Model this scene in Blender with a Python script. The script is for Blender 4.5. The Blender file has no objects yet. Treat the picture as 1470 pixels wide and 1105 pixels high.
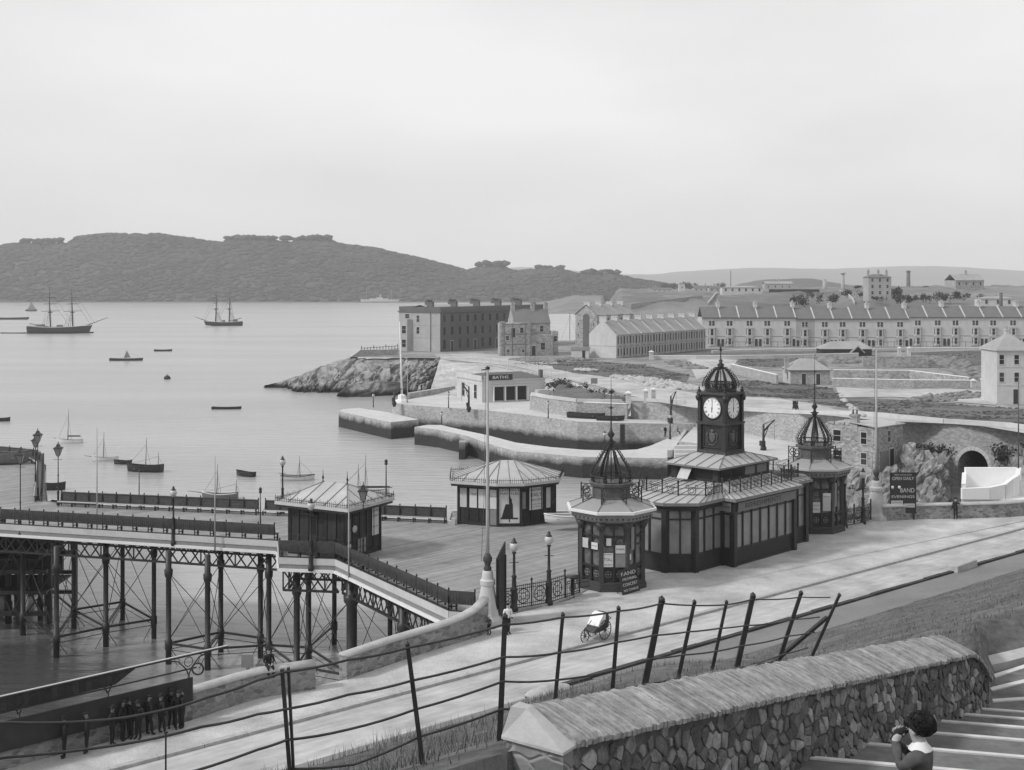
import bpy, bmesh, math, random
from math import sin, cos, pi, radians, sqrt, atan2
from mathutils import Vector, Matrix, noise
random.seed(7)
SC = bpy.context.scene
COL = SC.collection
# ---------------------------------------------------------------- camera
F, HC, CX, YH = 1800.0, 28.0, 735.0, 405.0        # photograph pixels: focal length, eye height above the water, centre column, horizon row
cam = bpy.data.cameras.new("camera")
cam.sensor_width = 36.0
cam.lens = 36.0 * F / 1470
cam.shift_y = -(552.5 - YH) / 1470
cam.clip_start, cam.clip_end = 0.5, 30000
camo = bpy.data.objects.new("camera", cam)
camo.location = (0, 0, HC)
camo.rotation_euler = (pi / 2, 0, 0)
COL.objects.link(camo)
SC.camera = camo
# ---------------------------------------------------------------- sky, sun, exposure
SUN = Vector((-0.86, -0.30, 0.80)).normalized()
wd = bpy.data.worlds.new("World")
SC.world = wd
wd.use_nodes = True
nt = wd.node_tree
nt.nodes.clear()
def N(nt, t, **kw):
    n = nt.nodes.new(t)
    for k, v in kw.items():
        setattr(n, k, v)
    return n
out = N(nt, 'ShaderNodeOutputWorld'); bg = N(nt, 'ShaderNodeBackground')
sky = N(nt, 'ShaderNodeTexSky', sky_type='NISHITA', sun_disc=False)
sky.sun_elevation = math.asin(SUN.z)
sky.sun_rotation = atan2(SUN.x, SUN.y)
sky.air_density = 1.0; sky.dust_density = 4.0
bw = N(nt, 'ShaderNodeRGBToBW')                                   # an overcast, colourless sky
tc = N(nt, 'ShaderNodeTexCoord')
mp = N(nt, 'ShaderNodeMapping'); mp.inputs['Scale'].default_value = (1.0, 1.0, 3.2)
n1 = N(nt, 'ShaderNodeTexNoise'); n1.inputs['Scale'].default_value = 1.6; n1.inputs['Detail'].default_value = 6; n1.inputs['Roughness'].default_value = .45
mr = N(nt, 'ShaderNodeMapRange'); mr.inputs['From Min'].default_value = .3; mr.inputs['From Max'].default_value = .7
mr.inputs['To Min'].default_value = 5.9; mr.inputs['To Max'].default_value = 9.2
mx = N(nt, 'ShaderNodeMath', operation='MULTIPLY_ADD'); mx.inputs[1].default_value = 0.12
L = nt.links.new
L(sky.outputs[0], bw.inputs[0]); L(bw.outputs[0], mx.inputs[0])
L(tc.outputs['Generated'], mp.inputs[0]); L(mp.outputs[0], n1.inputs['Vector']); L(n1.outputs[0], mr.inputs[0]); L(mr.outputs[0], mx.inputs[2])
L(mx.outputs[0], bg.inputs[0]); bg.inputs[1].default_value = 0.09
L(bg.outputs[0], out.inputs[0])
sl = bpy.data.lights.new("sun", 'SUN'); sl.energy = 2.1; sl.angle = radians(7)
so = bpy.data.objects.new("sun", sl); COL.objects.link(so)
so.rotation_euler = SUN.to_track_quat('Z', 'Y').to_euler()
so.location = (0, 0, 200)
SC.view_settings.view_transform = 'Standard'; SC.view_settings.look = 'None'
SC.view_settings.exposure = 0.1; SC.view_settings.gamma = 1
SC.cycles.volume_bounces = 3
SC.cycles.max_bounces = 7
# ---------------------------------------------------------------- helpers
def P(x, y, z=9.0):
    D = (HC - z) * F / (y - YH); return Vector(((x - CX) / F * D, D, z))
def Q(x, y, D):
    return Vector(((x - CX) / F * D, D, HC - (y - YH) / F * D))
def sstep(t):
    t = max(0., min(1., t)); return t * t * (3 - 2 * t)
def interp(t, xs, ys):
    if t <= xs[0]: return ys[0]
    for i in range(1, len(xs)):
        if t <= xs[i]: return ys[i-1] + (ys[i] - ys[i-1]) * (t - xs[i-1]) / (xs[i] - xs[i-1])
    return ys[-1]
def fbm(x, y, z=0., o=4): return noise.fractal(Vector((x, y, z)), 0.9, 2.1, o)
def LZ(X, Y): return 8 + 3 * sstep((200 - Y) / 50)                # height of the plateau beyond the harbour
def PG(x, y, up=0.0):
    z = 8.0
    for _ in range(30):
        p = P(x, y, z); z = LZ(p.x, p.y)
    p.z = z + up; return p
def resample(pts, n):
    pts = [Vector(p) for p in pts]; d = [0]
    for a, b in zip(pts, pts[1:]): d.append(d[-1] + (b - a).length)
    r = []
    for i in range(n):
        t = d[-1] * i / (n - 1); k = 1
        while k < len(d) - 1 and d[k] < t: k += 1
        s = (t - d[k-1]) / max(1e-9, d[k] - d[k-1]); r.append(pts[k-1].lerp(pts[k], s))
    return r
ICO = {}
ROOT = {}                                                         # thing name -> (location, rotation about z)
class MB:
    def __init__(s): s.v = []; s.f = []; s.sm = []; s.mi = []; s.k = 0; s.M = None
    def add(s, vs, fs, smooth=False):
        o = len(s.v)
        for p in vs:
            p = Vector(p)
            s.v.append(s.M @ p if s.M else p)
        for f in fs: s.f.append([i + o for i in f]); s.sm.append(smooth); s.mi.append(s.k)
        return s
    def quad(s, *p): return s.add(p, [list(range(len(p)))])
    def box(s, x0, x1, y0, y1, z0, z1):
        return s.add([(x0,y0,z0),(x1,y0,z0),(x1,y1,z0),(x0,y1,z0),(x0,y0,z1),(x1,y0,z1),(x1,y1,z1),(x0,y1,z1)],
                     [[3,2,1,0],[4,5,6,7],[0,1,5,4],[1,2,6,5],[2,3,7,6],[3,0,4,7]])
    def beam(s, a, b, w, h=None, up=(0,0,1)):
        a = Vector(a); b = Vector(b); h = h or w; d = (b - a).normalized(); u = Vector(up)
        if abs(d.dot(u)) > .95: u = Vector((1, 0, 0))
        x = d.cross(u).normalized(); z = x.cross(d)
        c = [x*w/2*i + z*h/2*j for i, j in ((-1,-1),(1,-1),(1,1),(-1,1))]
        return s.add([a + q for q in c] + [b + q for q in c], [[0,1,2,3],[7,6,5,4],[1,0,4,5],[2,1,5,6],[3,2,6,7],[0,3,7,4]])
    def prism(s, poly, z0, z1):
        n = len(poly); A = sum(poly[i][0]*poly[(i+1)%n][1] - poly[(i+1)%n][0]*poly[i][1] for i in range(n))
        if A < 0: poly = poly[::-1]
        vs = [(p[0], p[1], z0) for p in poly] + [(p[0], p[1], z1) for p in poly]
        return s.add(vs, [list(range(n))[::-1], list(range(n, 2*n))] + [[i, (i+1) % n, n + (i+1) % n, n + i] for i in range(n)])
    def loft(s, rings, closed=True, caps=True, smooth=False):
        n = len(rings[0]); vs = [p for r in rings for p in r]; fs = []
        for i in range(len(rings) - 1):
            for j in range(n if closed else n - 1):
                k = (j + 1) % n; fs.append([i*n + j, i*n + k, (i+1)*n + k, (i+1)*n + j])
        if caps and closed: fs += [list(range(n))[::-1], list(range((len(rings)-1)*n, len(rings)*n))]
        return s.add(vs, fs, smooth)
    def tube(s, pts, r, n=6, smooth=True):
        pts = [Vector(p) for p in pts]; rs = r if isinstance(r, (list, tuple)) else [r] * len(pts); rings = []; prev = None
        for i, p in enumerate(pts):
            d = (pts[min(i+1, len(pts)-1)] - pts[max(i-1, 0)]).normalized()
            if prev is None or abs(d.dot(prev)) > .95: prev = Vector((0,0,1)) if abs(d.z) < .9 else Vector((1,0,0))
            x = d.cross(prev).normalized(); y = x.cross(d); prev = y
            rings.append([p + x*rs[i]*cos(2*pi*k/n) + y*rs[i]*sin(2*pi*k/n) for k in range(n)])
        return s.loft(rings, smooth=smooth)
    def lathe(s, prof, n=12, c=(0,0,0), a0=0, smooth=True):
        return s.loft([[(c[0] + max(r, .001)*cos(a0 + 2*pi*k/n), c[1] + max(r, .001)*sin(a0 + 2*pi*k/n), c[2] + z) for k in range(n)] for r, z in prof], smooth=smooth)
    def ring(s, c, R, r, ax1, ax2, n=14, m=5):                    # a torus in the plane of ax1, ax2
        c = Vector(c); a1 = Vector(ax1).normalized(); a2 = Vector(ax2).normalized(); a3 = a1.cross(a2); rings = []
        for i in range(n + 1):
            t = 2*pi*i/n; d = a1*cos(t) + a2*sin(t)
            rings.append([c + d*(R + r*cos(2*pi*k/m)) + a3*r*sin(2*pi*k/m) for k in range(m)])
        return s.loft(rings, caps=False, smooth=True)
    def blob(s, c, r, seed=0, amp=.25, sub=2, sq=(1,1,1), fr=1.3, smooth=True):
        if sub not in ICO:
            bm = bmesh.new(); bmesh.ops.create_icosphere(bm, subdivisions=sub, radius=1); ICO[sub] = ([v.co.copy() for v in bm.verts], [[v.index for v in f.verts] for f in bm.faces]); bm.free()
        off = Vector((seed*3.7, seed*1.3, -seed*2.1)); c = Vector(c)
        vs = []
        for co in ICO[sub][0]:
            q = co * (1 + amp * noise.noise(co*fr + off) * 1.6); vs.append(c + Vector((q.x*r*sq[0], q.y*r*sq[1], q.z*r*sq[2])))
        return s.add(vs, ICO[sub][1], smooth)
    def grid(s, fn, nu, nv, smooth=False):
        vs = [fn(i/nu, j/nv) for j in range(nv + 1) for i in range(nu + 1)]
        return s.add(vs, [[j*(nu+1)+i, j*(nu+1)+i+1, (j+1)*(nu+1)+i+1, (j+1)*(nu+1)+i] for j in range(nv) for i in range(nu)], smooth)
    def build(s, name, mat, parent=None, loc=None, fix=False, world=False):
        me = bpy.data.meshes.new(name); vs = s.v; M = None
        if parent is not None and world:
            l, r = ROOT[parent.get('_r', parent.name)]; M = (Matrix.Translation(l) @ Matrix.Rotation(r, 4, 'Z')).inverted()
        elif loc is not None: M = Matrix.Translation(-Vector(loc))
        if M: vs = [M @ p for p in vs]
        me.from_pydata([tuple(p) for p in vs], [], s.f)
        for m in (mat if isinstance(mat, (list, tuple)) else [mat]): me.materials.append(m)
        me.polygons.foreach_set('use_smooth', s.sm); me.polygons.foreach_set('material_index', s.mi)
        if fix:
            bm = bmesh.new(); bm.from_mesh(me); bmesh.ops.recalc_face_normals(bm, faces=bm.faces); bm.to_mesh(me); bm.free()
        me.update()
        o = bpy.data.objects.new(name, me); COL.objects.link(o)
        if parent is not None: o.parent = parent
        elif loc is not None: o.location = loc
        return o
def tag(o, label=None, cat=None, group=None, kind=None):
    if label: o['label'] = label
    if cat: o['category'] = cat
    if group: o['group'] = group
    if kind: o['kind'] = kind
    return o
def thing(name, label, cat, loc=(0,0,0), rz=0., group=None):
    o = bpy.data.objects.new(name, None); COL.objects.link(o); o.empty_display_size = .3
    o.location = loc; o.rotation_euler = (0, 0, rz); ROOT[o.name] = (Vector(loc), rz)
    return tag(o, label, cat, group)
def struct(name, mb, mat, **k): return tag(mb.build(name, mat, **k), kind='structure')
def copy_tree(o, loc=None, rz=None, label=None, group=None, sc=None):
    def rec(a, par):
        c = a.copy(); COL.objects.link(c)
        if par: c.parent = par
        for ch in KIDS.get(a.name, []): rec(ch, c)
        return c
    if o.name not in KIDS:
        def idx(a):
            KIDS[a.name] = list(a.children)
            for ch in a.children: idx(ch)
        idx(o)
    r = rec(o, None)
    if loc is not None: r.location = loc
    if rz is not None: r.rotation_euler = (0, 0, rz)
    if sc is not None: r.scale = (sc, sc, sc)
    if label: r['label'] = label
    if group: r['group'] = group
    return r
KIDS = {}
def text(body, size, parent, mat, M, name='lettering', ext=.004, w=None, al='CENTER'):
    c = bpy.data.curves.new(name, 'FONT'); c.body = body; c.size = size; c.extrude = ext; c.align_x = al; c.align_y = 'CENTER'
    t = bpy.data.objects.new(name, c); COL.objects.link(t)
    me = bpy.data.meshes.new_from_object(t.evaluated_get(bpy.context.evaluated_depsgraph_get()))
    bpy.data.objects.remove(t); bpy.data.curves.remove(c)
    if w:
        xs = [v.co.x for v in me.vertices]; k = w / max(1e-6, max(xs) - min(xs))
        for v in me.vertices: v.co.x *= k
    me.transform(M); me.materials.clear(); me.materials.append(mat); me.name = name
    o = bpy.data.objects.new(name, me); COL.objects.link(o); o.parent = parent; return o
def facing(p, n, up=(0,0,1)):                                     # matrix: local z -> n (outward), local y -> up
    z = Vector(n).normalized(); x = Vector(up).cross(z).normalized(); y = z.cross(x)
    M = Matrix((x, y, z)).transposed().to_4x4(); M.translation = Vector(p); return M
# ---------------------------------------------------------------- materials (a grey photograph: every colour is neutral)
MATS = {}
def mat(name, c, var=.15, sc=3., rough=.8, bump=.0, kind='noise', c2=None, spec=.3, st=(1,1,1), tide=None, metal=0, mort=None, det=5, rot=0, bsc=None, big=0.0, bigsc=.15):
    m = bpy.data.materials.new(name); m.use_nodes = True; nt = m.node_tree; L = nt.links.new
    b = nt.nodes['Principled BSDF']; b.inputs['Roughness'].default_value = rough; b.inputs['Specular IOR Level'].default_value = spec; b.inputs['Metallic'].default_value = metal
    tc = N(nt, 'ShaderNodeTexCoord'); mp = N(nt, 'ShaderNodeMapping'); mp.inputs['Scale'].default_value = st
    m0 = N(nt, 'ShaderNodeMapping'); m0.inputs['Rotation'].default_value = (0, 0, rot)
    L(tc.outputs['Object'], m0.inputs[0]); L(m0.outputs[0], mp.inputs[0])
    nz = N(nt, 'ShaderNodeTexNoise'); nz.inputs['Scale'].default_value = sc; nz.inputs['Detail'].default_value = det; nz.inputs['Roughness'].default_value = .6
    L(mp.outputs[0], nz.inputs['Vector'])
    r = N(nt, 'ShaderNodeMapRange'); r.inputs['From Min'].default_value = .28; r.inputs['From Max'].default_value = .72
    r.inputs['To Min'].default_value = c*(1-var) if c2 is None else c; r.inputs['To Max'].default_value = c*(1+var) if c2 is None else c2
    L(nz.outputs[0], r.inputs[0]); val = r.outputs[0]; h = nz.outputs[0]
    def math_(op, a, bb):
        n = N(nt, 'ShaderNodeMath', operation=op)
        for i, q in enumerate((a, bb)):
            if isinstance(q, (int, float)): n.inputs[i].default_value = q
            else: L(q, n.inputs[i])
        return n.outputs[0]
    def mix_(f, a, bb):
        n = N(nt, 'ShaderNodeMix', data_type='FLOAT')
        for i, q in ((0, f), (2, a), (3, bb)):
            if isinstance(q, (int, float)): n.inputs[i].default_value = q
            else: L(q, n.inputs[i])
        return n.outputs[0]
    if kind == 'rubble':                                          # random rubble masonry
        wv = N(nt, 'ShaderNodeTexNoise'); wv.inputs['Scale'].default_value = (bsc or 2)*1.3
        va = N(nt, 'ShaderNodeVectorMath', operation='MULTIPLY_ADD'); va.inputs[1].default_value = (.35/(bsc or 2),)*3
        L(mp.outputs[0], wv.inputs['Vector']); L(wv.outputs['Color'], va.inputs[0]); L(mp.outputs[0], va.inputs[2])
        v1 = N(nt, 'ShaderNodeTexVoronoi'); v1.inputs['Scale'].default_value = bsc or 2; L(va.outputs[0], v1.inputs['Vector'])
        v2 = N(nt, 'ShaderNodeTexVoronoi', feature='DISTANCE_TO_EDGE'); v2.inputs['Scale'].default_value = bsc or 2; L(va.outputs[0], v2.inputs['Vector'])
        g = N(nt, 'ShaderNodeRGBToBW'); L(v1.outputs['Color'], g.inputs[0])
        rr = N(nt, 'ShaderNodeMapRange'); rr.inputs['From Min'].default_value = .2; rr.inputs['From Max'].default_value = .8; rr.inputs['To Min'].default_value = 1 - var*1.8; rr.inputs['To Max'].default_value = 1 + var*1.8
        L(g.outputs[0], rr.inputs[0]); val = math_('MULTIPLY', val, rr.outputs[0])
        e = N(nt, 'ShaderNodeMapRange'); e.inputs['From Min'].default_value = .01; e.inputs['From Max'].default_value = .09; L(v2.outputs['Distance'], e.inputs[0])
        val = mix_(e.outputs[0], c*.55 if mort is None else mort, val); h = math_('MULTIPLY_ADD' if False else 'ADD', e.outputs[0], math_('MULTIPLY', nz.outputs[0], .6))
    if kind == 'planks':                                          # boards along x of the mapping, bsc boards per metre
        sx = N(nt, 'ShaderNodeSeparateXYZ'); L(mp.outputs[0], sx.inputs[0])
        q = math_('MULTIPLY', sx.outputs['Y'], bsc or 6); fr = math_('FRACT', q, 0); fl = math_('FLOOR', q, 0)
        wn = N(nt, 'ShaderNodeTexWhiteNoise', noise_dimensions='1D'); L(fl, wn.inputs['W'])
        val = math_('MULTIPLY', val, mix_(wn.outputs[0], 1-var, 1+var))
        gap = math_('LESS_THAN', fr, .08); val = mix_(gap, val, math_('MULTIPLY', val, .45)); h = math_('SUBTRACT', 1, gap)
    if big:
        nb = N(nt, 'ShaderNodeTexNoise'); nb.inputs['Scale'].default_value = bigsc; nb.inputs['Detail'].default_value = 6; nb.inputs['Roughness'].default_value = .62; L(tc.outputs['Object'], nb.inputs['Vector'])
        rb = N(nt, 'ShaderNodeMapRange'); rb.inputs['From Min'].default_value = .3; rb.inputs['From Max'].default_value = .7; rb.inputs['To Min'].default_value = 1-big; rb.inputs['To Max'].default_value = 1+big
        L(nb.outputs[0], rb.inputs[0]); val = math_('MULTIPLY', val, rb.outputs[0])
    if tide is not None:                                          # weed grows below the high-tide mark
        ge = N(nt, 'ShaderNodeNewGeometry'); sx = N(nt, 'ShaderNodeSeparateXYZ'); L(ge.outputs['Position'], sx.inputs[0])
        nn = N(nt, 'ShaderNodeTexNoise'); nn.inputs['Scale'].default_value = .5; nn.inputs['Detail'].default_value = 6; L(ge.outputs['Position'], nn.inputs['Vector'])
        z = math_('ADD', sx.outputs['Z'], math_('MULTIPLY', nn.outputs[0], -1.6))
        e = N(nt, 'ShaderNodeMapRange'); e.inputs['From Min'].default_value = tide - 1.15; e.inputs['From Max'].default_value = tide - .1; L(z, e.inputs[0])
        val = mix_(e.outputs[0], math_('MULTIPLY', val, .09), val)
    cc = N(nt, 'ShaderNodeCombineColor'); [L(val, cc.inputs[i]) for i in range(3)]
    L(cc.outputs[0], b.inputs['Base Color'])
    if bump:
        bp = N(nt, 'ShaderNodeBump'); bp.inputs['Strength'].default_value = min(1, bump); bp.inputs['Distance'].default_value = .05 if kind != 'noise' else .5/sc
        L(h, bp.inputs['Height']); L(bp.outputs[0], b.inputs['Normal'])
    MATS[name] = m; return m
M_white = mat('white_paint', .72, .06, 2, .6)
M_cream = mat('cream_paint', .5, .07, 2, .6, big=.08, bigsc=.6)
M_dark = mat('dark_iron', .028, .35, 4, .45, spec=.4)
M_brown = mat('dark_timber', .032, .3, 5, .55, kind='planks', bsc=5, st=(1,1,1))
M_panel = mat('painted_panel', .055, .2, 3, .5)
M_grey = mat('grey_paint', .22, .12, 3, .55)
M_zinc = mat('zinc_roof', .42, .1, 1.2, .45, spec=.5, big=.1, bigsc=.8)
M_lead = mat('lead_seam', .2, .15, 3, .5)
M_deck = mat('deck_boards', .27, .17, 1.2, .75, kind='planks', bsc=4.2, rot=-radians(46), big=.13, bigsc=.22, bump=.2)
M_prom = mat('pavement', .45, .2, 9, .95, big=.3, bigsc=.42, bump=.12, det=9)
M_road = mat('macadam', .42, .2, 1.8, .95, big=.22, bigsc=.5, bump=.15, st=(.22,1.6,1), rot=-radians(41), det=9)
M_path = mat('gravel_path', .2, .16, 9, .95, bump=.3, big=.15, bigsc=.3)
M_kerb = mat('kerb_stone', .4, .2, 3, .85)
M_gutter = mat('gutter', .05, .3, 3, .9)
M_wall = mat('parapet_rubble', .24, .2, 4, .9, .5, 'rubble', bsc=2.6, mort=.3, st=(1,1,1.7))
M_cope = mat('coping_stone', .42, .14, 3, .9, .2, big=.12, bigsc=.7)
M_fwall = mat('dark_rubble', .1, .33, 5, .9, .8, 'rubble', bsc=4.2, mort=.05, st=(1,1,1))
M_slate = mat('slate_coping', .3, .35, 14, .9, .7, big=.2, bigsc=2.0)
M_quay = mat('quay_masonry', .4, .1, 2, .9, .3, 'rubble', bsc=2.2, mort=.32, st=(1,1,1.8), tide=2.0, big=.15, bigsc=.25)
M_quaytop = mat('quay_paving', .52, .1, .8, .9, big=.12, bigsc=.12)
M_ret = mat('retaining_masonry', .37, .12, 2, .9, .3, 'rubble', bsc=2.6, mort=.3, st=(1,1,1.9), big=.1, bigsc=.5)
M_rock = mat('limestone_rock', .22, .75, 1.3, .9, 1.0, big=.45, bigsc=.5, st=(1.5,1.2,.5), tide=1.6, det=8)
M_rockh = mat('headland_rock', .26, .65, .5, .9, 1.0, big=.35, bigsc=.16, st=(1,1,1.8), tide=1.0, det=9)
M_grass = mat('rough_grass', .115, .45, 3.5, .95, .5, big=.38, bigsc=.45, det=10)
M_blade = mat('grass_blades', .15, .35, 1.2, .9)
M_turf = mat('plateau_turf', .12, .3, .35, .95, big=.25, bigsc=.08, det=8)
M_dirt = mat('plateau_earth', .25, .4, .45, .95, .3, big=.4, bigsc=.07, det=10)
M_droad = mat('plateau_road', .43, .2, .5, .95, .15, big=.25, bigsc=.11, det=10)
M_leaf = mat('foliage', .045, .4, .3, .9)
M_wood = mat('wood_canopy', .05, .25, .02, .9, det=8, big=.45, bigsc=.006)
M_hill = mat('hill_grass', .06, .3, .012, .95, det=8)
M_moor = mat('moor', .11, .2, .003, .95)
M_render = mat('pale_render', .52, .06, .8, .85, big=.08, bigsc=.2)
M_stucco = mat('stucco', .36, .08, .8, .85, big=.1, bigsc=.25)
M_stone = mat('house_stone', .34, .16, 2, .9, .2, 'rubble', bsc=1.8, mort=.3, st=(1,1,1.6), big=.12, bigsc=.3)
M_bstone = mat('ashlar', .13, .12, 1, .9, big=.14, bigsc=.2)
M_roof = mat('slate_roof', .15, .14, 1.5, .75, big=.1, bigsc=.3, st=(1,1,4))
M_proof = mat('pale_slate_roof', .32, .12, 1.5, .75, big=.12, bigsc=.3, st=(1,1,4))
M_glass = mat('window_glass', .016, .3, .8, .3, spec=.25)
M_pane = mat('pavilion_glass', .22, .25, .9, .12, spec=.6)
M_poster = mat('poster_paper', .6, .05, 3, .8)
M_ink = mat('printing_ink', .03, .1, 3, .8)
M_sign = mat('sign_board', .035, .2, 2, .6)
M_skin = mat('skin', .38, .05, 8, .6)
M_cloth = mat('dark_cloth', .022, .3, 8, .9)
M_cloth2 = mat('grey_cloth', .085, .25, 9, .9)
M_linen = mat('white_linen', .75, .05, 8, .9)
M_hull = mat('tarred_hull', .03, .25, 2, .6)
M_whull = mat('white_hull', .62, .08, 2, .5)
M_gullw = mat('grey_boat', .16, .2, 3, .7)
M_spar = mat('spar_timber', .1, .2, 3, .6)
M_pole = mat('flagstaff', .36, .1, 2, .5)
M_wicker = mat('wicker', .07, .4, 30, .8)
M_limew = mat('limewash', .78, .05, 1, .9)
M_earth = mat('bare_soil', .05, .4, 6, .95, .5)
M_clock = mat('clock_dial', .82, .03, 3, .4)
# water: pale, smooth, softly rippled
m = bpy.data.materials.new('sea_water'); m.use_nodes = True; nt = m.node_tree; b = nt.nodes['Principled BSDF']; L = nt.links.new
tc = N(nt, 'ShaderNodeTexCoord'); mp = N(nt, 'ShaderNodeMapping'); mp.inputs['Scale'].default_value = (.35, 1.6, 1); L(tc.outputs['Object'], mp.inputs[0])
nz = N(nt, 'ShaderNodeTexNoise'); nz.inputs['Scale'].default_value = .45; nz.inputs['Detail'].default_value = 6; L(mp.outputs[0], nz.inputs['Vector'])
bp = N(nt, 'ShaderNodeBump'); bp.inputs['Strength'].default_value = .5; bp.inputs['Distance'].default_value = .6; L(nz.outputs[0], bp.inputs['Height']); L(bp.outputs[0], b.inputs['Normal'])
mp2 = N(nt, 'ShaderNodeMapping'); mp2.inputs['Scale'].default_value = (.006, .03, 1); L(tc.outputs['Object'], mp2.inputs[0])
nb = N(nt, 'ShaderNodeTexNoise'); nb.inputs['Scale'].default_value = 1; nb.inputs['Detail'].default_value = 5; L(mp2.outputs[0], nb.inputs['Vector'])
rb = N(nt, 'ShaderNodeMapRange'); rb.inputs['From Min'].default_value = .3; rb.inputs['From Max'].default_value = .7; rb.inputs['To Min'].default_value = .33; rb.inputs['To Max'].default_value = .40; L(nb.outputs[0], rb.inputs[0])
cc = N(nt, 'ShaderNodeCombineColor'); [L(rb.outputs[0], cc.inputs[i]) for i in range(3)]; 
# dark reflection and shade under the pier, painted into the water colour
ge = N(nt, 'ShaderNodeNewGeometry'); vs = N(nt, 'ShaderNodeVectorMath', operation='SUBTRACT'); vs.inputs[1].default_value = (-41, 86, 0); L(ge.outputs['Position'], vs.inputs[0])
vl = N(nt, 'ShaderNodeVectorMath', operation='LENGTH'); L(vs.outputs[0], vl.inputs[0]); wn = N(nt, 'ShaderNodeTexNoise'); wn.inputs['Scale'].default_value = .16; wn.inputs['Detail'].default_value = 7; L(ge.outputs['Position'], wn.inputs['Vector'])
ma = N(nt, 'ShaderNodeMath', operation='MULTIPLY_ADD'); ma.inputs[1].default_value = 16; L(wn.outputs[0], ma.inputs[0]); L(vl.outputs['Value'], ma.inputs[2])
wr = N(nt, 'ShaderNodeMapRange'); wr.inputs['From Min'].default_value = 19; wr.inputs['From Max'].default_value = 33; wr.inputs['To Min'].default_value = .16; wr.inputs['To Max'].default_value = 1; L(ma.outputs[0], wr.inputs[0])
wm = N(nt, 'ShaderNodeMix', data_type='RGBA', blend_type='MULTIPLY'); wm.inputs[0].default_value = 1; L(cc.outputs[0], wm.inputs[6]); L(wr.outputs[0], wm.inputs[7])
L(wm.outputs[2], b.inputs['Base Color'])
b.inputs['Roughness'].default_value = .22; b.inputs['IOR'].default_value = 1.33
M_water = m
M_iron = mat('bench_iron', .075, .25, 3, .6)
M_globe = mat('opal_globe', .5, .08, 3, .2, spec=.6)
M_kglass = mat('kiosk_glass', .11, .7, 2.2, .12, spec=.7)
M_corn = mat('cornice_paint', .2, .15, 2, .6)
M_kroof = mat('kiosk_roof', .3, .08, 1.5, .5, spec=.4)
M_dpan = mat('drum_panel', .1, .25, 4, .6)
M_tower = mat('tower_paint', .06, .2, 3, .55)
M_signg = mat('sign_paint', .17, .1, 3, .6)
M_stone2 = mat('cottage_stone', .34, .18, 2, .9, .3, 'rubble', bsc=2.4, mort=.33, st=(1,1,1.8), big=.12, bigsc=.4)
M_rail = mat('rusty_rail', .05, .3, 6, .6)
M_hair = mat('dark_hair', .012, .3, 30, .7)
M_rub = mat('quarried_stone', .42, .2, .4, .9)
M_dirt2 = mat('spoil_earth', .2, .45, .25, .95)
M_weed = mat('weeds', .12, .4, .4, .95)
M_shiph = mat('ship_hull', .022, .2, .4, .6)
HAZE = 0.00016
M_fst = [mat('rubble_shade', c, .3, 7, .9, .6, big=.2, bigsc=4) for c in (.075, .11, .16, .24)] + [mat('old_mortar', .1, .3, 9, .95)]
M_glass2 = mat('dusty_glass', .05, .3, .8, .2)
M_blind = mat('window_blind', .3, .1, .8, .6)
M_past = mat('hill_pasture', .17, .35, .03, .95, .0, big=.35, bigsc=.012, det=9)
M_cop = [mat('coping_slate', c, .3, 9, .9, .5, big=.2, bigsc=3) for c in (.27, .32, .37)]
M_stair = mat('stair_tread', .15, .2, 6, .95, .2, big=.25, bigsc=.9)
M_nose = mat('nosing_stone', .58, .1, 5, .85, big=.12, bigsc=2)
M_wst = [mat('wall_stone', c, .25, 8, .9, .6, big=.2, bigsc=4) for c in (.1, .15, .23, .34)]
M_skin_shade = mat('shaded_skin', .17, .1, 8, .7)  # darker copy of the skin: shade painted in for the men at the shelter
# ================================================================= the setting
def sheet(poly, z, n=0):                                          # flat polygon
    return MB().quad(*[(p[0], p[1], z) for p in poly])
# water
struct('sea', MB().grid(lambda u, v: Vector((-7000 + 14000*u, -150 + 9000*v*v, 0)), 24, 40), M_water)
# wooded hill across the sound, distant ridge and moor
SKY = ([-500,-300,-120,0,20,45,80,100,110,150,230,285,320,330,360,420,432,470,490,540,575,610,640,670,690,715,740,770,800,830,860,880,900,930,970,1000,1060,1200,1500],
       [372,350,346,346,343,342,344,343,334,331,331,338,344,339,339,343,338,339,346,351,359,366,373,381,377,375,384,382,381,388,389,387,391,396,402,407,413,428,440])
def hillz(x, k):                                                   # k: 0 at the shore .. 1 at the crest .. 1.6 behind
    zt = HC - (interp(x, *SKY) - YH)/F*2050 - 7
    kk = min(k, 1); z = max(0., zt) * (.62*sin(kk*pi/2) + .38*kk**1.8)
    if k > 1: z *= 1 - (k-1)*.5
    return z
def hillp(x, k):
    D = 1738 + 312*k; X = (x - CX)/F*D; z = hillz(x, k)
    z += 9*fbm(X*.006, D*.006)*min(1, k*3)*(1 - .75*max(0, 1-abs(k-1)*2.5)) if z > 1 else 0
    return Vector((X, D, z))
struct('hill', MB().grid(lambda u, v: hillp(-500 + 2000*u, 1.6*v), 260, 34, True), M_hill)
b = MB()
rnd = random.Random(3)
for i in range(13000):                                              # tree crowns of the far wood
    x = rnd.uniform(-140, 1120); k = rnd.random()**.8*1.06
    p = hillp(x, k)
    if p.z < 2: continue
    if fbm(p.x*.004, p.y*.012 + 5) < -2: continue     # open fields between the woods
    r = rnd.uniform(2.6, 5.2)
    b.blob((p.x, p.y, p.z + r*.12), r, i, .35, 1, (1.3, 1, .48), 1.3, True)
tag(b.build('woodland', M_wood), 'dense far wood covering the long hill across the water', 'wood', kind='stuff')
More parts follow.
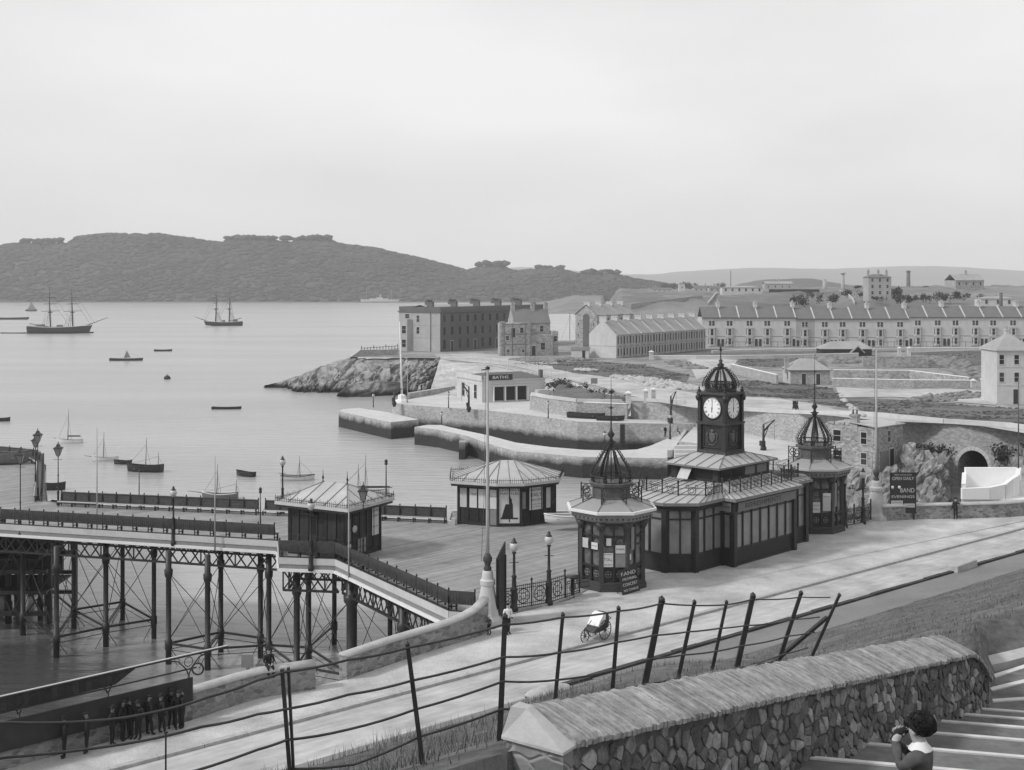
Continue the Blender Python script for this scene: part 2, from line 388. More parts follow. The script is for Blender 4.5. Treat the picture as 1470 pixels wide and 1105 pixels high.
def prof(name, D, xs, ys, m, depth, rough=0, n=160):
    def f(u, v):
        x = xs[0] + (xs[-1]-xs[0])*u; zt = HC - (interp(x, xs, ys) - YH)/F*D; d = D - depth*(1-v) if v < .999 else D
        X = (x-CX)/F*D
        return Vector((X, d, zt*sin(v*pi/2) + rough*fbm(X*.01, d*.01)*v))
    return struct(name, MB().grid(f, n, 8, True), m)
prof('moorland', 6500, [-200,300,700,740,800,860,930,1000,1060,1100,1160,1200,1260,1300,1350,1400,1470,1700,2100], [420,400,388,383,385,393,394,388,385,384,386,385.5,383,381.5,382.5,386,390,398,410], M_moor, 1500, 3)
prof('ridge', 2500, [1000,1040,1070,1100,1130,1160,1190,1210,1260,1330,1500], [416,412,406,402,401,402,406,409,411,416,430], M_wood, 350, 5)
# hillside behind the terraces
def backz(x, D):
    if x < 870:
        zb = interp(D, [1080,1120,1200,1300,1500], [-3,1,6,12,9]) * sstep((x-770)/60)
        return zb + 9*max(0., (x-850)/20)*(1 if D < 700 else 0) if D > 1000 else -3
    a = interp(D, [405,430,460,500,560,700,1000,1500,2200], [7.8,8.5,12,19.5,21,21,21,20,14])
    c = interp(D, [405,430,455,520,600,900,1500,2200], [7.8,8.3,11,17,22.5,23,21.5,14])
    e = interp(D, [405,425,450,480,560,700,1000,1500,2200], [7.8,8.6,13,20,25.2,25.4,24,20,12])
    w1 = sstep((x-1000)/90); w2 = sstep((x-1190)/70)
    a = a + (c-a)*w1; z = a + (e-a)*w2
    if x < 890: z = z*sstep((x-868)/22) - 3*(1-sstep((x-868)/22))
    return z
def backp(u, v):
    x = 760 + 1100*u; D = 405 + 1800*v**2.2; X = (x-CX)/F*D; z = backz(x, D)
    return Vector((X, D, z + (1.3*fbm(X*.06, D*.05) + .5*fbm(X*.2, D*.2))*sstep((D-425)/40)*(z > 5)))
struct('hillside', MB().grid(backp, 230, 80, True), M_past)
def RB(x, y, up=0.):                                               # where a sight line meets that hillside
    D = 412.
    while D < 2200:
        p = Q(x, y, D)
        if p.z <= backz(x, D) + .2: break
        D += 1
    p.z += up; return p
# plateau beyond the harbour
FRONT = [(-44,336),(-32.4,333),(-18.9,330),(-14.8,313),(-6,308),(3.9,283),(11,257),(20,212),(30,205),(41,184),(46.5,172.5),(48.6,157.5),(52,151),(58,147),(62,138),(67,124),(76,108),(110,90)]
BACK = [(-43.5,344),(-39,366),(-34,378),(-6,425),(60,440),(140,440),(300,440),(420,430),(420,300),(400,200)]
fr = resample([(x, y, 0) for x, y in FRONT], 150); bk = resample([(x, y, 0) for x, y in BACK], 150)
def platp(u, v):
    a = fr[round(u*149)]; c = bk[round(u*149)]; p = a.lerp(c, v**1.5); p.z = LZ(p.x, p.y)
    return p
struct('plateau', MB().grid(platp, 149, 60), M_dirt)
def drape(name, pts, m, up=.04, n=30):                             # patch on the plateau: upper edge, lower edge (pixels)
    t = resample([PG(x, y) for x, y in pts[0]], n); l = resample([PG(x, y) for x, y in pts[1]], n); nv = 8
    def f(u, v):
        p = t[round(u*(n-1))].lerp(l[round(u*(n-1))], v)
        j = 1.2*fbm(p.x*.15, p.y*.15) if m is M_turf and 0 < u < 1 else 0
        p.x += j; p.z = LZ(p.x, p.y) + up; return p
    return struct(name, MB().grid(f, n-1, nv), m)
drape('road', [[(622,509),(690,507),(740,518),(790,525),(824,536),(882,543),(955,556),(1008,567),(1067,570),(1100,571),(1160,578),(1220,591),(1300,600),(1400,607),(1475,617)],
               [(634,515.5),(690,521),(740,526),(816,546),(854,553),(897,566),(942,577),(1000,586),(1060,590),(1100,592),(1140,593.5),(1218,600),(1288,605.5),(1400,610.5),(1470,622)]], M_droad, .05, 60)
drape('turf', [[(790,521),(840,518),(920,523),(990,539)],[(795,530),(830,536),(900,544),(985,548)]], M_turf, .06)
drape('turf', [[(1060,546),(1110,548),(1150,552),(1195,558)],[(1066,568),(1110,570),(1150,573),(1205,572)]], M_turf, .06)
drape('turf', [[(1165,574),(1230,571),(1320,576),(1400,583),(1475,588)],[(1170,578),(1240,589),(1300,597),(1400,604),(1475,611)]], M_turf, .07)
drape('turf', [[(930,507),(1010,501),(1110,503),(1240,498),(1300,498)],[(935,512),(1010,511.5),(1110,511),(1240,506),(1300,505)]], M_turf, .06)
drape('turf', [[(1060,515),(1110,514),(1180,516)],[(1058,524),(1110,527),(1190,529)]], M_turf, .06)
drape('turf', [[(1330,508),(1380,504),(1430,502)],[(1300,528),(1370,528),(1428,522)]], M_turf, .06)
drape('dirt_track', [[(1200,556),(1280,560),(1360,558),(1430,562)],[(1205,571),(1290,570),(1380,578),(1430,582)]], M_droad, .08)
drape('dirt_track', [[(640,509),(720,509),(800,518)],[(690,517),(740,521),(800,523)]], M_droad, .08)
drape('dirt_track', [[(985,515),(1030,514),(1058,518)],[(1000,545),(1030,535),(1052,528)]], M_droad, .08)
# quay level west of the harbour: slope from the plateau down to the esplanade
A = [(-18.9,330,8),(-14.8,313,8),(-6,308,8),(3.9,283,8),(11,257,8),(20,212,8)]
Bq = [(-17,257,5),(-13.4,254,5),(-10.5,252,5),(1,248,5),(9,228,5.2),(19.9,209.8,5.6)]
ra, rb_ = resample(A, 60), resample(Bq, 60)
def slo(u, v):
    p = ra[round(u*59)].lerp(rb_[round(u*59)], v); p.z += .5*fbm(p.x*.2, p.y*.1)*sin(v*pi); return p
struct('bank_slope', MB().grid(slo, 59, 14), M_droad)
def yard(u, v):
    a = Q(806, 549, 250).lerp(Q(905, 577, 209), u); c = Q(790, 574, 226).lerp(Q(902, 576, 211), u); p = a.lerp(c, v); p.z += .12 + .5*sin(v*pi); return p
struct('turf', MB().grid(yard, 24, 8), M_turf)
EDGE = [(-22.7,238),(-17.9,234),(-12,230),(-4.9,225.5),(5.8,213.5),(10.8,207),(17.9,205),(29.5,203)]
struct('esplanade', MB().prism([(-17,257),(-13.4,254.5),(-10.5,252.5),(1,248.5),(9,229),(19.9,210.5),(29.5,209)] + EDGE[::-1], -2, 5), [M_quay])
struct('pavement', sheet([(-17,256.8),(-13.4,254.3),(-10.5,252.3),(1,248.3),(9,228.8),(19.9,210.3),(29.5,208.8)] + EDGE[::-1], 5.012), M_quaytop)
struct('harbour_terrace', MB().prism([(29.5,209.5),(40.5,185),(46,173),(48,158),(44,158),(36,163),(30,178),(24.5,184),(29.5,203)], -2, 4.6), M_quay)
struct('pavement', sheet([(29.5,209.3),(40.5,184.8),(46,172.8),(48,158),(44,158.2),(36,163.2),(30,178.2),(24.7,184.2),(29.5,203)], 4.612), M_quaytop)
# lower ground under the cliff
struct('beach', MB().grid(lambda u, v: Vector((20 + 70*u, 100.5 + 54*v, 3.3 + .6*fbm(u*6, v*6))), 30, 24), M_dirt)
# promenade, road and slope at the near side
DR = Vector((.754, .657, 0)); NR = Vector((.657, -.754, 0)); B0 = Vector((2.1, 59, 0))
def RW(w, s, z=0.): p = B0 + DR*w + NR*s; p.z = z; return p
def sof(X, Y): return (X-2.1)*.657 - (Y-59)*.754
KERB = 4.3                                                         # road width
promp = [(-46,26),(-19.9,48.9),(-14,54.3),(-11.6,57.3),(-7.9,60),(-1.3,68.3),(-.3,71.6),(3.4,75.2),(6,80.5),(13,90.5),(23.4,98),(29,101.2),(32.3,101.9),(40,102.7),(46,103.6),(60,108),(95,128)]
kl = [RW(w, -KERB-.02) for w in (70, -52)]
struct('promenade', MB().prism([(p[0], p[1]) for p in promp] + [(p.x, p.y) for p in kl], -2, 9), M_prom)
b = MB()
for w in range(-52, 70, 2): b.add([RW(w+.01, -KERB-.02, 8.8), RW(w+1.98, -KERB-.02, 8.8), RW(w+1.98, -KERB+.24, 8.8), RW(w+.01, -KERB+.24, 8.8), RW(w+.01, -KERB-.02, 9.015), RW(w+1.98, -KERB-.02, 9.015), RW(w+1.98, -KERB+.24, 9.0), RW(w+.01, -KERB+.24, 9.0)], [[4,5,6,7],[2,3,7,6],[0,1,5,4],[1,2,6,5],[3,0,4,7]])
struct('kerb', b, M_kerb, fix=True)
struct('gutter', MB().quad(RW(-52,-KERB+.2,8.864), RW(70,-KERB+.2,8.864), RW(70,-KERB+.36,8.864), RW(-52,-KERB+.36,8.864)), M_gutter)
struct('road', MB().grid(lambda u, v: RW(-52+122*u, -KERB+.1+(KERB+.5)*v, 8.86+.05*sin(v*pi)-.0), 60, 6), M_road)
b = MB()
for w in range(-2, 70, 2): b.prism([(q.x, q.y) for q in (RW(w+.01,0), RW(w+1.97,0), RW(w+1.97,.3), RW(w+.01,.3))], 8.6, 9.1 + .02*(w % 3))
struct('kerb', b, M_gutter)
SL = ([0,.3,3.3,10,17,24,28,31,33.6,36,40,43,60], [8.84,9,9.3,12.6,16,19.3,21.2,22.25,23.45,24.3,25.5,26.3,29])
SR = ([0,.3,3.3,10,17,24,28,31,33.6,36,40,43,60], [8.84,9,9.3,11.9,14.9,18.1,20.1,21.3,22.4,23.4,25,26,28])
W0 = Vector((.147, 10.6, 0)); W1 = Vector((7.757, 20.7, 0)); WL = (W1-W0).length; WD = (W1-W0).normalized(); WN = Vector((WD.y, -WD.x, 0))
def zbase(t): return 23.0 - 2.12*t                                 # foot of the stair wall
def zcope(t): return 24.0 - 2.13*t
def Tz(X, Y, cut=True):
    s = sof(X, Y); w = sstep((X-2)/6); z = interp(s, *SL)*(1-w) + interp(s, *SR)*w
    if s > 4: z += .09*fbm(X*.7, Y*.7) + .03*fbm(X*3, Y*3)
    if cut:
        v = Vector((X, Y, 0)) - W0; d = v.dot(WN); t = v.dot(WD)/WL
        if (d > -.28 and 0 < t < 1.01) or (d > .8 and -1.3 < t <= 0): z = min(z, zbase(t) - .32)
        elif t > 1 and X/max(Y, 1) > .37:
            zc = interp(Y, [20,22,24,26.9], [20.4,20.2,20.05,20.05]); z = z - max(0, z - zc)*(1 - sstep((Y-26.9)/1.2))*sstep((X/Y-.37)/.012)
        elif -1.3 < d < -.28 and 0 < t < 1.03: z = min(z, zcope(t) + .1)
    return z
def RT(x, y):                                                       # where a sight line meets the bank
    D = 9.0
    while D < 90:
        p = Q(x, y, D)
        if p.z <= Tz(p.x, p.y): return p
        D += .05
    return p
ss = [0,.3,1.2,3.3] + [4+i for i in range(0, 20)] + [24 + i*.25 for i in range(0, 84)]
ww = [-60 + i*2 for i in range(15)] + [-30 + .4*i for i in range(0, 150)] + [30 + 2*i for i in range(20)]
b = MB(); nn = len(ww)
b.add([(lambda p: Vector((p.x, p.y, Tz(p.x, p.y))))(RW(w, s)) for s in ss for w in ww], [[j*nn+i, j*nn+i+1, (j+1)*nn+i+1, (j+1)*nn+i] for j in range(3, len(ss)-1) for i in range(nn-1)], True)
struct('grass_bank', b, M_grass)
b = MB(); b.grid(lambda u, v: (lambda p: Vector((p.x, p.y, interp(.3+3.05*v, *SR)+.012)))(RW(2+62*u, .3+3.05*v + .1*fbm(u*40, v)*v)), 60, 4)
struct('footpath', b, M_path)
struct('footpath', MB().grid(lambda u, v: (lambda p: Vector((p.x, p.y, interp(.1+.9*v, *SL)+.006)))(RW(-50+52*u, .1+.9*v)), 60, 2), M_path)
# grass blades on the near bank
b = MB(); rnd = random.Random(11)
for i in range(70000):
    far = rnd.random() < .45
    s = rnd.uniform(4, 27) if far else rnd.uniform(27, 37.5); w = rnd.uniform(-39, -14) if not far and rnd.random() < .6 else rnd.uniform(-30, 16) if not far else rnd.uniform(-24, 34)
    p = RW(w, s); dens = fbm(p.x*.6, p.y*.6)
    if dens < -.12 + .3*rnd.random() - (.25 if p.x < -.2 else 0): continue
    v = p - W0
    if v.dot(WN) > -.75 and v.dot(WD) > -7 and (v.dot(WD) < WL*1.02 or p.y < 27.2): continue
    if p.y < 7: continue
    z = Tz(p.x, p.y); tall = 1 if p.x < 0 else .38
    h = rnd.uniform(.06, .3)*(.55+dens)*tall + .03; a = rnd.uniform(0, pi); wv = .007 + .009*(p.y > 25); dx, dy = cos(a)*wv, sin(a)*wv; lx, ly = rnd.gauss(0, .3)*h, rnd.gauss(0, .3)*h
    b.add([(p.x-dx, p.y-dy, z-.02), (p.x+dx, p.y+dy, z-.02), (p.x+lx, p.y+ly, z+h)], [[0,1,2]])
tag(b.build('grass', M_blade), 'long rough grass on the bank behind the iron fence', 'grass', kind='stuff')
# rocks and cliffs
def rockloft(name, top, bot, m, nu, nv, amp, fr_, seed, dirn):
    t, l = resample(top, nu+1), resample(bot, nu+1); d = Vector(dirn)
    def f(u, v):
        p = t[round(u*nu)].lerp(l[round(u*nu)], v)
        q = Vector((p.x*fr_, p.y*fr_*.6, p.z*fr_*1.2 + seed)); sh = Vector((q.x - q.z*.8, q.y, q.z*.35 + q.x*.4))
        w = (p.x*.75 - p.z*.9 + p.y*.25)*fr_*1.5 + .9*noise.noise(q*.9) + .25*noise.noise(q*3.1); k = w - math.floor(w)
        w2 = (p.x*.35 + p.z*1.1)*fr_*2.3 + .8*noise.noise(q*1.3 + Vector((7,3,1))); k2 = w2 - math.floor(w2)
        n = 1.1*(k*(1 - max(0, (k-.86)/.14))) - .6 + .45*(k2*(1 - max(0, (k2-.85)/.15))) - .2 + .5*noise.noise(q*.6) + .16*noise.cell(Vector((math.floor(w), math.floor(w2), seed))) + .12*fbm(q.x*5, q.y*5, q.z*5)
        e = min(1, 4*min(u, 1-u) + .15)
        return p + d*amp*n*e*(.25 + sin(pi*min(1, v*1.05))*.9)
    return struct(name, MB().grid(f, nu, nv), m)
rockloft('cliff', [Q(380,553,332),Q(400,549,333),Q(440,534,334),Q(470,522,335),Q(500,514,337),Q(545,514,335),Q(600,513,333),Q(630,514,331)],
         [P(377,558,-.6),P(405,561,-.6),P(450,563,-.6),P(482,567,-.6),P(500,572,-.6),P(550,570,-.6),P(600,567,-.6),P(624,563,-.6)], M_rockh, 230, 64, 1.7, .16, 3, (.15,-.5,.75))
rockloft('rock_shelf', [Q(486,563,303),Q(500,552,308),Q(540,546,310),Q(570,548,308),Q(588,552,306)], [P(482,570,-.5),P(500,573,-.5),P(530,573,-.5),P(560,570,-.5),P(590,567,-.5)], M_rockh, 70, 22, .8, .22, 9, (.1,-.5,.8))
def crags(name, pts, m, n, s0, s1, seed):                           # broken leaning slabs lying on the cliff
    b = MB(); rnd = random.Random(seed)
    for i in range(n):
        u, v = rnd.random(), rnd.random(); p = (pts[0].lerp(pts[1], u)).lerp(pts[3].lerp(pts[2], u), v) + Vector((rnd.gauss(0,.6), -.2 + rnd.gauss(0,.5), rnd.gauss(0,.3))); k = rnd.uniform(s0, s1)
        b.M = Matrix.Translation(p) @ Matrix.Rotation(rnd.gauss(0,.5), 4, 'Z') @ Matrix.Rotation(radians(rnd.gauss(33,12)), 4, 'Y') @ Matrix.Rotation(rnd.gauss(-.3,.25), 4, 'X')
        b.blob((0,0,0), k, i + seed, .45, 2, (.55,.8,1.25), 1.3, False)
    b.M = None; return struct(name, b, m)
crags('crag', [Q(1302,650,149),Q(1354,660,148.5),Q(1350,722,126),Q(1318,732,120)], M_rock, 60, .35, 1.1, 3)
crags('crag', [Q(1200,694,143),Q(1292,680,146),Q(1300,735,117),Q(1200,755,113)], M_rock, 60, .3, 1.0, 9)
crags('crag', [Q(1432,656,145),Q(1475,642,141),Q(1480,712,131),Q(1418,712,140)], M_rock, 35, .4, 1.2, 17)
crags('crag', [Q(400,552,332),Q(625,520,329),Q(610,558,312),Q(440,560,318)], M_rockh, 240, .4, 1.5, 25)
rockloft('cliff', [Q(1196,696,143),Q(1240,692,145),Q(1284,676,147),Q(1300,640,150.5),Q(1322,636,151),Q(1345,642,150.5),Q(1362,655,150),Q(1364,680,149.5)],
         [Q(1190,768,110),Q(1240,762,111),Q(1285,752,113),Q(1310,738,116),Q(1330,734,118),Q(1346,730,120),Q(1356,728,123),Q(1366,712,144)], M_rock, 170, 90, 1.7, .42, 5, (-.35,-.6,.45))
rockloft('cliff', [Q(1424,672,146.5),Q(1430,650,146),Q(1440,634,145),Q(1462,640,142),Q(1500,650,138),Q(1540,660,134)],
         [Q(1423,706,145),Q(1430,718,138),Q(1440,722,133),Q(1470,724,130),Q(1500,724,128),Q(1540,724,126)], M_rock, 100, 60, 1.5, .45, 8, (-.3,-.7,.4))
# steps beside the stair wall (long treads with white nosings)
SD = Vector((.97, -.24, 0)); b = MB(); c = MB(); ts = [-.95,-.75,-.55,-.35,-.15,.05,.12,.265,.464,.605,.73,.84,.93,1.005]
for i in range(len(ts)-1):
    t0, t1 = ts[i], ts[i+1]; z = zbase(t0 + (t1-t0)*.55)
    o_ = -.1 if t0 >= .05 else .9; a = W0 + WD*WL*t0 + SD*o_; e = W0 + WD*WL*t1 + SD*o_; A2 = W0 + WD*WL*t0 + SD*9; E2 = W0 + WD*WL*t1 + SD*9
    b.prism([(a.x,a.y),(A2.x,A2.y),(E2.x,E2.y),(e.x,e.y)], z-.6, z)
    h = WD*.085
    c.prism([((e-h).x,(e-h).y),((E2-h).x,(E2-h).y),(E2.x,E2.y),(e.x,e.y)], z-.16, z+.022)
fan = [(21.3,2,20.75),(22.2,10,20.6),(23.3,30,20.45),(24.5,36,20.3),(25.6,38,20.2)]
for (D0, a0, z0), (D1, a1, z1) in zip(fan, fan[1:]):
    o = Vector((.381*D0, D0, 0)); o2 = Vector((.381*D1, D1, 0)); k1 = Vector((cos(radians(a0)), sin(radians(a0)), 0)); k2 = Vector((cos(radians(a1)), sin(radians(a1)), 0))
    b.prism([(p.x, p.y) for p in (o - k1*.4, o + k1*9, o2 + k2*9, o2 - k2*.4)], z0-.7, z0 - .15)
    pr = Vector((k2.y, -k2.x, 0))*.13; c.prism([(p.x, p.y) for p in (o2 - k2*.4, o2 - k2*.4 + pr, o2 + k2*9 + pr, o2 + k2*9)], z0-.3, z0-.128)
struct('stair_path', b, M_stair); struct('step_edging', c, M_nose)
b = MB(); tl, bl = [(1405,944),(1440,936),(1490,924)], [(1412,957),(1440,951),(1490,938)]
for k in range(2): b.add([P(*bl[k], 20.3), P(*bl[k+1], 20.3), P(*tl[k+1], 20.34), P(*tl[k], 20.34), P(*bl[k], 20.3) - Vector((0,0,.4)), P(*bl[k+1], 20.3) - Vector((0,0,.4))], [[0,1,2,3],[4,5,1,0]])
struct('footpath', b, M_cope)
# ================================================================= harbour walls
def walltop(name, poly, z0, z1, label, cat, m=M_quay, mt=M_quaytop):
    t = thing(name, label, cat, (poly[0][0], poly[0][1], z0))
    MB().prism(poly, z0, z1).build('masonry', m, t, world=True)
    cx = sum(p[0] for p in poly)/len(poly); cy = sum(p[1] for p in poly)/len(poly)
    MB().prism([(cx + (p[0]-cx)*.995, cy + (p[1]-cy)*.995) for p in poly], z1+.004, z1 + .05).build('paving', mt, t, world=True)
    return t
qa = walltop('jetty', [(-33.3,247),(-30.5,249),(-24,241),(-17.0,228),(-21.6,223.5),(-33.6,243)], -2, 3, 'short stone jetty reaching left into open water below the bath house', 'jetty')
b = MB()
for i in range(9): b.box(-32.9 + .0, -32.1, 241.6 - .35*i, 241.95 - .35*i, 2.4 - .4*i - .4, 2.75 - .4*i)
nearE = [P(595,613,3),P(630,617,3),P(668,625,3),P(705,638,3),P(740,648,3),P(790,652,3),P(836,656,3),P(900,657,3),P(958,658,3)]
farE = [P(976,626,3),P(958,630,3),P(935,640,3),P(915,645.5,3),P(880,647,3),P(840,646,3),P(790,642,3),P(740,635.5,3),P(700,625,3),P(664,617.5,3),P(632,610,3),P(612,610,3)]
bk_ = walltop('breakwater', [(p.x, p.y) for p in nearE] + [(p.x, p.y) for p in farE], -2, 3, 'long curved stone breakwater with pale top enclosing the small harbour', 'breakwater')
b = MB()
for i in range(11):
    a = P(660 + 1.9*i, 634 + 1.0*i, 2.7 - .3*i); b.box(a.x-.1, a.x+.9, a.y-.9, a.y+1.2, -.5, 2.75 - .28*i)
b.build('stair', M_quay, bk_, world=True)
b = MB(); b.prism([(P(958,657,3.05).x, P(958,657,3.05).y),(P(983,625,3.05).x, P(983,625,3.05).y),(P(988,624,3.05).x, P(988,624,3.05).y),(P(966,656,3.05).x, P(966,656,3.05).y)], 3.06, 4.1)
tag(b.build('parapet_wall', M_quaytop, loc=(22,180,3)), 'low curved stone parapet at the root of the breakwater beside the steps', 'wall')
tag(MB().lathe([(.3,0),(.32,.2),(.22,.35),(.25,.75),(.3,.85),(.0,1.0)], 10).build('bollard', M_white, loc=P(841,645,3.05)), 'white mooring bollard on the edge of the curved breakwater', 'bollard')
b = MB()
for i in range(9):
    z = 4.6 - .42*i; y0 = 180.5 - i*1.35; b.box(23.2 - .12*i, 28.2 - .3*i, y0 - 1.35, y0, -1, z)
tag(b.build('harbour_steps', M_quaytop, loc=(25,180,0)), 'wide flight of pale stone steps behind the clock pavilion going down to the water', 'steps')
# retaining wall of the upper road, with the arched tunnel
RWL = resample([(x, y, 0) for x, y in FRONT[7:]], 2)
rt = thing('retaining_wall', 'tall pale rubble retaining wall carrying the upper road, pierced by a dark arch', 'wall', (48.6,157.5,3))
b = MB(); cp = MB()
pl = [Vector((x, y, 0)) for x, y in [(3.5,226),(6,220.5),(11,213.5)] + FRONT[7:]]
zb_ = [4.6]*6 + [3.4]*20
def wz(p): return LZ(p.x, p.y) if p.x > 19 else 7.6
AR = None
for i in range(len(pl)-1):
    a, c = pl[i], pl[i+1]
    if abs(a.x-52) < .1:
        # the bay with the arch
        Lb = (c-a).length; d = (c-a).normalized(); cx_, rr, zs, z0, zt = Lb*.47, 1.75, 6.0, 1.5, lambda s: wz(a.lerp(c, s/Lb))
        xs = [0] + [cx_ - rr*cos(pi*k/12) for k in range(13)] + [Lb]
        def pt(s, z): q = a + d*s; return Vector((q.x, q.y, z))
        b.quad(pt(0, z0), pt(cx_-rr, z0), pt(cx_-rr, zt(cx_-rr)), pt(0, zt(0)))
        b.quad(pt(cx_+rr, z0), pt(Lb, z0), pt(Lb, zt(Lb)), pt(cx_+rr, zt(cx_+rr)))
        nrm = Vector((d.y, -d.x, 0)) * -1
        tun = MB()
        for k in range(12):
            s0, s1 = cx_ - rr*cos(pi*k/12), cx_ - rr*cos(pi*(k+1)/12); h0, h1 = zs + rr*1.15*sin(pi*k/12), zs + rr*1.15*sin(pi*(k+1)/12)
            b.quad(pt(s0, h0), pt(s1, h1), pt(s1, zt(s1)), pt(s0, zt(s0)))
            tun.quad(pt(s0, h0), pt(s0, h0) + nrm*14, pt(s1, h1) + nrm*14, pt(s1, h1))
        for s0 in (cx_-rr, cx_+rr): tun.quad(pt(s0, z0), pt(s0, z0) + nrm*14, pt(s0, zs) + nrm*14, pt(s0, zs))
        tun.quad(pt(cx_-rr-1, z0)+nrm*14, pt(cx_+rr+1, z0)+nrm*14, pt(cx_+rr+1, zs+3)+nrm*14, pt(cx_-rr-1, zs+3)+nrm*14)
        tun.build('tunnel', M_ret, rt, world=True)
        vs_ = MB()
        for k in range(13):
            t0, t1 = pi*k/13, pi*(k+1)/13
            f = lambda t, r: pt(cx_ - r*cos(t), zs + r*1.15*sin(t)) - nrm*.05
            vs_.add([f(t0+.01, rr), f(t1-.01, rr), f(t1-.01, rr+.4), f(t0+.01, rr+.4)], [[0,1,2,3]])
        vs_.build('arch_ring', M_quaytop, rt, world=True)
    else:
        for j in range(8):
            p, q = a.lerp(c, j/8), a.lerp(c, (j+1)/8); zb = 4.55 if a.x < 25 else 1.5
            b.quad((p.x, p.y, zb), (q.x, q.y, zb), (q.x, q.y, wz(q)), (p.x, p.y, wz(p)))
    for j in range(8):
        p, q = a.lerp(c, j/8), a.lerp(c, (j+1)/8); n = Vector(((c-a).y, -(c-a).x, 0)).normalized()
        pa, qa_ = [Vector((r.x, r.y, wz(r))) for r in (p, q)]; h = Vector((0,0,.55))
        cp.add([pa - n*-.12, qa_ - n*-.12, qa_ - n*.4, pa - n*.4, pa + n*.12 + h, qa_ + n*.12 + h, qa_ - n*.4 + h, pa - n*.4 + h], [[4,5,6,7],[0,1,5,4],[3,2,6,7]])
b.build('masonry', M_ret, rt, world=True); cp.build('coping', M_quaytop, rt, world=True)
# ================================================================= pier
DZ = 9.0
NEAR = [(-88,110.5),(-39.6,97.1),(-16.9,90.7),(-15.8,85.3),(-11.9,84.7),(-3.55,71.3),(-1.9,70.9),(-1.4,68.5)]
FARE = [(-90,140),(-70,139.5),(-56,137),(-51,134.3),(-48.4,130),(-43.4,116.5),(-40.3,108.6),(-38.9,107.5),(-4.9,99.6),(-4.9,103.6),(4.6,103.6),(5.2,99.7),(14,101),(24,99),(23.3,97.4),(13,90),(5.9,80),(3.3,75),(-.4,71.5)]
pier = thing('pier', 'long iron pier with boarded deck standing on dark columns in the water', 'pier', (-12,85,0))
MB().prism(NEAR + [(-.4,71.5)] + FARE[::-1][1:], DZ-.35, DZ-.006).build('deck', M_deck, pier, world=True)
def strip(pts, z0, z1, off, m, name, th=.06):
    b = MB()
    for a, c in zip(pts, pts[1:]):
        a = Vector((a[0], a[1], 0)); c = Vector((c[0], c[1], 0)); d = (c-a).normalized(); n = Vector((d.y, -d.x, 0))
        b.add([a + n*off + Vector((0,0,z0)) - d*.01, c + n*off + Vector((0,0,z0)) + d*.01, c + n*off + Vector((0,0,z1)) + d*.01, a + n*off + Vector((0,0,z1)) - d*.01,
               a + n*(off-th) + Vector((0,0,z0)) - d*.01, c + n*(off-th) + Vector((0,0,z0)) + d*.01, c + n*(off-th) + Vector((0,0,z1)) + d*.01, a + n*(off-th) + Vector((0,0,z1)) - d*.01],
              [[0,1,2,3],[7,6,5,4],[3,2,6,7],[4,5,1,0],[0,3,7,4],[1,5,6,2]])
    return b.build(name, m, pier, world=True)
strip(NEAR, 8.86, 9.3, .10, M_cream, 'fascia'); strip(NEAR, 8.56, 8.857, .06, M_grey, 'fascia_band'); strip(NEAR, 8.36, 8.557, .18, M_white, 'fascia_moulding', .16)
strip(NEAR, 9.3, 9.36, .04, M_dark, 'kerb_rail', .2)
strip(FARE[::-1], 8.4, 9.05, .1, M_grey, 'fascia')
def lattice(a, c, z0, z1, bay, name='girder', dia=True):
    b = MB(); a = Vector((a[0], a[1], 0)); c = Vector((c[0], c[1], 0)); Lg = (c-a).length; n = max(1, round(Lg/bay)); up = Vector((0,0,1))
    for z, h in ((z0, .14), (z1, .18)): b.beam(a + up*z, c + up*z, .16, h)
    for i in range(n):
        p, q = a.lerp(c, i/n), a.lerp(c, (i+1)/n)
        b.beam(p + up*z0, q + up*z1, .05, .1); b.beam(p + up*z1, q + up*z0, .05, .1)
        if i % 3 == 0: b.beam(p + up*z0, p + up*z1, .07, .1)
    return b.build(name, M_dark, pier, world=True)
def off(p, q, k):                                                   # points of a segment moved inward
    a = Vector((p[0], p[1])); c = Vector((q[0], q[1])); d = (c-a).normalized(); n = Vector((-d.y, d.x)); return (a + n*k, c + n*k)
for k in (.6, 4.6, 8.6): lattice(*off(NEAR[1], NEAR[2], k), 7.05, 8.25, .95)
for k in (.6, 5): lattice(*off(NEAR[0], NEAR[1], k), 7.05, 8.25, .95)
for k in (.7, 4): lattice(*off(NEAR[3], NEAR[4], k), 6.9, 8.25, 1.0)
for k in (.5, 2.2): lattice(*off(NEAR[4], NEAR[5], k), 6.95, 8.25, .8)
lattice((-15.3,86),(-14.6,98), 7.05, 8.25, 1.0); lattice((-11.6,85.6),(-6,99), 7.0, 8.25, 1.0); lattice((-4.5,73),(6,96), 7.0, 8.25, 1.0)
COLS = {}
proto = None
def column(x, D, r, name, zt=8.3):
    X = (x-CX)/F*D; b = MB()
    b.lathe([(r*1.12,-2),(r*1.12,1.05),(r*1.4,1.1),(r*1.4,1.75),(r,1.8),(r,6.3),(r*1.5,6.5),(r*1.6,6.9),(r*1.1,7.0),(r*1.1,zt)], 10, (X, D, 0))
    b.build('column', M_dark, pier, world=True); COLS[name] = Vector((X, D, 0))
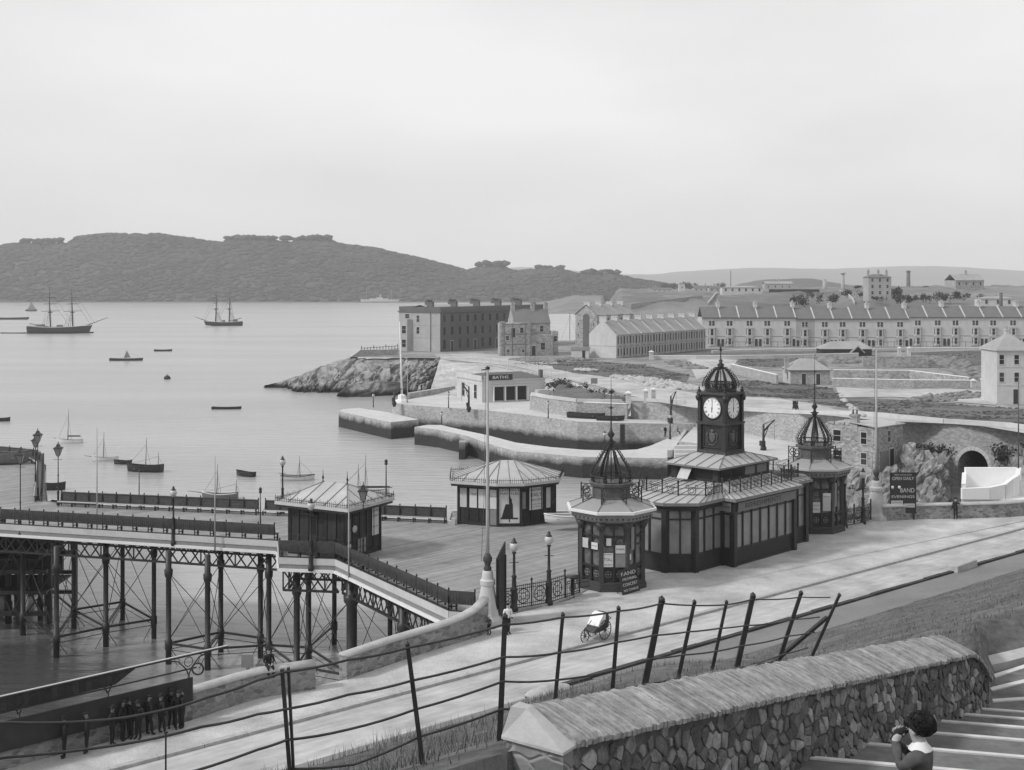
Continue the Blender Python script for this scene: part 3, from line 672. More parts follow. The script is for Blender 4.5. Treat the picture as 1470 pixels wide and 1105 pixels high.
for nm, x, D, r in [('a',81,93.6,.2),('b',152,96.4,.2),('c',221,98.6,.18),('d',106,101.5,.19),('e',176,104,.18),('f',68,109,.22),('g',33,99.5,.2),('h',12,103,.24),('i',45,112,.25),('j',-15,101,.24),
                    ('k',242,92.0,.2),('l',298,90.6,.2),('m',317,95,.19),('n',374,93.5,.19),('o',386,91.6,.19),
                    ('p',426,86.6,.22),('q',443,91,.2),('r',505,84.4,.36),('s',579,77.5,.27),('t',640,73.6,.25),('u',560,92,.18),('v',480,97,.18),('w',26,108,.3),('x',3,112,.3),('y',58,104,.2)]:
    column(x, D, r, nm)
zt_ = 1.5
for p, q in [('a','b'),('b','c'),('d','e'),('a','d'),('b','d'),('c','e'),('b','e'),('k','l'),('k','m'),('l','m'),('l','o'),('m','n'),('n','o'),('o','q'),('p','q'),('o','p'),('p','r'),('q','r'),('r','u'),('r','s'),('s','u'),('q','v'),('g','a'),('f','d'),('g','f'),('s','t')]:
    a, c = COLS[p], COLS[q]; z = Vector((0,0,1))
    b = MB(); b.beam(a + z*zt_, c + z*zt_, .1, .16); b.tube([a + z*(zt_-.45), c + z*(zt_-.45)], .03, 4); b.build('tie_beam', M_dark, pier, world=True)
    b = MB(); b.tube([a + z*6.7, c + z*(zt_+.2)], .028, 4); b.tube([c + z*6.7, a + z*(zt_+.2)], .028, 4); b.tube([a + z*(zt_-.2), a.lerp(c, .35) + z*-.8], .028, 4); b.tube([c + z*(zt_-.2), c.lerp(a, .35) + z*-.8], .028, 4)
    b.build('tie_rod', M_dark, pier, world=True)
# landing stage in the shade under the pier on the left
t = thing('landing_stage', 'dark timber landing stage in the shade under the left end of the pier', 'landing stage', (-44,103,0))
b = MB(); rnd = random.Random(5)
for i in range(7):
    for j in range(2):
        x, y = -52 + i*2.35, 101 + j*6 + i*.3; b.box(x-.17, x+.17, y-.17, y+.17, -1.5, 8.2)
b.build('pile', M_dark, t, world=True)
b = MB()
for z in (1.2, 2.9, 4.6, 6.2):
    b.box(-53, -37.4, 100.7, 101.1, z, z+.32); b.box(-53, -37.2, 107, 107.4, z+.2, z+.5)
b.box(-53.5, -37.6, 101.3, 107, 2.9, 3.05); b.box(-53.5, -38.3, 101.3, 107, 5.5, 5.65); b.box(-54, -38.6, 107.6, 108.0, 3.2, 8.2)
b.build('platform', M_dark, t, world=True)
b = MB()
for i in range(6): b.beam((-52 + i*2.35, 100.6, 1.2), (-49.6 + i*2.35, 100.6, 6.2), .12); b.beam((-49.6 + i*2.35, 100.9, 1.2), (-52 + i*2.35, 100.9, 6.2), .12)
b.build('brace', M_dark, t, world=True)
# benches whose iron backs are the railing of the pier
def bench(pts, label, side, z=DZ, seat=True, step=1.25, white=True):
    """pts run along the deck edge; side = +1 if the deck lies to the left of the run"""
    o = pts[0]; t = thing('pier_bench', label, 'bench', (o[0], o[1], z), 0, 'iron backed benches along the pier edge')
    bk, st, sp = MB(), MB(), MB(); up = Vector((0,0,1)); brk = []
    for a, c in zip(pts, pts[1:]):
        a = Vector((a[0], a[1], z)); c = Vector((c[0], c[1], z)); d = (c-a).normalized(); n = Vector((-d.y, d.x, 0))*side; Lg = (c-a).length
        for h, th in ((1.12,.07),(.88,.035),(.62,.035),(.42,.05)): bk.beam(a + up*h - n*.0, c + up*h, th, th)
        bk.add([a + up*.44 + n*.02, c + up*.44 + n*.02, c + up*1.1 + n*-.03, a + up*1.1 - n*.03, a + up*.44 + n*.0, c + up*.44, c + up*1.1 - n*.05, a + up*1.1 - n*.05], [[0,1,2,3],[7,6,5,4],[3,2,6,7],[4,5,1,0]])
        m_ = int(Lg/.17)
        for i in range(m_): q = a + d*(i+.5)*Lg/m_; bk.beam(q + up*.42 - n*.05, q + up*1.18 - n*.05, .03)
        if seat:
            st.add([a + up*.46 + n*.1, c + up*.46 + n*.1, c + up*.46 + n*.62, a + up*.46 + n*.62, a + up*.40 + n*.1, c + up*.40 + n*.1, c + up*.38 + n*.62, a + up*.38 + n*.62], [[0,1,2,3],[7,6,5,4],[3,2,6,7],[4,5,1,0]])
            st.k = 1; st.add([a + up*.37 + n*.62, c + up*.37 + n*.62, c + up*.47 + n*.62, a + up*.47 + n*.62, a + up*.37 + n*.67, c + up*.37 + n*.67, c + up*.47 + n*.67, a + up*.47 + n*.67], [[0,1,2,3],[7,6,5,4],[3,2,6,7],[4,5,1,0]]); st.k = 0
        k = max(1, int(Lg/step))
        for i in range(k + 1):
            q = a + d*Lg*i/k; e = MB()
            e.beam(q + up*.0, q + up*1.22, .07); e.lathe([(.05,0),(.06,.06),(.0,.16)], 6, q + up*1.2)
            if seat: e.beam(q + n*.12 + up*.46, q + n*.05 + up*.98, .05); e.beam(q + n*.5, q + n*.5 + up*.42, .22, .1); e.beam(q + n*.06 + up*.2, q + n*.6 + up*.2, .05)
            brk.append(e)
    bk.build('back', M_iron, t, world=True)
    if seat: st.build('seat', [M_panel, M_cream if white else M_panel], t, world=True)
    if len(brk) <= 60:
        for e in brk: e.build('bracket', M_dark, t, world=True)
    else:
        e = MB()
        for q in brk: e.add(q.v, q.f)
        e.build('bracket', M_dark, t, world=True)
    return t

bench([(-38.4,106.9),(-20.8,102.9)], 'far side bench with pale seat edge, left length up to the near hut', -1)
bench([(-20.2,102.75),(-5.2,99.3)], 'far side bench with pale seat edge between the two huts', -1)
bench([(-88,110.5),(-39.8,97.16)], 'near side bench back of the pier at the left border of the picture', 1, 9.3)
bench([(-39.6,97.1),(-17.2,90.78)], 'near side bench back along the causeway left of the near hut', 1, 9.3)
bench([(-15.8,85.3),(-11.95,84.75),(-3.6,71.4),(-2.1,71.0)], 'near side bench back sloping down to the white flagstaff pedestal', 1, 9.3)
bench([(-90,139.6),(-70,139.1),(-56,136.6),(-51.1,133.9),(-48.5,129.8),(-43.6,116.5),(-40.8,108.8)], 'curved far bench round the head of the pier at the far left', -1, 9.0, True, 1.6)
# ----------------------------------------------------------------- lamps and poles
def lantern_post(label, loc, H=5.2, sc=1.0, group='lantern lamp posts on the pier'):
    t = thing('lamp_post', label, 'lamp post', loc, 0, group); b = MB()
    b.lathe([(.16,0),(.17,.1),(.1,.25),(.09,1.0),(.12,1.06),(.07,1.15),(.045,2.4),(.075,2.5),(.045,2.6),(.035,H-1.0),(.07,H-.95),(.05,H-.86)], 8)
    b.beam((-.38,0,H-1.15), (.38,0,H-1.15), .03); b.build('post', M_dark, t)
    g = MB(); g.loft([[(r*i, r*j, z) for i, j in ((-1,-1),(1,-1),(1,1),(-1,1))] for r, z in ((.1,H-.86),(.27,H-.22))]); lt = g.build('lantern', M_pane, t)
    b = MB(); b.loft([[(r*i, r*j, z) for i, j in ((-1,-1),(1,-1),(1,1),(-1,1))] for r, z in ((.34,H-.22),(.34,H-.17),(.15,H-.02),(.11,H+.1),(.13,H+.12),(.03,H+.2),(.02,H+.4))])
    for i, j in ((-1,-1),(1,-1),(1,1),(-1,1)): b.beam((.1*i,.1*j,H-.86), (.28*i,.28*j,H-.2), .03)
    b.build('lantern_cap', M_dark, lt)
    return t
def globe_post(label, loc, H=4.0, group='globe lamp posts', base=.2, dark=M_dark):
    t = thing('lamp_post', label, 'lamp post', loc, 0, group); b = MB()
    b.lathe([(base,0),(base,.25),(base*.8,.3),(base*.75,1.15),(base*.95,1.2),(base*.6,1.35),(base*.5,1.9),(base*.7,1.98),(base*.36,2.1),(base*.3,H-.45),(base*.6,H-.38),(base*.35,H-.3)], 10)
    b.beam((-.28,0,H-.95), (.28,0,H-.95), .035); b.build('post', dark, t)
    g = MB(); g.lathe([(.08,H-.32),(.2,H-.22),(.27,H-.04),(.24,H+.12),(.14,H+.22)], 12); gl = g.build('globe', M_globe, t)
    MB().lathe([(.2,H+.19),(.17,H+.24),(.1,H+.3),(.09,H+.4),(.02,H+.5)], 10).build('globe_cap', dark, gl)
    return t
lantern_post('lantern lamp post standing at the curved corner of the pier head', (-41.3,109.2,9), 5.9)
copyl = lantern_post('lantern lamp post at the left end of the far bench', (-38.8,107.2,9), 5.0)
lantern_post('lantern lamp post rising from the near railing at far left', (-37.9,96.65,8.5), 6.4)
lantern_post('thin lantern post behind the lamp of the curved corner', (-44.3,116.6,9), 4.5)
lantern_post('lantern lamp post at the right front corner of the near hut', (-9.85,83.0,8.4), 6.0)
globe_post('globe lamp post rising from the near railing of the causeway', (-25.1,92.95,8.5), 3.9)
globe_post('globe lamp post in front of the near hut', (-13.6,84.8,8.5), 4.4)
globe_post('small globe lamp on the far side beyond the roof of the near hut', (-18.9,103.3,9), 4.2)
globe_post('globe lamp post on the ornamental railing nearest the flagstaff', P(738,877,9), 3.75, 'globe lamps on the railing beside the left kiosk', .24)
globe_post('globe lamp post on the ornamental railing nearer the left kiosk', P(788,868,9), 3.85, 'globe lamps on the railing beside the left kiosk', .24)
globe_post('globe lamp post at the left end of the railing by the right kiosk', P(1213,757,9), 3.7, 'globe lamps on the railing beside the right kiosk', .24)
globe_post('globe lamp post at the pedestal end of the railing by the right kiosk', P(1239,752,9), 3.9, 'globe lamps on the railing beside the right kiosk', .24)
def pole(label, p, H, r=.05, m=M_pole, name='pole', cat='pole', knob=False, ring=False):
    t = thing(name, label, cat, p); b = MB(); b.tube([(0,0,0),(0,0,H*.5),(0,0,H)], [r, r*.85, r*.5], 8); 
    b.build('shaft', m, t)
    if knob: MB().lathe([(r*1.6,H-.12),(r*2,H),(0,H+.12)], 8).build('finial', M_dark, t)
    if ring:
        b = MB(); b.lathe([(r*1.9,H*.33),(r*1.9,H*.36)], 8); b.lathe([(r*1.8,H*.93),(r*1.8,H*.97)], 8); b.build('collar', M_dark, t)
    return t
pole('pale slender flag pole on the causeway edge at left', (-33.6*.935,95.1*.998,8.4), 8.6, .055)
pole('pale flag pole on the causeway edge nearer the near hut', (-21.7,91.6,8.4), 6.9, .06)
pole('pale flag pole leaning before the right corner of the near hut', (-10.75,82.6,8.3), 6.0, .06)
pole('dark pole behind the far bench left of the globe lamp', (-31.4,105.6,9), 3.5, .05, M_dark, knob=True)
pole('dark pole rising from the near railing beside the near hut', (-18.3,91.2,8.4), 4.6, .06, M_dark, knob=True, ring=True)
pole('dark pole at the far right corner behind the near hut', (-10.1,100.6,9), 4.7, .07, M_dark, knob=True, ring=True)
# flagstaffs on their pedestals
def flagstaff(label, base, H, ped=2.9, yard=None, sc=1.0):
    t = thing('flagstaff', label, 'flagstaff', base); b = MB()
    b.lathe([(.95*sc,0),(.93*sc,.3),(.8*sc,.55),(.7*sc,1.05),(.52*sc,1.75),(.44*sc,ped*.72),(.5*sc,ped*.74),(.52*sc,ped*.82),(.4*sc,ped*.85),(.36*sc,ped*.96),(.3*sc,ped)], 16, smooth=False)
    b.build('pedestal', M_render if sc < 1 else M_cope, t)
    MB().lathe([(.2,ped-.05),(.22,ped+.15),(.16,ped+.25),(.17,ped+.4),(.24,ped+.5),(.26,ped+.68),(.18,ped+.85),(.12,ped+.95)], 12).build('socket', M_panel, t)
    b = MB(); b.tube([(0,0,ped+.8),(0,0,ped+3),(0,0,H)], [.11,.1,.06], 10); b.build('mast', M_pole, t)
    if yard: b = MB(); b.beam((-yard,0,H-.08),(yard*.35,0,H-.02), .06); b.lathe([(.12,0),(.14,.08),(.0,.16)], 8, (0,0,H)); b.build('crosstree', M_dark, t)
    b = MB(); b.tube([(-.35,0,ped+.5),(-.2,0,H*.5),(-.1,0,H)], .012, 4); b.build('halyard', M_spar, t)
    return t
flagstaff('tall flagstaff on white pedestal at the end of the parapet wall', P(700,896,9), 14.2, 3.0, .35, .82)
flagstaff('tall flagstaff on grey bell shaped pedestal beside the dark notice board', P(1258,745,9), 13.6, 3.1, None, 1.05)
pole('tall bare flag pole at the right border before the rocks', Q(1462,672,112), 8.0, .07, M_spar, 'flagstaff', 'flagstaff')
b = MB(); a, c = P(712,898,9), P(716.5,885,9)
t = thing('hoarding', 'narrow dark boarded hoarding beside the white flagstaff pedestal', 'hoarding', a)
d = Vector((c.x-a.x+.35, c.y-a.y, 0)); d.normalize()
MB().add([a + Vector((0,0,.25)), a + d*1.75 + Vector((0,0,.25)), a + d*1.75 + Vector((0,0,4.3)), a + Vector((0,0,3.7)), a + Vector((.07,0,.25)), a + d*1.75 + Vector((.07,0,.25)), a + d*1.75 + Vector((.07,0,4.3)), a + Vector((.07,0,3.7))], [[0,1,2,3],[7,6,5,4],[3,2,6,7],[4,5,1,0],[0,3,7,4],[1,5,6,2]]).build('board', M_brown, t, world=True, fix=True)
for s in (.15, 1.6): MB().beam(a + d*s + Vector((.12,0,0)), a + d*s + Vector((.12,0,3.6)), .08).build('leg', M_dark, t, world=True)
# ----------------------------------------------------------------- the two huts
def seamlines(sm, P0, P1, T0, T1, m):                                # roof seams square to the eave, cut off by the hips
    d = (P1-P0); Lg = d.length; d = d/Lg; s0, s1 = (T0-P0).dot(d), (T1-P0).dot(d); r = T0 - (P0 + d*s0); up = Vector((0,0,.02))
    for k in range(1, m):
        s = Lg*k/m; f = s/s0 if s < s0 else (Lg-s)/(Lg-s1) if s > s1 else 1.
        sm.beam(P0 + d*s + up, P0 + d*s + r*max(.02, f) + up, .05, .05)
def hut(name_label, poly, H, over, ridge, rh, fin, base=.35):
    """poly: local footprint (counter-clockwise), H wall height, ridge: two local points, rh ridge height"""
    t = thing('ticket_hut', name_label[0], 'hut', name_label[1], 0, 'dark timber huts on the pier')
    n = len(poly); cx = sum(p[0] for p in poly)/n; cy = sum(p[1] for p in poly)/n
    def exp(k): 
        r = []
        for i in range(n):
            a, p, c = (Vector(poly[(i+j) % n]) for j in (-1, 0, 1)); d1 = (p-a).normalized(); d2 = (c-p).normalized()
            nn = (Vector((d1.y, -d1.x)) + Vector((d2.y, -d2.x))); nn = nn/ max(.3, nn.length_squared) * 2; r.append((p + nn*k))
        return r
    MB().prism(poly, 0, H).build('wall', M_brown, t)
    b = MB(); e = exp(.05)
    b.prism(e, 0, base*.6); b.prism(exp(.04), 1.28, 1.42); b.prism(exp(.05), H-.35, H)
    for i in range(n):
        p = Vector(poly[i]); b.box(p.x-.11, p.x+.11, p.y-.11, p.y+.11, 0, H)
        q = Vector(poly[(i+1) % n]); m = max(2, round((q-p).length/.85)); d = (q-p).normalized(); nn = Vector((d.y, -d.x))
        for k in range(1, m): s = p.lerp(q, k/m) + nn*.03; b.beam((s.x, s.y, base), (s.x, s.y, H), .09, .06, (nn.x, nn.y, 0))
    b.build('frame', M_dark, t)
    eo, ei = exp(over), exp(over-.12); z = H + .1
    b = MB(); b.prism(eo, z-.12, z+.1); b.build('eave', M_cream, t)
    b = MB(); b.prism(exp(over-.1), z-.3, z-.125); b.build('soffit', M_dark, t)
    b = MB(); top = []
    R0, R1 = Vector(ridge[0]), Vector(ridge[1]); seams = MB()
    for p in ei:
        u = (p - R0).dot((R1-R0))/max(1e-6, (R1-R0).length_squared); u = max(0, min(1, u)); u = 0. if u < .5 else 1.
        top.append(R0.lerp(R1, u))
    for i in range(n):
        j = (i+1) % n; P0, P1 = Vector((*ei[i], z+.1)), Vector((*ei[j], z+.1)); T0, T1 = Vector((*top[i], rh)), Vector((*top[j], rh))
        b.add([P0, P1, T1, T0] if (T1-T0).length > .01 else [P0, P1, T0], [[0,1,2,3] if (T1-T0).length > .01 else [0,1,2]])
        seams.tube([P0, T0], .045, 5); m = max(2, round((P1-P0).length/.95))
        seamlines(seams, P0, P1, T0, T1, m)
    r = b.build('roof', M_zinc, t)
    seams.build('seam', M_lead, r)
    cr = MB()                                                        # spiked iron cresting on the eaves
    for i in range(n):
        P0, P1 = Vector((*exp(over-.02)[i], z+.1)), Vector((*exp(over-.02)[(i+1) % n], z+.1)); m = int((P1-P0).length/.16)
        cr.beam(P0 + Vector((0,0,.22)), P1 + Vector((0,0,.22)), .035)
        for k in range(m): q = P0.lerp(P1, (k+.5)/m); cr.beam(q, q + Vector((0,0,.34 if k % 4 else .44)), .03)
    cr.build('cresting', M_dark, r)
    if fin:
        f = MB()
        for q in (R0, R1): f.lathe([(.07,0),(.03,.2),(.08,.35),(.03,.5),(.01,.95)], 6, (q.x, q.y, rh-.05))
        f.build('finial', M_dark, r)
    return t
def poster(par, p, n, w, h, lines, paper=None, ink=None, name='poster', M0=None):
    """a bill on a wall: lines = [(text, size, dy)]"""
    M = facing(p, n); b = MB(); b.M = M; b.box(-w/2, w/2, -h/2, h/2, -.01, .012); po = b.build(name, paper or M_poster, par)
    for tx, sz, dy in lines: text(tx, sz, po, ink or M_ink, M @ Matrix.Translation((0, dy, .014)), 'lettering', .002, w=w*.86 if len(tx) > 2 else None)
    return po
def wallpt(poly, i, s, z, o=.045):
    a, c = Vector(poly[i]), Vector(poly[(i+1) % len(poly)]); d = (c-a).normalized(); n = Vector((d.y, -d.x)); q = a.lerp(c, s) + n*o
    return (q.x, q.y, z), (n.x, n.y, 0)
# hut 1: near corner at the origin
e1 = Vector((.5,.866))*3.95; e2 = Vector((-.866,.5))*4.9
h1p = [(0,0), tuple(e1), tuple(e1+e2), tuple(e2)]; c1 = (e1+e2)/2
H1 = hut(('near dark timber hut with flared zinc roof on the pier corner', (-11.35,85.55,DZ)), h1p, 3.5, .75, (c1 + e2*.22, c1 - e2*.22), 4.85, True)
q, n_ = wallpt(h1p, 0, .24, 2.0); b = MB(); b.M = facing(q, n_); b.lathe([(.0,0),(.26,0),(.26,.03),(0,.03)], 16); b.build('badge', M_cream, H1)
q, n_ = wallpt(h1p, 0, .26, 2.75); b = MB(); b.M = facing(q, n_); b.lathe([(.0,0),(.2,0),(.2,.03),(0,.03)], 12); b.build('badge', M_panel, H1)
poster(H1, *wallpt(h1p, 0, .85, 2.2), .75, 2.0, [("STEAMERS", .16, .7),("DAILY", .2, .35),("SAILINGS", .12, -.4)])
poster(H1, *wallpt(h1p, 0, .45, .75), .95, 1.0, [("NOTICE", .2, -.1)], M_grey)
poster(H1, *wallpt(h1p, 0, .06, 2.4), .45, .75, [], M_grey)
poster(H1, *wallpt(h1p, 0, .07, 1.6), .42, .7, [], M_grey)
poster(H1, *wallpt(h1p, 0, .07, .65), .5, .8, [], M_cream)
q, n_ = wallpt(h1p, 3, .42, 2.3); b = MB(); b.M = facing(q, n_); b.box(-.45,.45,-.75,.75,-.03,.0); b.build('hatch', M_glass, H1)
q, n_ = wallpt(h1p, 3, .42, 3.0); b = MB(); b.M = facing(q, n_); b.box(-.5,.5,-.03,.03,0,.5); b.build('hatch_flap', M_brown, H1)
# hut 2
o2 = Vector((-.2, 98.5)); h2 = [(-4.2,98.7),(-1.1,97.5),(.7,97.6),(3.1,99.3),(3.5,102.4),(.9,103.2),(-1.6,103.2),(-4.3,102.2)]
h2p = [(x - o2.x, y - o2.y) for x, y in h2]
H2 = hut(('farther dark timber hut with bills on its front near the harbour', (o2.x, o2.y, DZ)), h2p, 3.25, .7, ((-.75,2.0),(.35,2.0)), 4.75, False)
po = poster(H2, *wallpt(h2p, 1, .5, 1.68), 1.72, 2.85, [("LOVEDALL'S", .3, 1.17),("MANTLES", .24, .87)])
qp, qn = wallpt(h2p, 1, .5, 1.68, .065); Mp = facing(qp, qn); b = MB(); b.M = Mp                    # lady in a long cloak on the bill
sil = [(-.62,-1.0),(.28,-1.0),(.27,-.4),(.26,.05),(.18,.25),(.2,.42),(.1,.52),(.09,.62),(.02,.74),(-.04,.62),(-.05,.5),(-.02,.3),(-.04,.05),(-.28,.08),(-.36,-.1)]
b.loft([[(x, y, z) for x, y in sil] for z in (0, .006)]); b.box(-.7,.66,-1.1,-.98,0,.006); b.build('silhouette', M_ink, po)
poster(H2, *wallpt(h2p, 2, .48, 2.05), 1.25, 1.75, [("WESTERN", .24, .66),("DAILY", .42, .28),("MERCURY", .26, -.12),("MORNING NEWS", .1, -.45),("ONE PENNY", .1, -.65)])
poster(H2, *wallpt(h2p, 2, .9, 2.0), .45, 1.6, [], M_cream)
poster(H2, *wallpt(h2p, 2, .08, 2.0), .36, 1.3, [], M_grey)
for s, mm, ln in ((.12, M_cream, []),(.38, M_poster, [("TEA", .25, .3)]),(.6, M_poster, []),(.9, M_poster, [("BOATS", .18, .2)])):
    poster(H2, *wallpt(h2p, 0, s, 2.1), .62, 1.5, ln, mm)
q, n_ = wallpt(h2p, 0, .92, .7); b = MB(); b.M = facing(q, n_); b.box(-.35,.35,-.6,.6,0,.02); b.build('door_panel', M_grey, H2)
t = thing('crate', 'small pale box on the deck at the left foot of the far hut', 'box', (-4.75, 98.45, DZ)); b = MB(); b.box(-.3,.3,-.25,.25,0,.3); b.box(-.02,.32,-.2,.2,.3,.48); b.build('body', M_cream, t)
# small white boat laid up on trestles right of hut 2
def hull(b, Lh, B, H, sheer=.25, n=15, m=7, open_=True, stern=.72, z0=0., rake=.1):
    rings = []; th = []
    for i in range(n):
        u = i/(n-1); x = -Lh/2 + Lh*u; w = B/2*((1 - (1-u)**2.6) ** .8 if u < .999 else 1)
        w = B/2 * (stern + (1-stern)*sin(pi*min(.5, u*.9)) ) * (1 - max(0, (u-.45)/.55)**2.3); w = max(w, .015)
        zs = H*(1 + sheer*(abs(2*u-.9)**2)); kz = H*.25*max(0, (u-.75)/.25)**2; ring = []
        for j in range(m*2+1):
            t = pi*(j/(m*2)); yy = -cos(t)*w; zz = zs - (zs-kz)*sin(t)**.6; ring.append((x + rake*Lh*.25*(zz/zs)*(u > .9), yy, z0 + zz))
        rings.append(ring)
    b.loft(rings, closed=False, smooth=True)
    inn = [[(p[0], p[1]*.9, p[2] if k in (0, m*2) else p[2] + .06) for k, p in enumerate(r)] for r in rings]
    b.add([p for r in (rings[0],) for p in r], [list(range(m*2+1))])
    return rings, inn
def boat(label, loc, rz, Lh=5., B=1.7, H=.7, m=M_gullw, mast=0, name='rowing_boat', cat='boat', boom=False, group='small boats afloat in the sound', deck=False, masts=None, stripe=None, sprit=0, floor=M_spar):
    t = thing(name, label, cat, loc, rz, group); b = MB(); r, inn = hull(b, Lh, B, H, z0=-.22); b.build('hull', m, t)
    b = MB(); zz = H*.55 if not deck else H*.92
    ring = [(q[0][0], q[0][1]*.9, zz-.2) for q in r] + [(q[-1][0], q[-1][1]*.9, zz-.2) for q in r][::-1]; b.add(ring, [list(range(len(ring)))]); b.build('floor' if not deck else 'deck', floor, t)
    b = MB()
    for side in (0, -1): b.tube([Vector(q[side]) for q in r], .05, 5)
    b.build('gunwale', stripe or m, t)
    if not deck:
        for s in (-.28, 0, .24): MB().box(s*Lh-.12, s*Lh+.12, -B*.42, B*.42, H*.62-.2, H*.66-.2).build('thwart', M_pole, t)
    for k, (mx_, mh) in enumerate(masts or ([(.08, mast)] if mast else [])):
        MB().tube([(mx_*Lh,0,0),(mx_*Lh - .03*mh,0,mh)], [.07,.03], 6).build('mast', M_spar, t)
        b = MB(); b.tube([(mx_*Lh-.02*mh,0,mh*.8),(Lh*.48,0,H*.9)], .02, 3); b.tube([(mx_*Lh-.02*mh,0,mh*.8),(mx_*Lh-.4,B*.45,H*.7)], .02, 3); b.tube([(mx_*Lh-.02*mh,0,mh*.8),(mx_*Lh-.4,-B*.45,H*.7)], .02, 3); b.build('rigging', M_spar, t)
        if boom: b = MB(); b.tube([(mx_*Lh,0,1.1),(mx_*Lh-Lh*.55,0,1.15)], .06, 6); b.tube([(mx_*Lh,.05,1.25),(mx_*Lh-Lh*.5,.05,1.25)], .1, 6); b.build('boom', M_spar, t)
    if sprit: MB().tube([(Lh*.35,0,H*.8),(Lh*.5+sprit,0,H*1.2)], [.07,.03], 6).build('bowsprit', M_spar, t)
    return t
boat('small white boat laid on the deck edge between the far hut and the left kiosk', (4.2,96.2,9.75), pi + .2, 3.4, 1.3, .6, M_white, 0, group='white boat by the hut')
# ----------------------------------------------------------------- kiosks and pavilion
ang = radians(46); U = Vector((cos(ang), sin(ang), 0)); V = Vector((sin(ang), -cos(ang), 0)); O = Vector((14.8, 88.9, DZ))
def octo(R, z, a0=pi/8): return [(R*cos(a0 + pi/4*k), R*sin(a0 + pi/4*k), z) for k in range(8)]
def lpanel(b, a, c, z0, z1, nb=10, rings=True, r=.028):              # ornamental cast-iron panel
    a = Vector(a); c = Vector(c); d = (c-a).normalized(); Lg = (c-a).length; up = Vector((0,0,1)); h = z1-z0
    for z in (z0, z1, z0 + h*.14, z1 - h*.14): b.beam(a + up*z, c + up*z, r*1.4)
    for k in range(nb+1): q = a + d*Lg*k/nb; b.beam(q + up*z0, q + up*(z1 + .08), r)
    if rings:
        m = a.lerp(c, .5) + up*(z0 + h*.5); R = min(Lg*.36, h*.34)
        b.ring(m, R, r, d, up, 14, 4); b.ring(m, R*.45, r, d, up, 10, 4)
        for k in range(8): t = pi/4*k; b.beam(m + (d*cos(t)+up*sin(t))*R*.45, m + (d*cos(t)+up*sin(t))*R, r)
def dome(b, R, z0, z1, nr, out=.18, top=.05, r=.05, k=2, pw=1.7):            # open ironwork cage
    prof_ = []
    for i in range(13):
        u = i/12; prof_.append((R*((1 - u**pw)**.75)*(1 + out*sin(pi*min(1, u*1.6))*(1-u)) + top, z0 + (z1-z0)*u))
    for j in range(nr):
        t = 2*pi*(j+.5)/nr
        for dt in (-.07, .07): b.tube([(rr*cos(t+dt), rr*sin(t+dt), z) for rr, z in prof_], r*.6, 5)
        for (r0, z_0), (r1, z_1) in zip(prof_, prof_[1:]): b.beam((r0*cos(t-.07), r0*sin(t-.07), z_0), (r1*cos(t+.07), r1*sin(t+.07), z_1), r*.7); b.beam((r0*cos(t+.07), r0*sin(t+.07), z_0), (r1*cos(t-.07), r1*sin(t-.07), z_1), r*.7)
    for j in range(nr):                                             # leafy crockets along every rib
        t = 2*pi*(j+.5)/nr; d = Vector((cos(t), sin(t), 0))
        for rr, z in prof_[1:-1]: b.ring(Vector((0,0,z)) + d*(rr + r*1.5), r*1.5, r*.35, d, (0,0,1), 7, 3); b.blob(Vector((0,0,z)) + d*(rr + r*2.6), r*.7, j, .3, 1)
    for j in range(nr*2):
        t = 2*pi*j/(nr*2); b.ring(Vector((prof_[1][0]*cos(t), prof_[1][0]*sin(t), z0 + .16)), .13, r*.3, (-sin(t), cos(t), 0), (0,0,1), 8, 3)
    for i in (0, k): b.ring((0,0,prof_[i][1]), prof_[i][0], r*.8, (1,0,0), (0,1,0), 24, 5)
def spire(b, z0, z1, s=1.):
    h = z1 - z0
    b.lathe([(.05*s,z0),(.22*s,z0+.1*h*.5),(.08*s,z0+.12*h),(.24*s,z0+.17*h),(.1*s,z0+.22*h),(.05*s,z0+.25*h),(.035*s,z0+.5*h),(.1*s,z0+.52*h),(.03*s,z0+.54*h),(.025*s,z0+.72*h),(.09*s,z0+.74*h),(.02*s,z0+.76*h),(.008*s,z1)], 8)
    for k in (.52, .74): b.beam((-.22*s,0,z0+k*h),(.22*s,0,z0+k*h), .03*s); b.beam((0,-.22*s,z0+k*h),(0,.22*s,z0+k*h), .03*s)
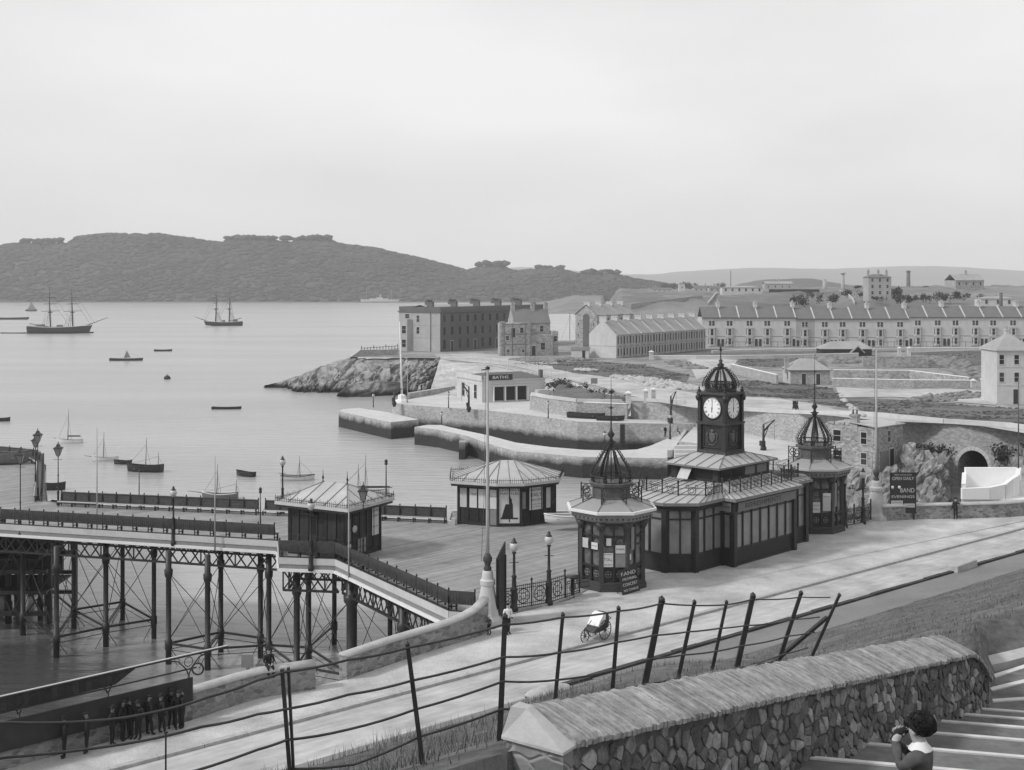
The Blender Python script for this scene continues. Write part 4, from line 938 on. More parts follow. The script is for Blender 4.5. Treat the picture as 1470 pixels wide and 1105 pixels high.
def kiosk(label, loc, posters, mirror=1, hs=1.0):
    t = thing('kiosk', label, 'kiosk', loc, ang, 'octagonal toll kiosks of the pier entrance')
    MB().loft([octo(2.3,0), octo(2.3,.3), octo(2.2,.32), octo(2.2,.5), octo(2.1,.55)]).build('plinth', M_panel, t)
    inn = MB(); inn.loft([octo(1.55,.6), octo(1.55,4.2)]); inn.build('inner_wall', M_sign, t)
    R = 2.06
    for k in range(8):
        a, c = Vector(octo(R,0)[k]), Vector(octo(R,0)[(k+1) % 8]); n = (a+c).normalized(); d = (c-a).normalized()
        b = MB(); b.beam(a + Vector((0,0,.5)), a + Vector((0,0,4.3)), .26, .26, (n.x, n.y, 0)); b.lathe([(.1,3.6),(.3,3.95),(.42,4.25)], 6, a); b.build('pilaster', M_panel, t)
        p = MB()
        p.add([a + Vector((0,0,.55)) - n*.06, c + Vector((0,0,.55)) - n*.06, c + Vector((0,0,1.5)) - n*.06, a + Vector((0,0,1.5)) - n*.06], [[0,1,2,3]])
        p.beam(a + Vector((0,0,1.5)), c + Vector((0,0,1.5)), .14, .12); p.beam(a + Vector((0,0,3.35)), c + Vector((0,0,3.35)), .1, .1); p.beam(a + Vector((0,0,4.15)), c + Vector((0,0,4.15)), .14, .3)
        m = a.lerp(c, .5); p.beam(m + Vector((0,0,.55)), m + Vector((0,0,4.2)), .1, .1, (n.x, n.y, 0)); p.build('panel_frame', M_dark, t)
        w = MB(); w.add([a + Vector((0,0,1.55)) - n*.05, c + Vector((0,0,1.55)) - n*.05, c + Vector((0,0,4.1)) - n*.05, a + Vector((0,0,4.1)) - n*.05], [[0,1,2,3]]); w.build('window', M_kglass, t)
        o = MB()
        for s in (.27, .73):
            q = a.lerp(c, s) + Vector((0,0,1.03)) - n*.03; o.ring(q, .2, .02, d, (0,0,1), 12, 4); o.beam(q - d*.2, q + d*.2, .04); o.beam(q - Vector((0,0,.2)), q + Vector((0,0,.2)), .04)
        o.build('rosette', M_grey, t)
        for s in (.27, .73):                                        # arched glazing heads
            q = a.lerp(c, s); o = MB(); o.ring(q + Vector((0,0,3.0)), .26, .025, d, (0,0,1), 12, 4); o.build('glazing_arch', M_dark, t)
    b = MB(); b.loft([octo(2.25,4.2), octo(2.55,4.35), octo(2.75,4.75), octo(2.8,4.82)], caps=False, smooth=False); fz = b.build('cornice', M_corn, t)
    b = MB()
    for k in range(8):
        a, c = Vector(octo(2.64,4.5)[k]), Vector(octo(2.64,4.5)[(k+1) % 8])
        for s in range(6): q = a.lerp(c, (s+.5)/6); b.blob(q, .07, 1, 0, 1)
    b.build('boss', M_panel, fz)
    b = MB(); b.loft([octo(2.88,4.8), octo(2.95,4.83), octo(2.95,4.98), octo(2.78,4.99)], smooth=False); b.build('eave', M_white if mirror > 0 else M_zinc, t)
    rf = MB().loft([octo(2.8,4.985), octo(1.4,5.5)], smooth=False).build('roof', M_kroof, t)
    for k in range(8): b = MB(); b.tube([octo(2.8,5.0)[k], octo(1.4,5.51)[k]], .04, 5); b.build('seam', M_lead, rf)
    b = MB(); b.loft([octo(1.35,5.35), octo(1.35,5.55), octo(1.25,5.6), octo(1.25,6.2), octo(1.42,6.28), octo(1.46,6.45), octo(1.3,6.5)], smooth=False); b.build('drum', M_dpan, t)
    b = MB(); dome(b, 1.12, 6.5, 8.7, 8, .22, .06, .055); b.tube([(0,0,6.4),(0,0,8.7)], .04, 6); b.build('dome_cage', M_dark, t)
    b = MB(); spire(b, 8.6, 13.4, 1.); b.ring((0,0,8.95), .3, .03, (1,0,0), (0,1,0), 12, 4); b.build('spire', M_dark, t)
    for k in range(8):                                              # scrolled iron fins round the drum
        u = pi/8 + pi/4*k; b = MB(); d = Vector((cos(u), sin(u), 0)); a, c = d*1.35, d*1.98
        b.beam(c + Vector((0,0,5.25)), c + Vector((0,0,6.32)), .06); b.beam(a + Vector((0,0,6.25)), c + Vector((0,0,6.25)), .04); b.beam(a + Vector((0,0,5.55)), c + Vector((0,0,5.45)), .04)
        for zz in (5.72, 6.02): b.ring(a.lerp(c, .5) + Vector((0,0,zz)), .17, .022, d, (0,0,1), 10, 4)
        b.ring(a.lerp(c, .5) + Vector((0,0,5.88)), .26, .02, d, (0,0,1), 10, 4); b.build('scroll', M_dark, t)
    R += .1
    for k, s, z, w, h, ln, pm in posters:
        a, c = Vector(octo(R,0)[k]), Vector(octo(R,0)[(k+1) % 8]); n = (a+c).normalized(); q = a.lerp(c, s)
        poster(t, (q.x, q.y, z), n, w, h, ln, pm)
    return t
KF = 5   # octagon side facing the road (local -y)
kiosk('near octagonal toll kiosk with open ironwork dome, left of the pavilion', O + U*-13.1 + V*.75,
      [(4,.27,1.95,.62,.85,[("ADMISSION",.1,.33),("TOLL",.25,.02),("ONE PENNY",.12,-.3)],None), (4,.73,1.9,.62,.8,[],M_grey), (4,.73,2.6,.6,.5,[("PIER",.15,0)],M_cream), (4,.3,3.05,.3,.45,[],M_cream),
       (5,.12,2.1,.26,.36,[],None), (3,.7,2.75,.5,.42,[("CONCERT",.09,0)],None), (3,.25,2.85,.45,.6,[],M_cream), (5,.3,3.2,.3,1.4,[],M_grey)])
kiosk('far octagonal toll kiosk with open ironwork dome, right of the pavilion', O + U*11.5 + V*.75,
      [(4,.25,2.0,.62,.8,[("NOTICE",.13,.15),("TOLL",.16,-.15)],None), (4,.74,2.4,.6,1.35,[("PIER DUES",.1,.4)],M_cream), (5,.3,2.9,.28,1.8,[],M_grey)], -1)
# pavilion: local x along the road, local -y towards it
pv = thing('pavilion', 'long dark pavilion with glazed walls, zinc roofs and a clock tower', 'pavilion', O, ang)
def hallpoly(k=0.): return [(-8.2-k,1.3+k*.4),(-8.2-k,-1.3-k*.4),(-6.85-k*.4,-2.7-k),(-3.75-k,-2.7-k),(-3.75-k,-3.6-k),(3.75+k,-3.6-k),(3.75+k,-2.7-k),(6.85+k*.4,-2.7-k),(8.2+k,-1.3-k*.4),(8.2+k,1.3+k*.4),(6.85+k*.4,2.7+k),(-6.85-k*.4,2.7+k)]
hp = hallpoly()
MB().prism(hp, 0, 1.12).build('dado', M_brown2 if 'M_brown2' in globals() else M_sign, pv)
MB().prism(hallpoly(-.02), 1.12, 4.3).build('glazing', M_pane, pv)
b = MB(); n = len(hp)
def ho(k): return hallpoly(k)
for z0, z1, k in ((0,.16,.05),(1.08,1.22,.05),(3.42,3.52,.03),(4.05,4.32,.06)): b.prism(ho(k), z0, z1)
b.build('frame', M_dark, pv)
for i in range(n):
    p, q = Vector(hp[i]), Vector(hp[(i+1) % n]); d = (q-p).normalized(); nn = Vector((d.y, -d.x))
    MB().box(p.x-.19, p.x+.19, p.y-.19, p.y+.19, 0, 4.3).build('pilaster', M_dark, pv)
    m = max(1, round((q-p).length/1.05)); b = MB()
    for k in range(1, m): s = p.lerp(q, k/m) + nn*.02; b.beam((s.x, s.y, 1.1), (s.x, s.y, 4.2), .12, .1, (nn.x, nn.y, 0))
    if m > 1: b.build('mullion', M_dark, pv)
z = 4.55
b = MB(); b.prism(ho(.5), z-.14, z+.06); b.build('eave', M_lead, pv)
b = MB(); b.prism(ho(.22), z-.5, z-.143); b.build('fascia', M_sign, pv)
# lower roof
e = ho(.46); ins = [(-3.25,1.0),(-3.25,-1.0),(-3.25,-2.0),(-3.2,-2.0),(-3.2,-2.0),(3.2,-2.0),(3.2,-2.0),(3.25,-2.0),(3.25,-1.0),(3.25,1.0),(3.25,2.0),(-3.25,2.0)]
b = MB(); sm = MB()
for i in range(n):
    j = (i+1) % n; P0, P1, T0, T1 = Vector((*e[i], z+.06)), Vector((*e[j], z+.06)), Vector((*ins[i], 5.35)), Vector((*ins[j], 5.35))
    b.add([P0, P1, T1, T0], [[0,1,2,3]]); sm.beam(P0, T0, .06, .06)
    for k in range(1, max(2, round((P1-P0).length/.75))): w = k/max(2, round((P1-P0).length/.75)); sm.beam(P0.lerp(P1, w) + Vector((0,0,.02)), T0.lerp(T1, w) + Vector((0,0,.02)), .05, .05)
rf = b.build('lower_roof', M_zinc, pv); sm.build('seam', M_lead, rf)
b = MB(); b.box(-3.2,3.2,-1.95,1.95,5.2,6.3); b.build('clerestory', M_sign, pv)
for sx in (-1, 1):
    for k in range(2): b = MB(); b.box(sx*3.2-.03, sx*3.2+.03, -1.5+1.6*k, -.1+1.6*k, 5.55, 6.1); b.build('clerestory_window', M_glass, pv)
for k in range(4): b = MB(); b.box(-2.9+1.5*k, -1.7+1.5*k, -1.98, -1.92, 5.55, 6.1); b.build('clerestory_window', M_glass if k < 2 else M_pane, pv)
b = MB(); b.add([(-3.3,.1,6.2),(-3.3,1.0,6.2),(-4.0,.9,5.5),(-4.0,.0,5.5)], [[0,1,2,3]]); b.add([(-3.32,.1,6.17),(-3.32,1.0,6.17),(-4.0,.9,5.47),(-4.0,.0,5.47)], [[3,2,1,0]]); b.build('open_skylight', M_cream, pv)
b = MB(); b.box(-3.65,3.65,-2.4,2.4,6.28,6.4); b.build('upper_eave', M_lead, pv)
b = MB(); ee = [(-3.6,-2.35),(3.6,-2.35),(3.6,2.35),(-3.6,2.35)]; tt = [(-1.2,-1.15),(1.2,-1.15),(1.2,1.15),(-1.2,1.15)]; sm = MB()
for i in range(4):
    P0, P1, T0, T1 = Vector((*ee[i], 6.4)), Vector((*ee[(i+1) % 4], 6.4)), Vector((*tt[i], 7.0)), Vector((*tt[(i+1) % 4], 7.0))
    b.add([P0,P1,T1,T0], [[0,1,2,3]]); sm.beam(P0, T0, .07, .06); seamlines(sm, P0, P1, T0, T1, 8 if i % 2 == 0 else 5)
rf = b.build('upper_roof', M_zinc, pv); sm.build('seam', M_lead, rf)
# iron cresting on the lower roof
def inset(i, w): return Vector((*e[i], z+.06)).lerp(Vector((*ins[i], 5.35)), w)
runs = [0,1,2,3,6,7,8,9]
for i in range(n):
    j = (i+1) % n
    if i in (10,): continue
    a, c = inset(i, .34), inset(j, .34)
    if (c-a).length < .8: continue
    m = max(1, round((c-a).length/1.25)); cr = MB(); d = (c-a).normalized(); up = Vector((0,0,1))
    cr.beam(a + up*.08, c + up*.08, .03); cr.beam(a + up*.5, c + up*.5, .03)
    for k in range(m+1): q = a.lerp(c, k/m); cr.beam(q - up*.05, q + up*.85, .07); cr.lathe([(.06,0),(.09,.08),(0,.2)], 6, q + up*.85)
    for k in range(m):
        q = a.lerp(c, (k+.5)/m) + up*.32; cr.ring(q, .26, .025, d, up, 12, 4); cr.ring(q, .14, .02, d, up, 10, 4); cr.ring(q + up*.3 + d*.3, .1, .02, d, up, 8, 4); cr.ring(q + up*.3 - d*.3, .1, .02, d, up, 8, 4)
    cr.build('cresting', M_dark, pv)
# sign boards
q = (0, -3.86, 4.02); b = MB(); b.M = facing((.0,-3.87,3.98), (0,-1,0)); b.box(-3.6,3.6,-.3,.3,-.02,.03); sg = b.build('sign_board', M_signg, pv) if 'M_signg' in globals() else b.build('sign_board', M_grey, pv)
text("REFRESHMENTS", .46, sg, M_sign, facing((-.6,-3.905,3.98), (0,-1,0)), w=4.4)
b = MB(); b.M = facing((-4.01,-3.1,3.98), (-1,0,0)); b.box(-.48,.48,-.3,.3,0,.03); sg = b.build('sign_board', M_grey, pv)
text("PAVILION", .2, sg, M_sign, facing((-4.045,-3.1,4.0), (-1,0,0)), w=.8)
# clock tower
tw = MB(); 
def sq(r, z): return [(-r,-r,z),(r,-r,z),(r,r,z),(-r,r,z)]
tw.loft([sq(1.3,6.7), sq(1.3,6.98), sq(1.2,7.02), sq(1.2,7.2), sq(.98,7.22), sq(.98,8.95), sq(1.2,8.98), sq(1.24,9.15), sq(1.0,9.2), sq(1.0,11.05), sq(1.22,11.1), sq(1.22,11.25), sq(.9,11.3)], smooth=False)
tow = tw.build('clock_tower', M_tower if 'M_tower' in globals() else M_panel, pv)
b = MB()
for sx in (-1,1):
    for sy in (-1,1):
        b = MB(); b.box(sx*1.02-.16, sx*1.02+.16, sy*1.02-.16, sy*1.02+.16, 7.2, 8.95); b.box(sx*1.04-.12, sx*1.04+.12, sy*1.04-.12, sy*1.04+.12, 9.2, 10.7)
        b.blob((sx*1.12, sy*1.12, 10.85), .2, 3, .1, 2, (1,1,1.3)); b.lathe([(.1,0),(.14,.15),(.04,.25),(.08,.32),(0,.45)], 8, (sx*1.08, sy*1.08, 11.2)); b.build('corner_pilaster', M_dark, tow)
for nx, ny in ((-1,0),(0,-1),(1,0),(0,1)):
    nn = Vector((nx, ny, 0)); M = facing(nn*1.005 + Vector((0,0,10.15)), nn)
    b = MB(); b.M = M; b.lathe([(.0,0),(.82,0),(.82,.05),(.74,.09),(.72,.05),(0,.05)], 32, smooth=False); fr_ = b.build('clock', M_dark, tow)
    b = MB(); b.M = M; b.lathe([(0,.052),(.72,.052),(.72,.062),(0,.062)], 32, smooth=False); b.build('dial', M_clock, fr_)
    b = MB(); b.M = M
    NUM = ["XII","I","II","III","IIII","V","VI","VII","VIII","IX","X","XI"]
    for k in range(12):
        t_ = pi/2 - 2*pi*k/12; ln = len(NUM[k]); 
        for s in range(min(ln, 4)):
            o = (s - (min(ln,4)-1)/2)*.035; dx, dy = -sin(t_), cos(t_)
            b.beam((cos(t_)*.49 - dx*o, sin(t_)*.49 - dy*o, .066), (cos(t_)*.65 - dx*o, sin(t_)*.65 - dy*o, .066), .018, .006, (0,0,1))
    b.ring((0,0,.064), .69, .008, (1,0,0), (0,1,0), 32, 4); b.build('numerals', M_ink, fr_)
    b = MB(); b.M = M; b.beam((-.0,-.1,.075), (.02,.5,.075), .035, .008, (0,0,1)); b.beam((0,.05,.085), (-.02,-.3,.085), .05, .008, (0,0,1)); b.lathe([(.05,.06),(.05,.09),(0,.09)], 10); b.build('clock_hands', M_ink, fr_)
    Mq = facing(nn*.985 + Vector((0,0,8.1)), nn); b = MB(); b.M = Mq
    b.box(-.7,.7,-.68,.68,0,.02); b.box(-.74,.74,.68,.76,0,.08); b.box(-.74,.74,-.76,-.68,0,.08); b.box(-.78,-.7,-.76,.76,0,.08); b.box(.7,.78,-.76,.76,0,.08); pn = b.build('arms_panel', M_sign, tow)
    b = MB(); b.M = Mq                                              # coat of arms in relief
    sh = [(-.26,.3),(.26,.3),(.26,-.05),(.16,-.25),(0,-.38),(-.16,-.25),(-.26,-.05)]
    b.loft([[(x*k, y*k, z_) for x, y in sh] for k, z_ in ((1,.02),(1,.06),(.85,.09))], smooth=False)
    for sx in (-1,1): b.tube([(sx*.3,.32,.05),(sx*.45,.2,.06),(sx*.38,-.05,.06),(sx*.42,-.3,.05),(sx*.2,-.45,.05)], [.05,.06,.05,.06,.03], 6)
    b.tube([(-.3,-.5,.04),(0,-.56,.05),(.3,-.5,.04)], .04, 5); b.lathe([(.12,0),(.16,.05),(.08,.1),(0,.1)], 8, (0,.42,0)); b.build('coat_of_arms', M_dpan, pn)
b = MB(); b.lathe([(1.0,11.25),(1.12,11.3),(1.12,11.5),(1.0,11.55)], 20, smooth=False); dome(b, 1.02, 11.5, 13.0, 10, .1, .04, .065, 3, 2.2); b.tube([(0,0,11.4),(0,0,13.1)], .04, 6)
for k in range(10):
    t_ = 2*pi*k/10; b.ring((.85*cos(t_), .85*sin(t_), 11.75), .16, .03, (-sin(t_), cos(t_), 0), (0,0,1), 10, 4)
b.build('dome_cage', M_dark, tow)
b = MB(); b.lathe([(.35,12.9),(.2,13.05),(.28,13.15),(.1,13.3),(.15,13.45),(.05,13.55),(.03,14.1),(.09,14.16),(.01,14.7)], 8); b.beam((-.3,0,14.2),(.3,0,14.2),.03); b.build('finial', M_dark, tow)
# ----------------------------------------------------------------- ornamental railings
def railing(label, a, c, H=1.25, step=1.1, group='ornamental iron railings of the pier entrance', plinth=True, name='railing'):
    t = thing(name, label, 'railing', a, 0, group); a = Vector(a); c = Vector(c); m = max(1, round((c-a).length/step))
    if plinth: b = MB(); b.beam(a + Vector((0,0,.06)), c + Vector((0,0,.06)), .3, .12); b.build('plinth', M_cope, t, world=True)
    for k in range(m):
        b = MB(); lpanel(b, a.lerp(c, k/m), a.lerp(c, (k+1)/m), .15, H-.1, 8); b.build('panel', M_dark, t, world=True)
    for k in range(m+1): q = a.lerp(c, k/m); b = MB(); b.beam(q, q + Vector((0,0,H+.12)), .09); b.lathe([(.06,0),(.08,.07),(0,.2)], 6, q + Vector((0,0,H+.12))); b.build('standard', M_dark, t, world=True)
    return t
railing('ornamental iron railing from the flagstaff hoarding to the first globe lamp', P(719,880,9), P(737,877,9), 1.45)
railing('ornamental iron railing between the two globe lamps', P(739.5,876.5,9), P(786.5,868.2,9), 1.5)
railing('ornamental iron railing from the globe lamp to the left kiosk', P(789.5,867.5,9), P(811,860.5,9), 1.55)
railing('short barrier of plain iron bars at the left kiosk', P(812,860,9), P(832,853,9), 1.1, 1.2)
railing('ornamental iron railing between right kiosk and the first globe lamp', P(1201,762,9), P(1212,757.5,9), 1.4)
railing('ornamental iron railing between globe lamps behind the right kiosk', P(1214,757,9), P(1238,752.2,9), 1.45)
railing('ornamental iron railing ending at the grey flagstaff pedestal', P(1240,752,9), P(1250,748,9), 1.5)
t = thing('turnstile', 'iron turnstile post with a flat cap beside the left kiosk', 'turnstile', P(822,857,9)); MB().lathe([(.14,0),(.1,.1),(.1,1.15),(.45,1.2),(.45,1.28),(0,1.3)], 10).build('post', M_dark, t)
b = MB(); [b.beam((0,0,z_), (1.3*cos(.6), 1.3*sin(.6), z_), .05) for z_ in (.5,.8,1.1)]; b.build('barrier_arm', M_dark, t)
t = thing('sandwich_board', 'leaning bill board with lettered notice propped against the left kiosk', 'notice board', P(907,851,9), ang)
b = MB(); b.M = Matrix.Translation((0,0,0)) @ Matrix.Rotation(radians(-14), 4, 'X'); b.box(-.85,.85,0,.05,0,1.5); bd = b.build('board', M_sign, t)
for tx, s, zz in (("BAND", .3, 1.2),("THIS EVENING", .22, .88),("CONCERT", .26, .55),("NO CHARGE", .2, .22)): text(tx, s, bd, M_poster, Matrix.Rotation(radians(-14), 4, 'X') @ facing((0,-.01,zz), (0,-1,0)), w=1.4)
for s in (-.7,.7): MB().beam((s,.55,0),(s,.1,1.3), .05).build('leg', M_dark, t)
# notice board 2
t = thing('notice_board', 'tall dark notice board with lettered bills by the grey pedestal', 'notice board', P(1296,746,9), .04)
b = MB(); b.box(-1.0,1.0,-.05,.05,.55,3.75); bd = b.build('board', M_sign, t); b = MB(); b.box(-1.06,1.06,-.08,-.04,3.7,3.8); b.box(-1.06,-.98,-.08,.0,.5,3.75); b.box(.98,1.06,-.08,.0,.5,3.75); b.build('frame', M_dark, t)
for s in (-.9,.9): MB().beam((s,.0,0),(s,.0,.6), .1).build('leg', M_dark, t)
for tx, s, zz, w_ in (("PIER PAVILION", .14, 3.6, 1.4),("OPEN DAILY", .36, 3.3, 1.75)): text(tx, s, bd, M_cream, facing((0,-.056,zz), (0,-1,0)), w=w_)
text("BAND", .5, bd, M_cream, facing((.35,-.056,2.35), (0,-1,0)), w=1.15); text("EVENINGS", .3, bd, M_cream, facing((0,-.056,1.85), (0,-1,0)), w=1.85)
for x_ in (-.85,-.3): b = MB(); b.M = facing((x_,-.056,2.62), (0,-1,0)); b.lathe([(0,0),(.12,0),(.12,.01),(0,.01)], 10); b.build('spot', M_white, bd)
poster(t, (-.5,-.06,1.12), (0,-1,0), .95, .85, [("ADMISSION", .14, .28),("TWOPENCE", .16, 0),("SEASON TICKETS", .09, -.28)], M_cream)
poster(t, (.5,-.06,1.15), (0,-1,0), .9, .3, [("DANCING", .2, 0)], M_cream)
# white laid-up flower urn stand etc.: bench ends inside kiosks are left to their own things
# ================================================================= buildings
ORD = ['first','second','third','fourth','fifth','sixth','seventh','eighth','ninth','tenth','eleventh','twelfth','thirteenth','fourteenth','fifteenth','sixteenth','seventeenth','eighteenth','nineteenth']
WC = [3]; WG = [M_glass, M_glass, M_glass, M_glass, M_glass2, M_glass]
def win(par, p, n, w, h, fm=None, name='window', pm=None, bars=True):
    M = facing(p, n); b = MB(); b.M = M; e = .09
    b.box(-w/2-e, w/2+e, h/2, h/2+e, -.02, .05); b.box(-w/2-e, w/2+e, -h/2-e, -h/2, -.02, .09); b.box(-w/2-e, -w/2, -h/2, h/2, -.02, .05); b.box(w/2, w/2+e, -h/2, h/2, -.02, .05)
    if bars: b.box(-w/2, w/2, -.03, .03, -.02, .025)
    f = b.build(name, fm or M_render, par); b = MB(); b.M = M; b.box(-w/2, w/2, -h/2, h/2, -.02, .012); b.build('pane', pm or WG[(WC.__setitem__(0, WC[0]*7 % 31 + 1) or WC[0]) % 6], f); return f
def door(par, p, n, w, h, m=None):
    M = facing(p, n); b = MB(); b.M = M; b.box(-w/2-.1, w/2+.1, h/2, h/2+.14, -.02, .07); b.box(-w/2-.1, -w/2, -h/2, h/2, -.02, .06); b.box(w/2, w/2+.1, -h/2, h/2, -.02, .06); f = b.build('door', M_render, par)
    b = MB(); b.M = M; b.box(-w/2, w/2, -h/2, h/2, -.02, .02); b.box(-w*.35, w*.35, -h*.05, h*.38, .02, .035); b.build('door_leaf', m or M_sign, f); return f
def gable(b, x0, x1, y0, y1, ze, zr, over=.25, ax='x'):             # ridge along x
    ym = (y0+y1)/2
    if ax == 'x': b.loft([[(x, y0-over, ze-.1), (x, ym, zr), (x, y1+over, ze-.1), (x, y1+over, ze-.25), (x, ym, zr-.17), (x, y0-over, ze-.25)] for x in (x0, x1)], smooth=False)
    else:
        xm = (x0+x1)/2; b.loft([[(x0-over, y, ze-.1), (xm, y, zr), (x1+over, y, ze-.1), (x1+over, y, ze-.25), (xm, y, zr-.17), (x0-over, y, ze-.25)] for y in (y0, y1)], smooth=False)
def chimney(par, x, y, z0, z1, w=.7, d=1.4, pots=3, m=None):
    b = MB(); b.box(x-w/2, x+w/2, y-d/2, y+d/2, z0, z1); b.box(x-w/2-.08, x+w/2+.08, y-d/2-.08, y+d/2+.08, z1-.25, z1-.05)
    for i in range(pots): b.lathe([(.14,z1),(.11,z1+.55),(.13,z1+.6)], 6, (x, y - d/2 + d*(i+.5)/pots, 0))
    return b.build('chimney', m or M_stucco, par)
# tall dark terrace on the point: local x along the front, y into the depth
TA = radians(55); tp = Vector((-20.6, 360, 8)); tu = Vector((cos(TA), sin(TA), 0)); tv = Vector((-sin(TA), cos(TA), 0))
def big_house(i):
    w = 11.2; t = thing('terraced_house', ORD[i] + ' house from the seaward end of the tall dark terrace on the point', 'house', tp + tu*w*i, TA, 'tall terrace on the point')
    z = 13.0
    b = MB(); b.box(0, w-.004, 0, 15.4, -1.5, 11.2); b.build('wall', M_bstone, t)
    b = MB(); b.box(0, w-.004, -.35, 15.7, 11.2, 11.55); b.box(0, w-.004, -.1, -.0, 3.9, 4.1); b.box(0, w-.004, -.08, 0, 7.5, 7.65); b.build('cornice', M_bstone, t)
    b = MB(); b.box(0, w-.004, -.05, .3, 11.55, 12.9); b.box(0, w-.004, 15.1, 15.45, 11.55, 12.9); b.build('parapet', M_bstone, t)
    b = MB(); b.quad((0,.3,11.7),(w,.3,11.7),(w,7.7,13.4),(0,7.7,13.4)); b.quad((0,7.7,13.4),(w,7.7,13.4),(w,15.1,11.7),(0,15.1,11.7)); b.build('roof', M_proof, t)
    chimney(t, .7, 4.2, 11.5, 14.3, .75, 2.2, 5, M_bstone); chimney(t, w*.55, 9, 11.5, 14.2, .75, 1.8, 4, M_bstone); chimney(t, w*.8, 12, 11.5, 14.4, .7, 1.4, 3, M_bstone)
    for k in range(3):
        x = 1.9 + 3.7*k
        win(t, (x,0,9.5), (0,-1,0), 1.1, 1.9, M_bstone); win(t, (x,0,5.9), (0,-1,0), 1.1, 2.2, M_bstone)
        if k == 1: door(t, (x,0,1.5), (0,-1,0), 1.3, 3.0)
        else: win(t, (x,0,2.1), (0,-1,0), 1.2, 2.6, M_bstone)
    if i == 0:                                                      # the pale seaward end wall with its bay
        b = MB(); b.box(-.05, .0, 0, 15.4, -1.5, 11.2); b.build('end_wall', M_stucco, t)
        b = MB(); b.box(-.3, -.0, 0, 15.7, 11.2, 11.55); b.box(-.05, .3, .3, 15.1, 11.55, 12.9); b.build('end_parapet', M_bstone, t)
        b = MB(); b.prism([(-.05,10.2),(-1.6,11.0),(-1.6,13.4),(-.05,14.2)], -1, 9.2); bay = b.build('bay', M_stucco, t)
        for z_ in (2.2, 6.2): win(bay, (-1.6,12.2,z_), (-1,0,0), 1.5, 2.2, M_render)
        for z_ in (6.0, 9.4): win(t, (-.05,8.2,z_), (-1,0,0), 1.1, 1.9, M_render)
        win(t, (-.05,12.2,10.1), (-1,0,0), 1.6, 1.2, M_render)
        b = MB(); b.tube([(-.15,3.4,0),(-.15,3.4,11.2)], .09, 6); b.build('downpipe', M_dark, t)
        b = MB(); b.box(-.12,-.05,0,15.4,3.9,4.05); b.box(-.12,-.05,0,15.4,7.5,7.65); b.build('string_course', M_stucco, t)
for i in range(5): big_house(i)
# terrace garden on the point
def wallrun(label, pts, h, th=.4, m=None, mc=None, name='garden_wall', cat='wall', ch=.12, group=None):
    """a wall along ground points"""
    t = thing(name, label, cat, pts[0], 0, group); b = MB(); c = MB()
    for a, q in zip(pts, pts[1:]):
        a = Vector(a); q = Vector(q); d = (q-a).normalized(); n = Vector((-d.y, d.x, 0)).normalized()*th/2; u = Vector((0,0,h)); lo = Vector((0,0,-.6))
        b.add([a-n+lo, q-n+lo, q+n+lo, a+n+lo, a-n+u, q-n+u, q+n+u, a+n+u], [[3,2,1,0],[4,5,6,7],[0,1,5,4],[1,2,6,5],[2,3,7,6],[3,0,4,7]])
        n2 = n*1.25; u2 = Vector((0,0,h+ch)); u = u + Vector((0,0,.003)); c.add([a-n2+u, q-n2+u, q+n2+u, a+n2+u, a-n2*.8+u2, q-n2*.8+u2, q+n2*.8+u2, a+n2*.8+u2], [[3,2,1,0],[4,5,6,7],[0,1,5,4],[1,2,6,5],[2,3,7,6],[3,0,4,7]])
    b.build('masonry', m or M_ret, t, world=True); c.build('coping', mc or M_quaytop, t, world=True); return t
wallrun('low garden wall and terrace below the tall dark terrace on the point', [Q(503,517,337), Q(517,507,339), Q(571,506.5,346)], .9, .5, M_ret)
t = thing('railing', 'dark iron railing on the seaward garden terrace of the tall dark terrace', 'railing', Q(519,505,341)); b = MB(); a, c = Q(519,506.5,341), Q(571,503,352)
for h in (.5, 1.3): b.beam(a + Vector((0,0,h)), c + Vector((0,0,h)), .12)
for k in range(13): q = a.lerp(c, k/12); b.beam(q - Vector((0,0,.5)), q + Vector((0,0,1.9 if k % 4 == 0 else 1.4)), .18)
b.build('bars', M_dark, t, world=True)
# unfinished stone house
t = thing('stone_house', 'unfinished rough stone house with bare gables beside the tall dark terrace', 'house', (-3.2,339,8), radians(8))
b = MB(); b.box(0, 8.1, 0, 5, -1, 8.9); b.box(-.15, .5, -.15, .5, -1, 9.4); b.box(7.6, 8.25, -.15, .5, -1, 8.9); b.box(0,1.2,-.05,.3,8.9,9.4); b.box(5.5,8.1,-.05,.3,8.9,9.2); b.build('wall', M_stone, t)
b = MB(); b.box(3.5, 14.6, 5.05, 16, -1, 8.6); b.loft([[(x,5.05,8.6),(x,10.5,12.4),(x,16,8.6)] for x in (4.2, 14.6)], smooth=False); b.build('rear_wall', M_stone, t)
b = MB(); b.quad((4.5,4.9,8.7),(14.7,4.9,8.7),(14.7,10.5,12.6),(4.5,10.5,12.6)); b.quad((4.5,10.5,12.6),(14.7,10.5,12.6),(14.7,16.1,8.7),(4.5,16.1,8.7)); b.build('roof', M_roof, t)
chimney(t, 4.9, 10.5, 11, 14.0, 1.0, 1.8, 3, M_stone); chimney(t, 10.5, 10.5, 11.5, 14.0, 1.0, 1.8, 3, M_stone); chimney(t, 14.2, 10.5, 11, 14.2, 1.0, 1.8, 3, M_stone)
b = MB(); b.box(8.3, 14.6, .6, 5, -1, 5.6); b.box(14.7, 16.3, 2, 7, -1, 6.6); b.build('low_wing', M_stone, t)
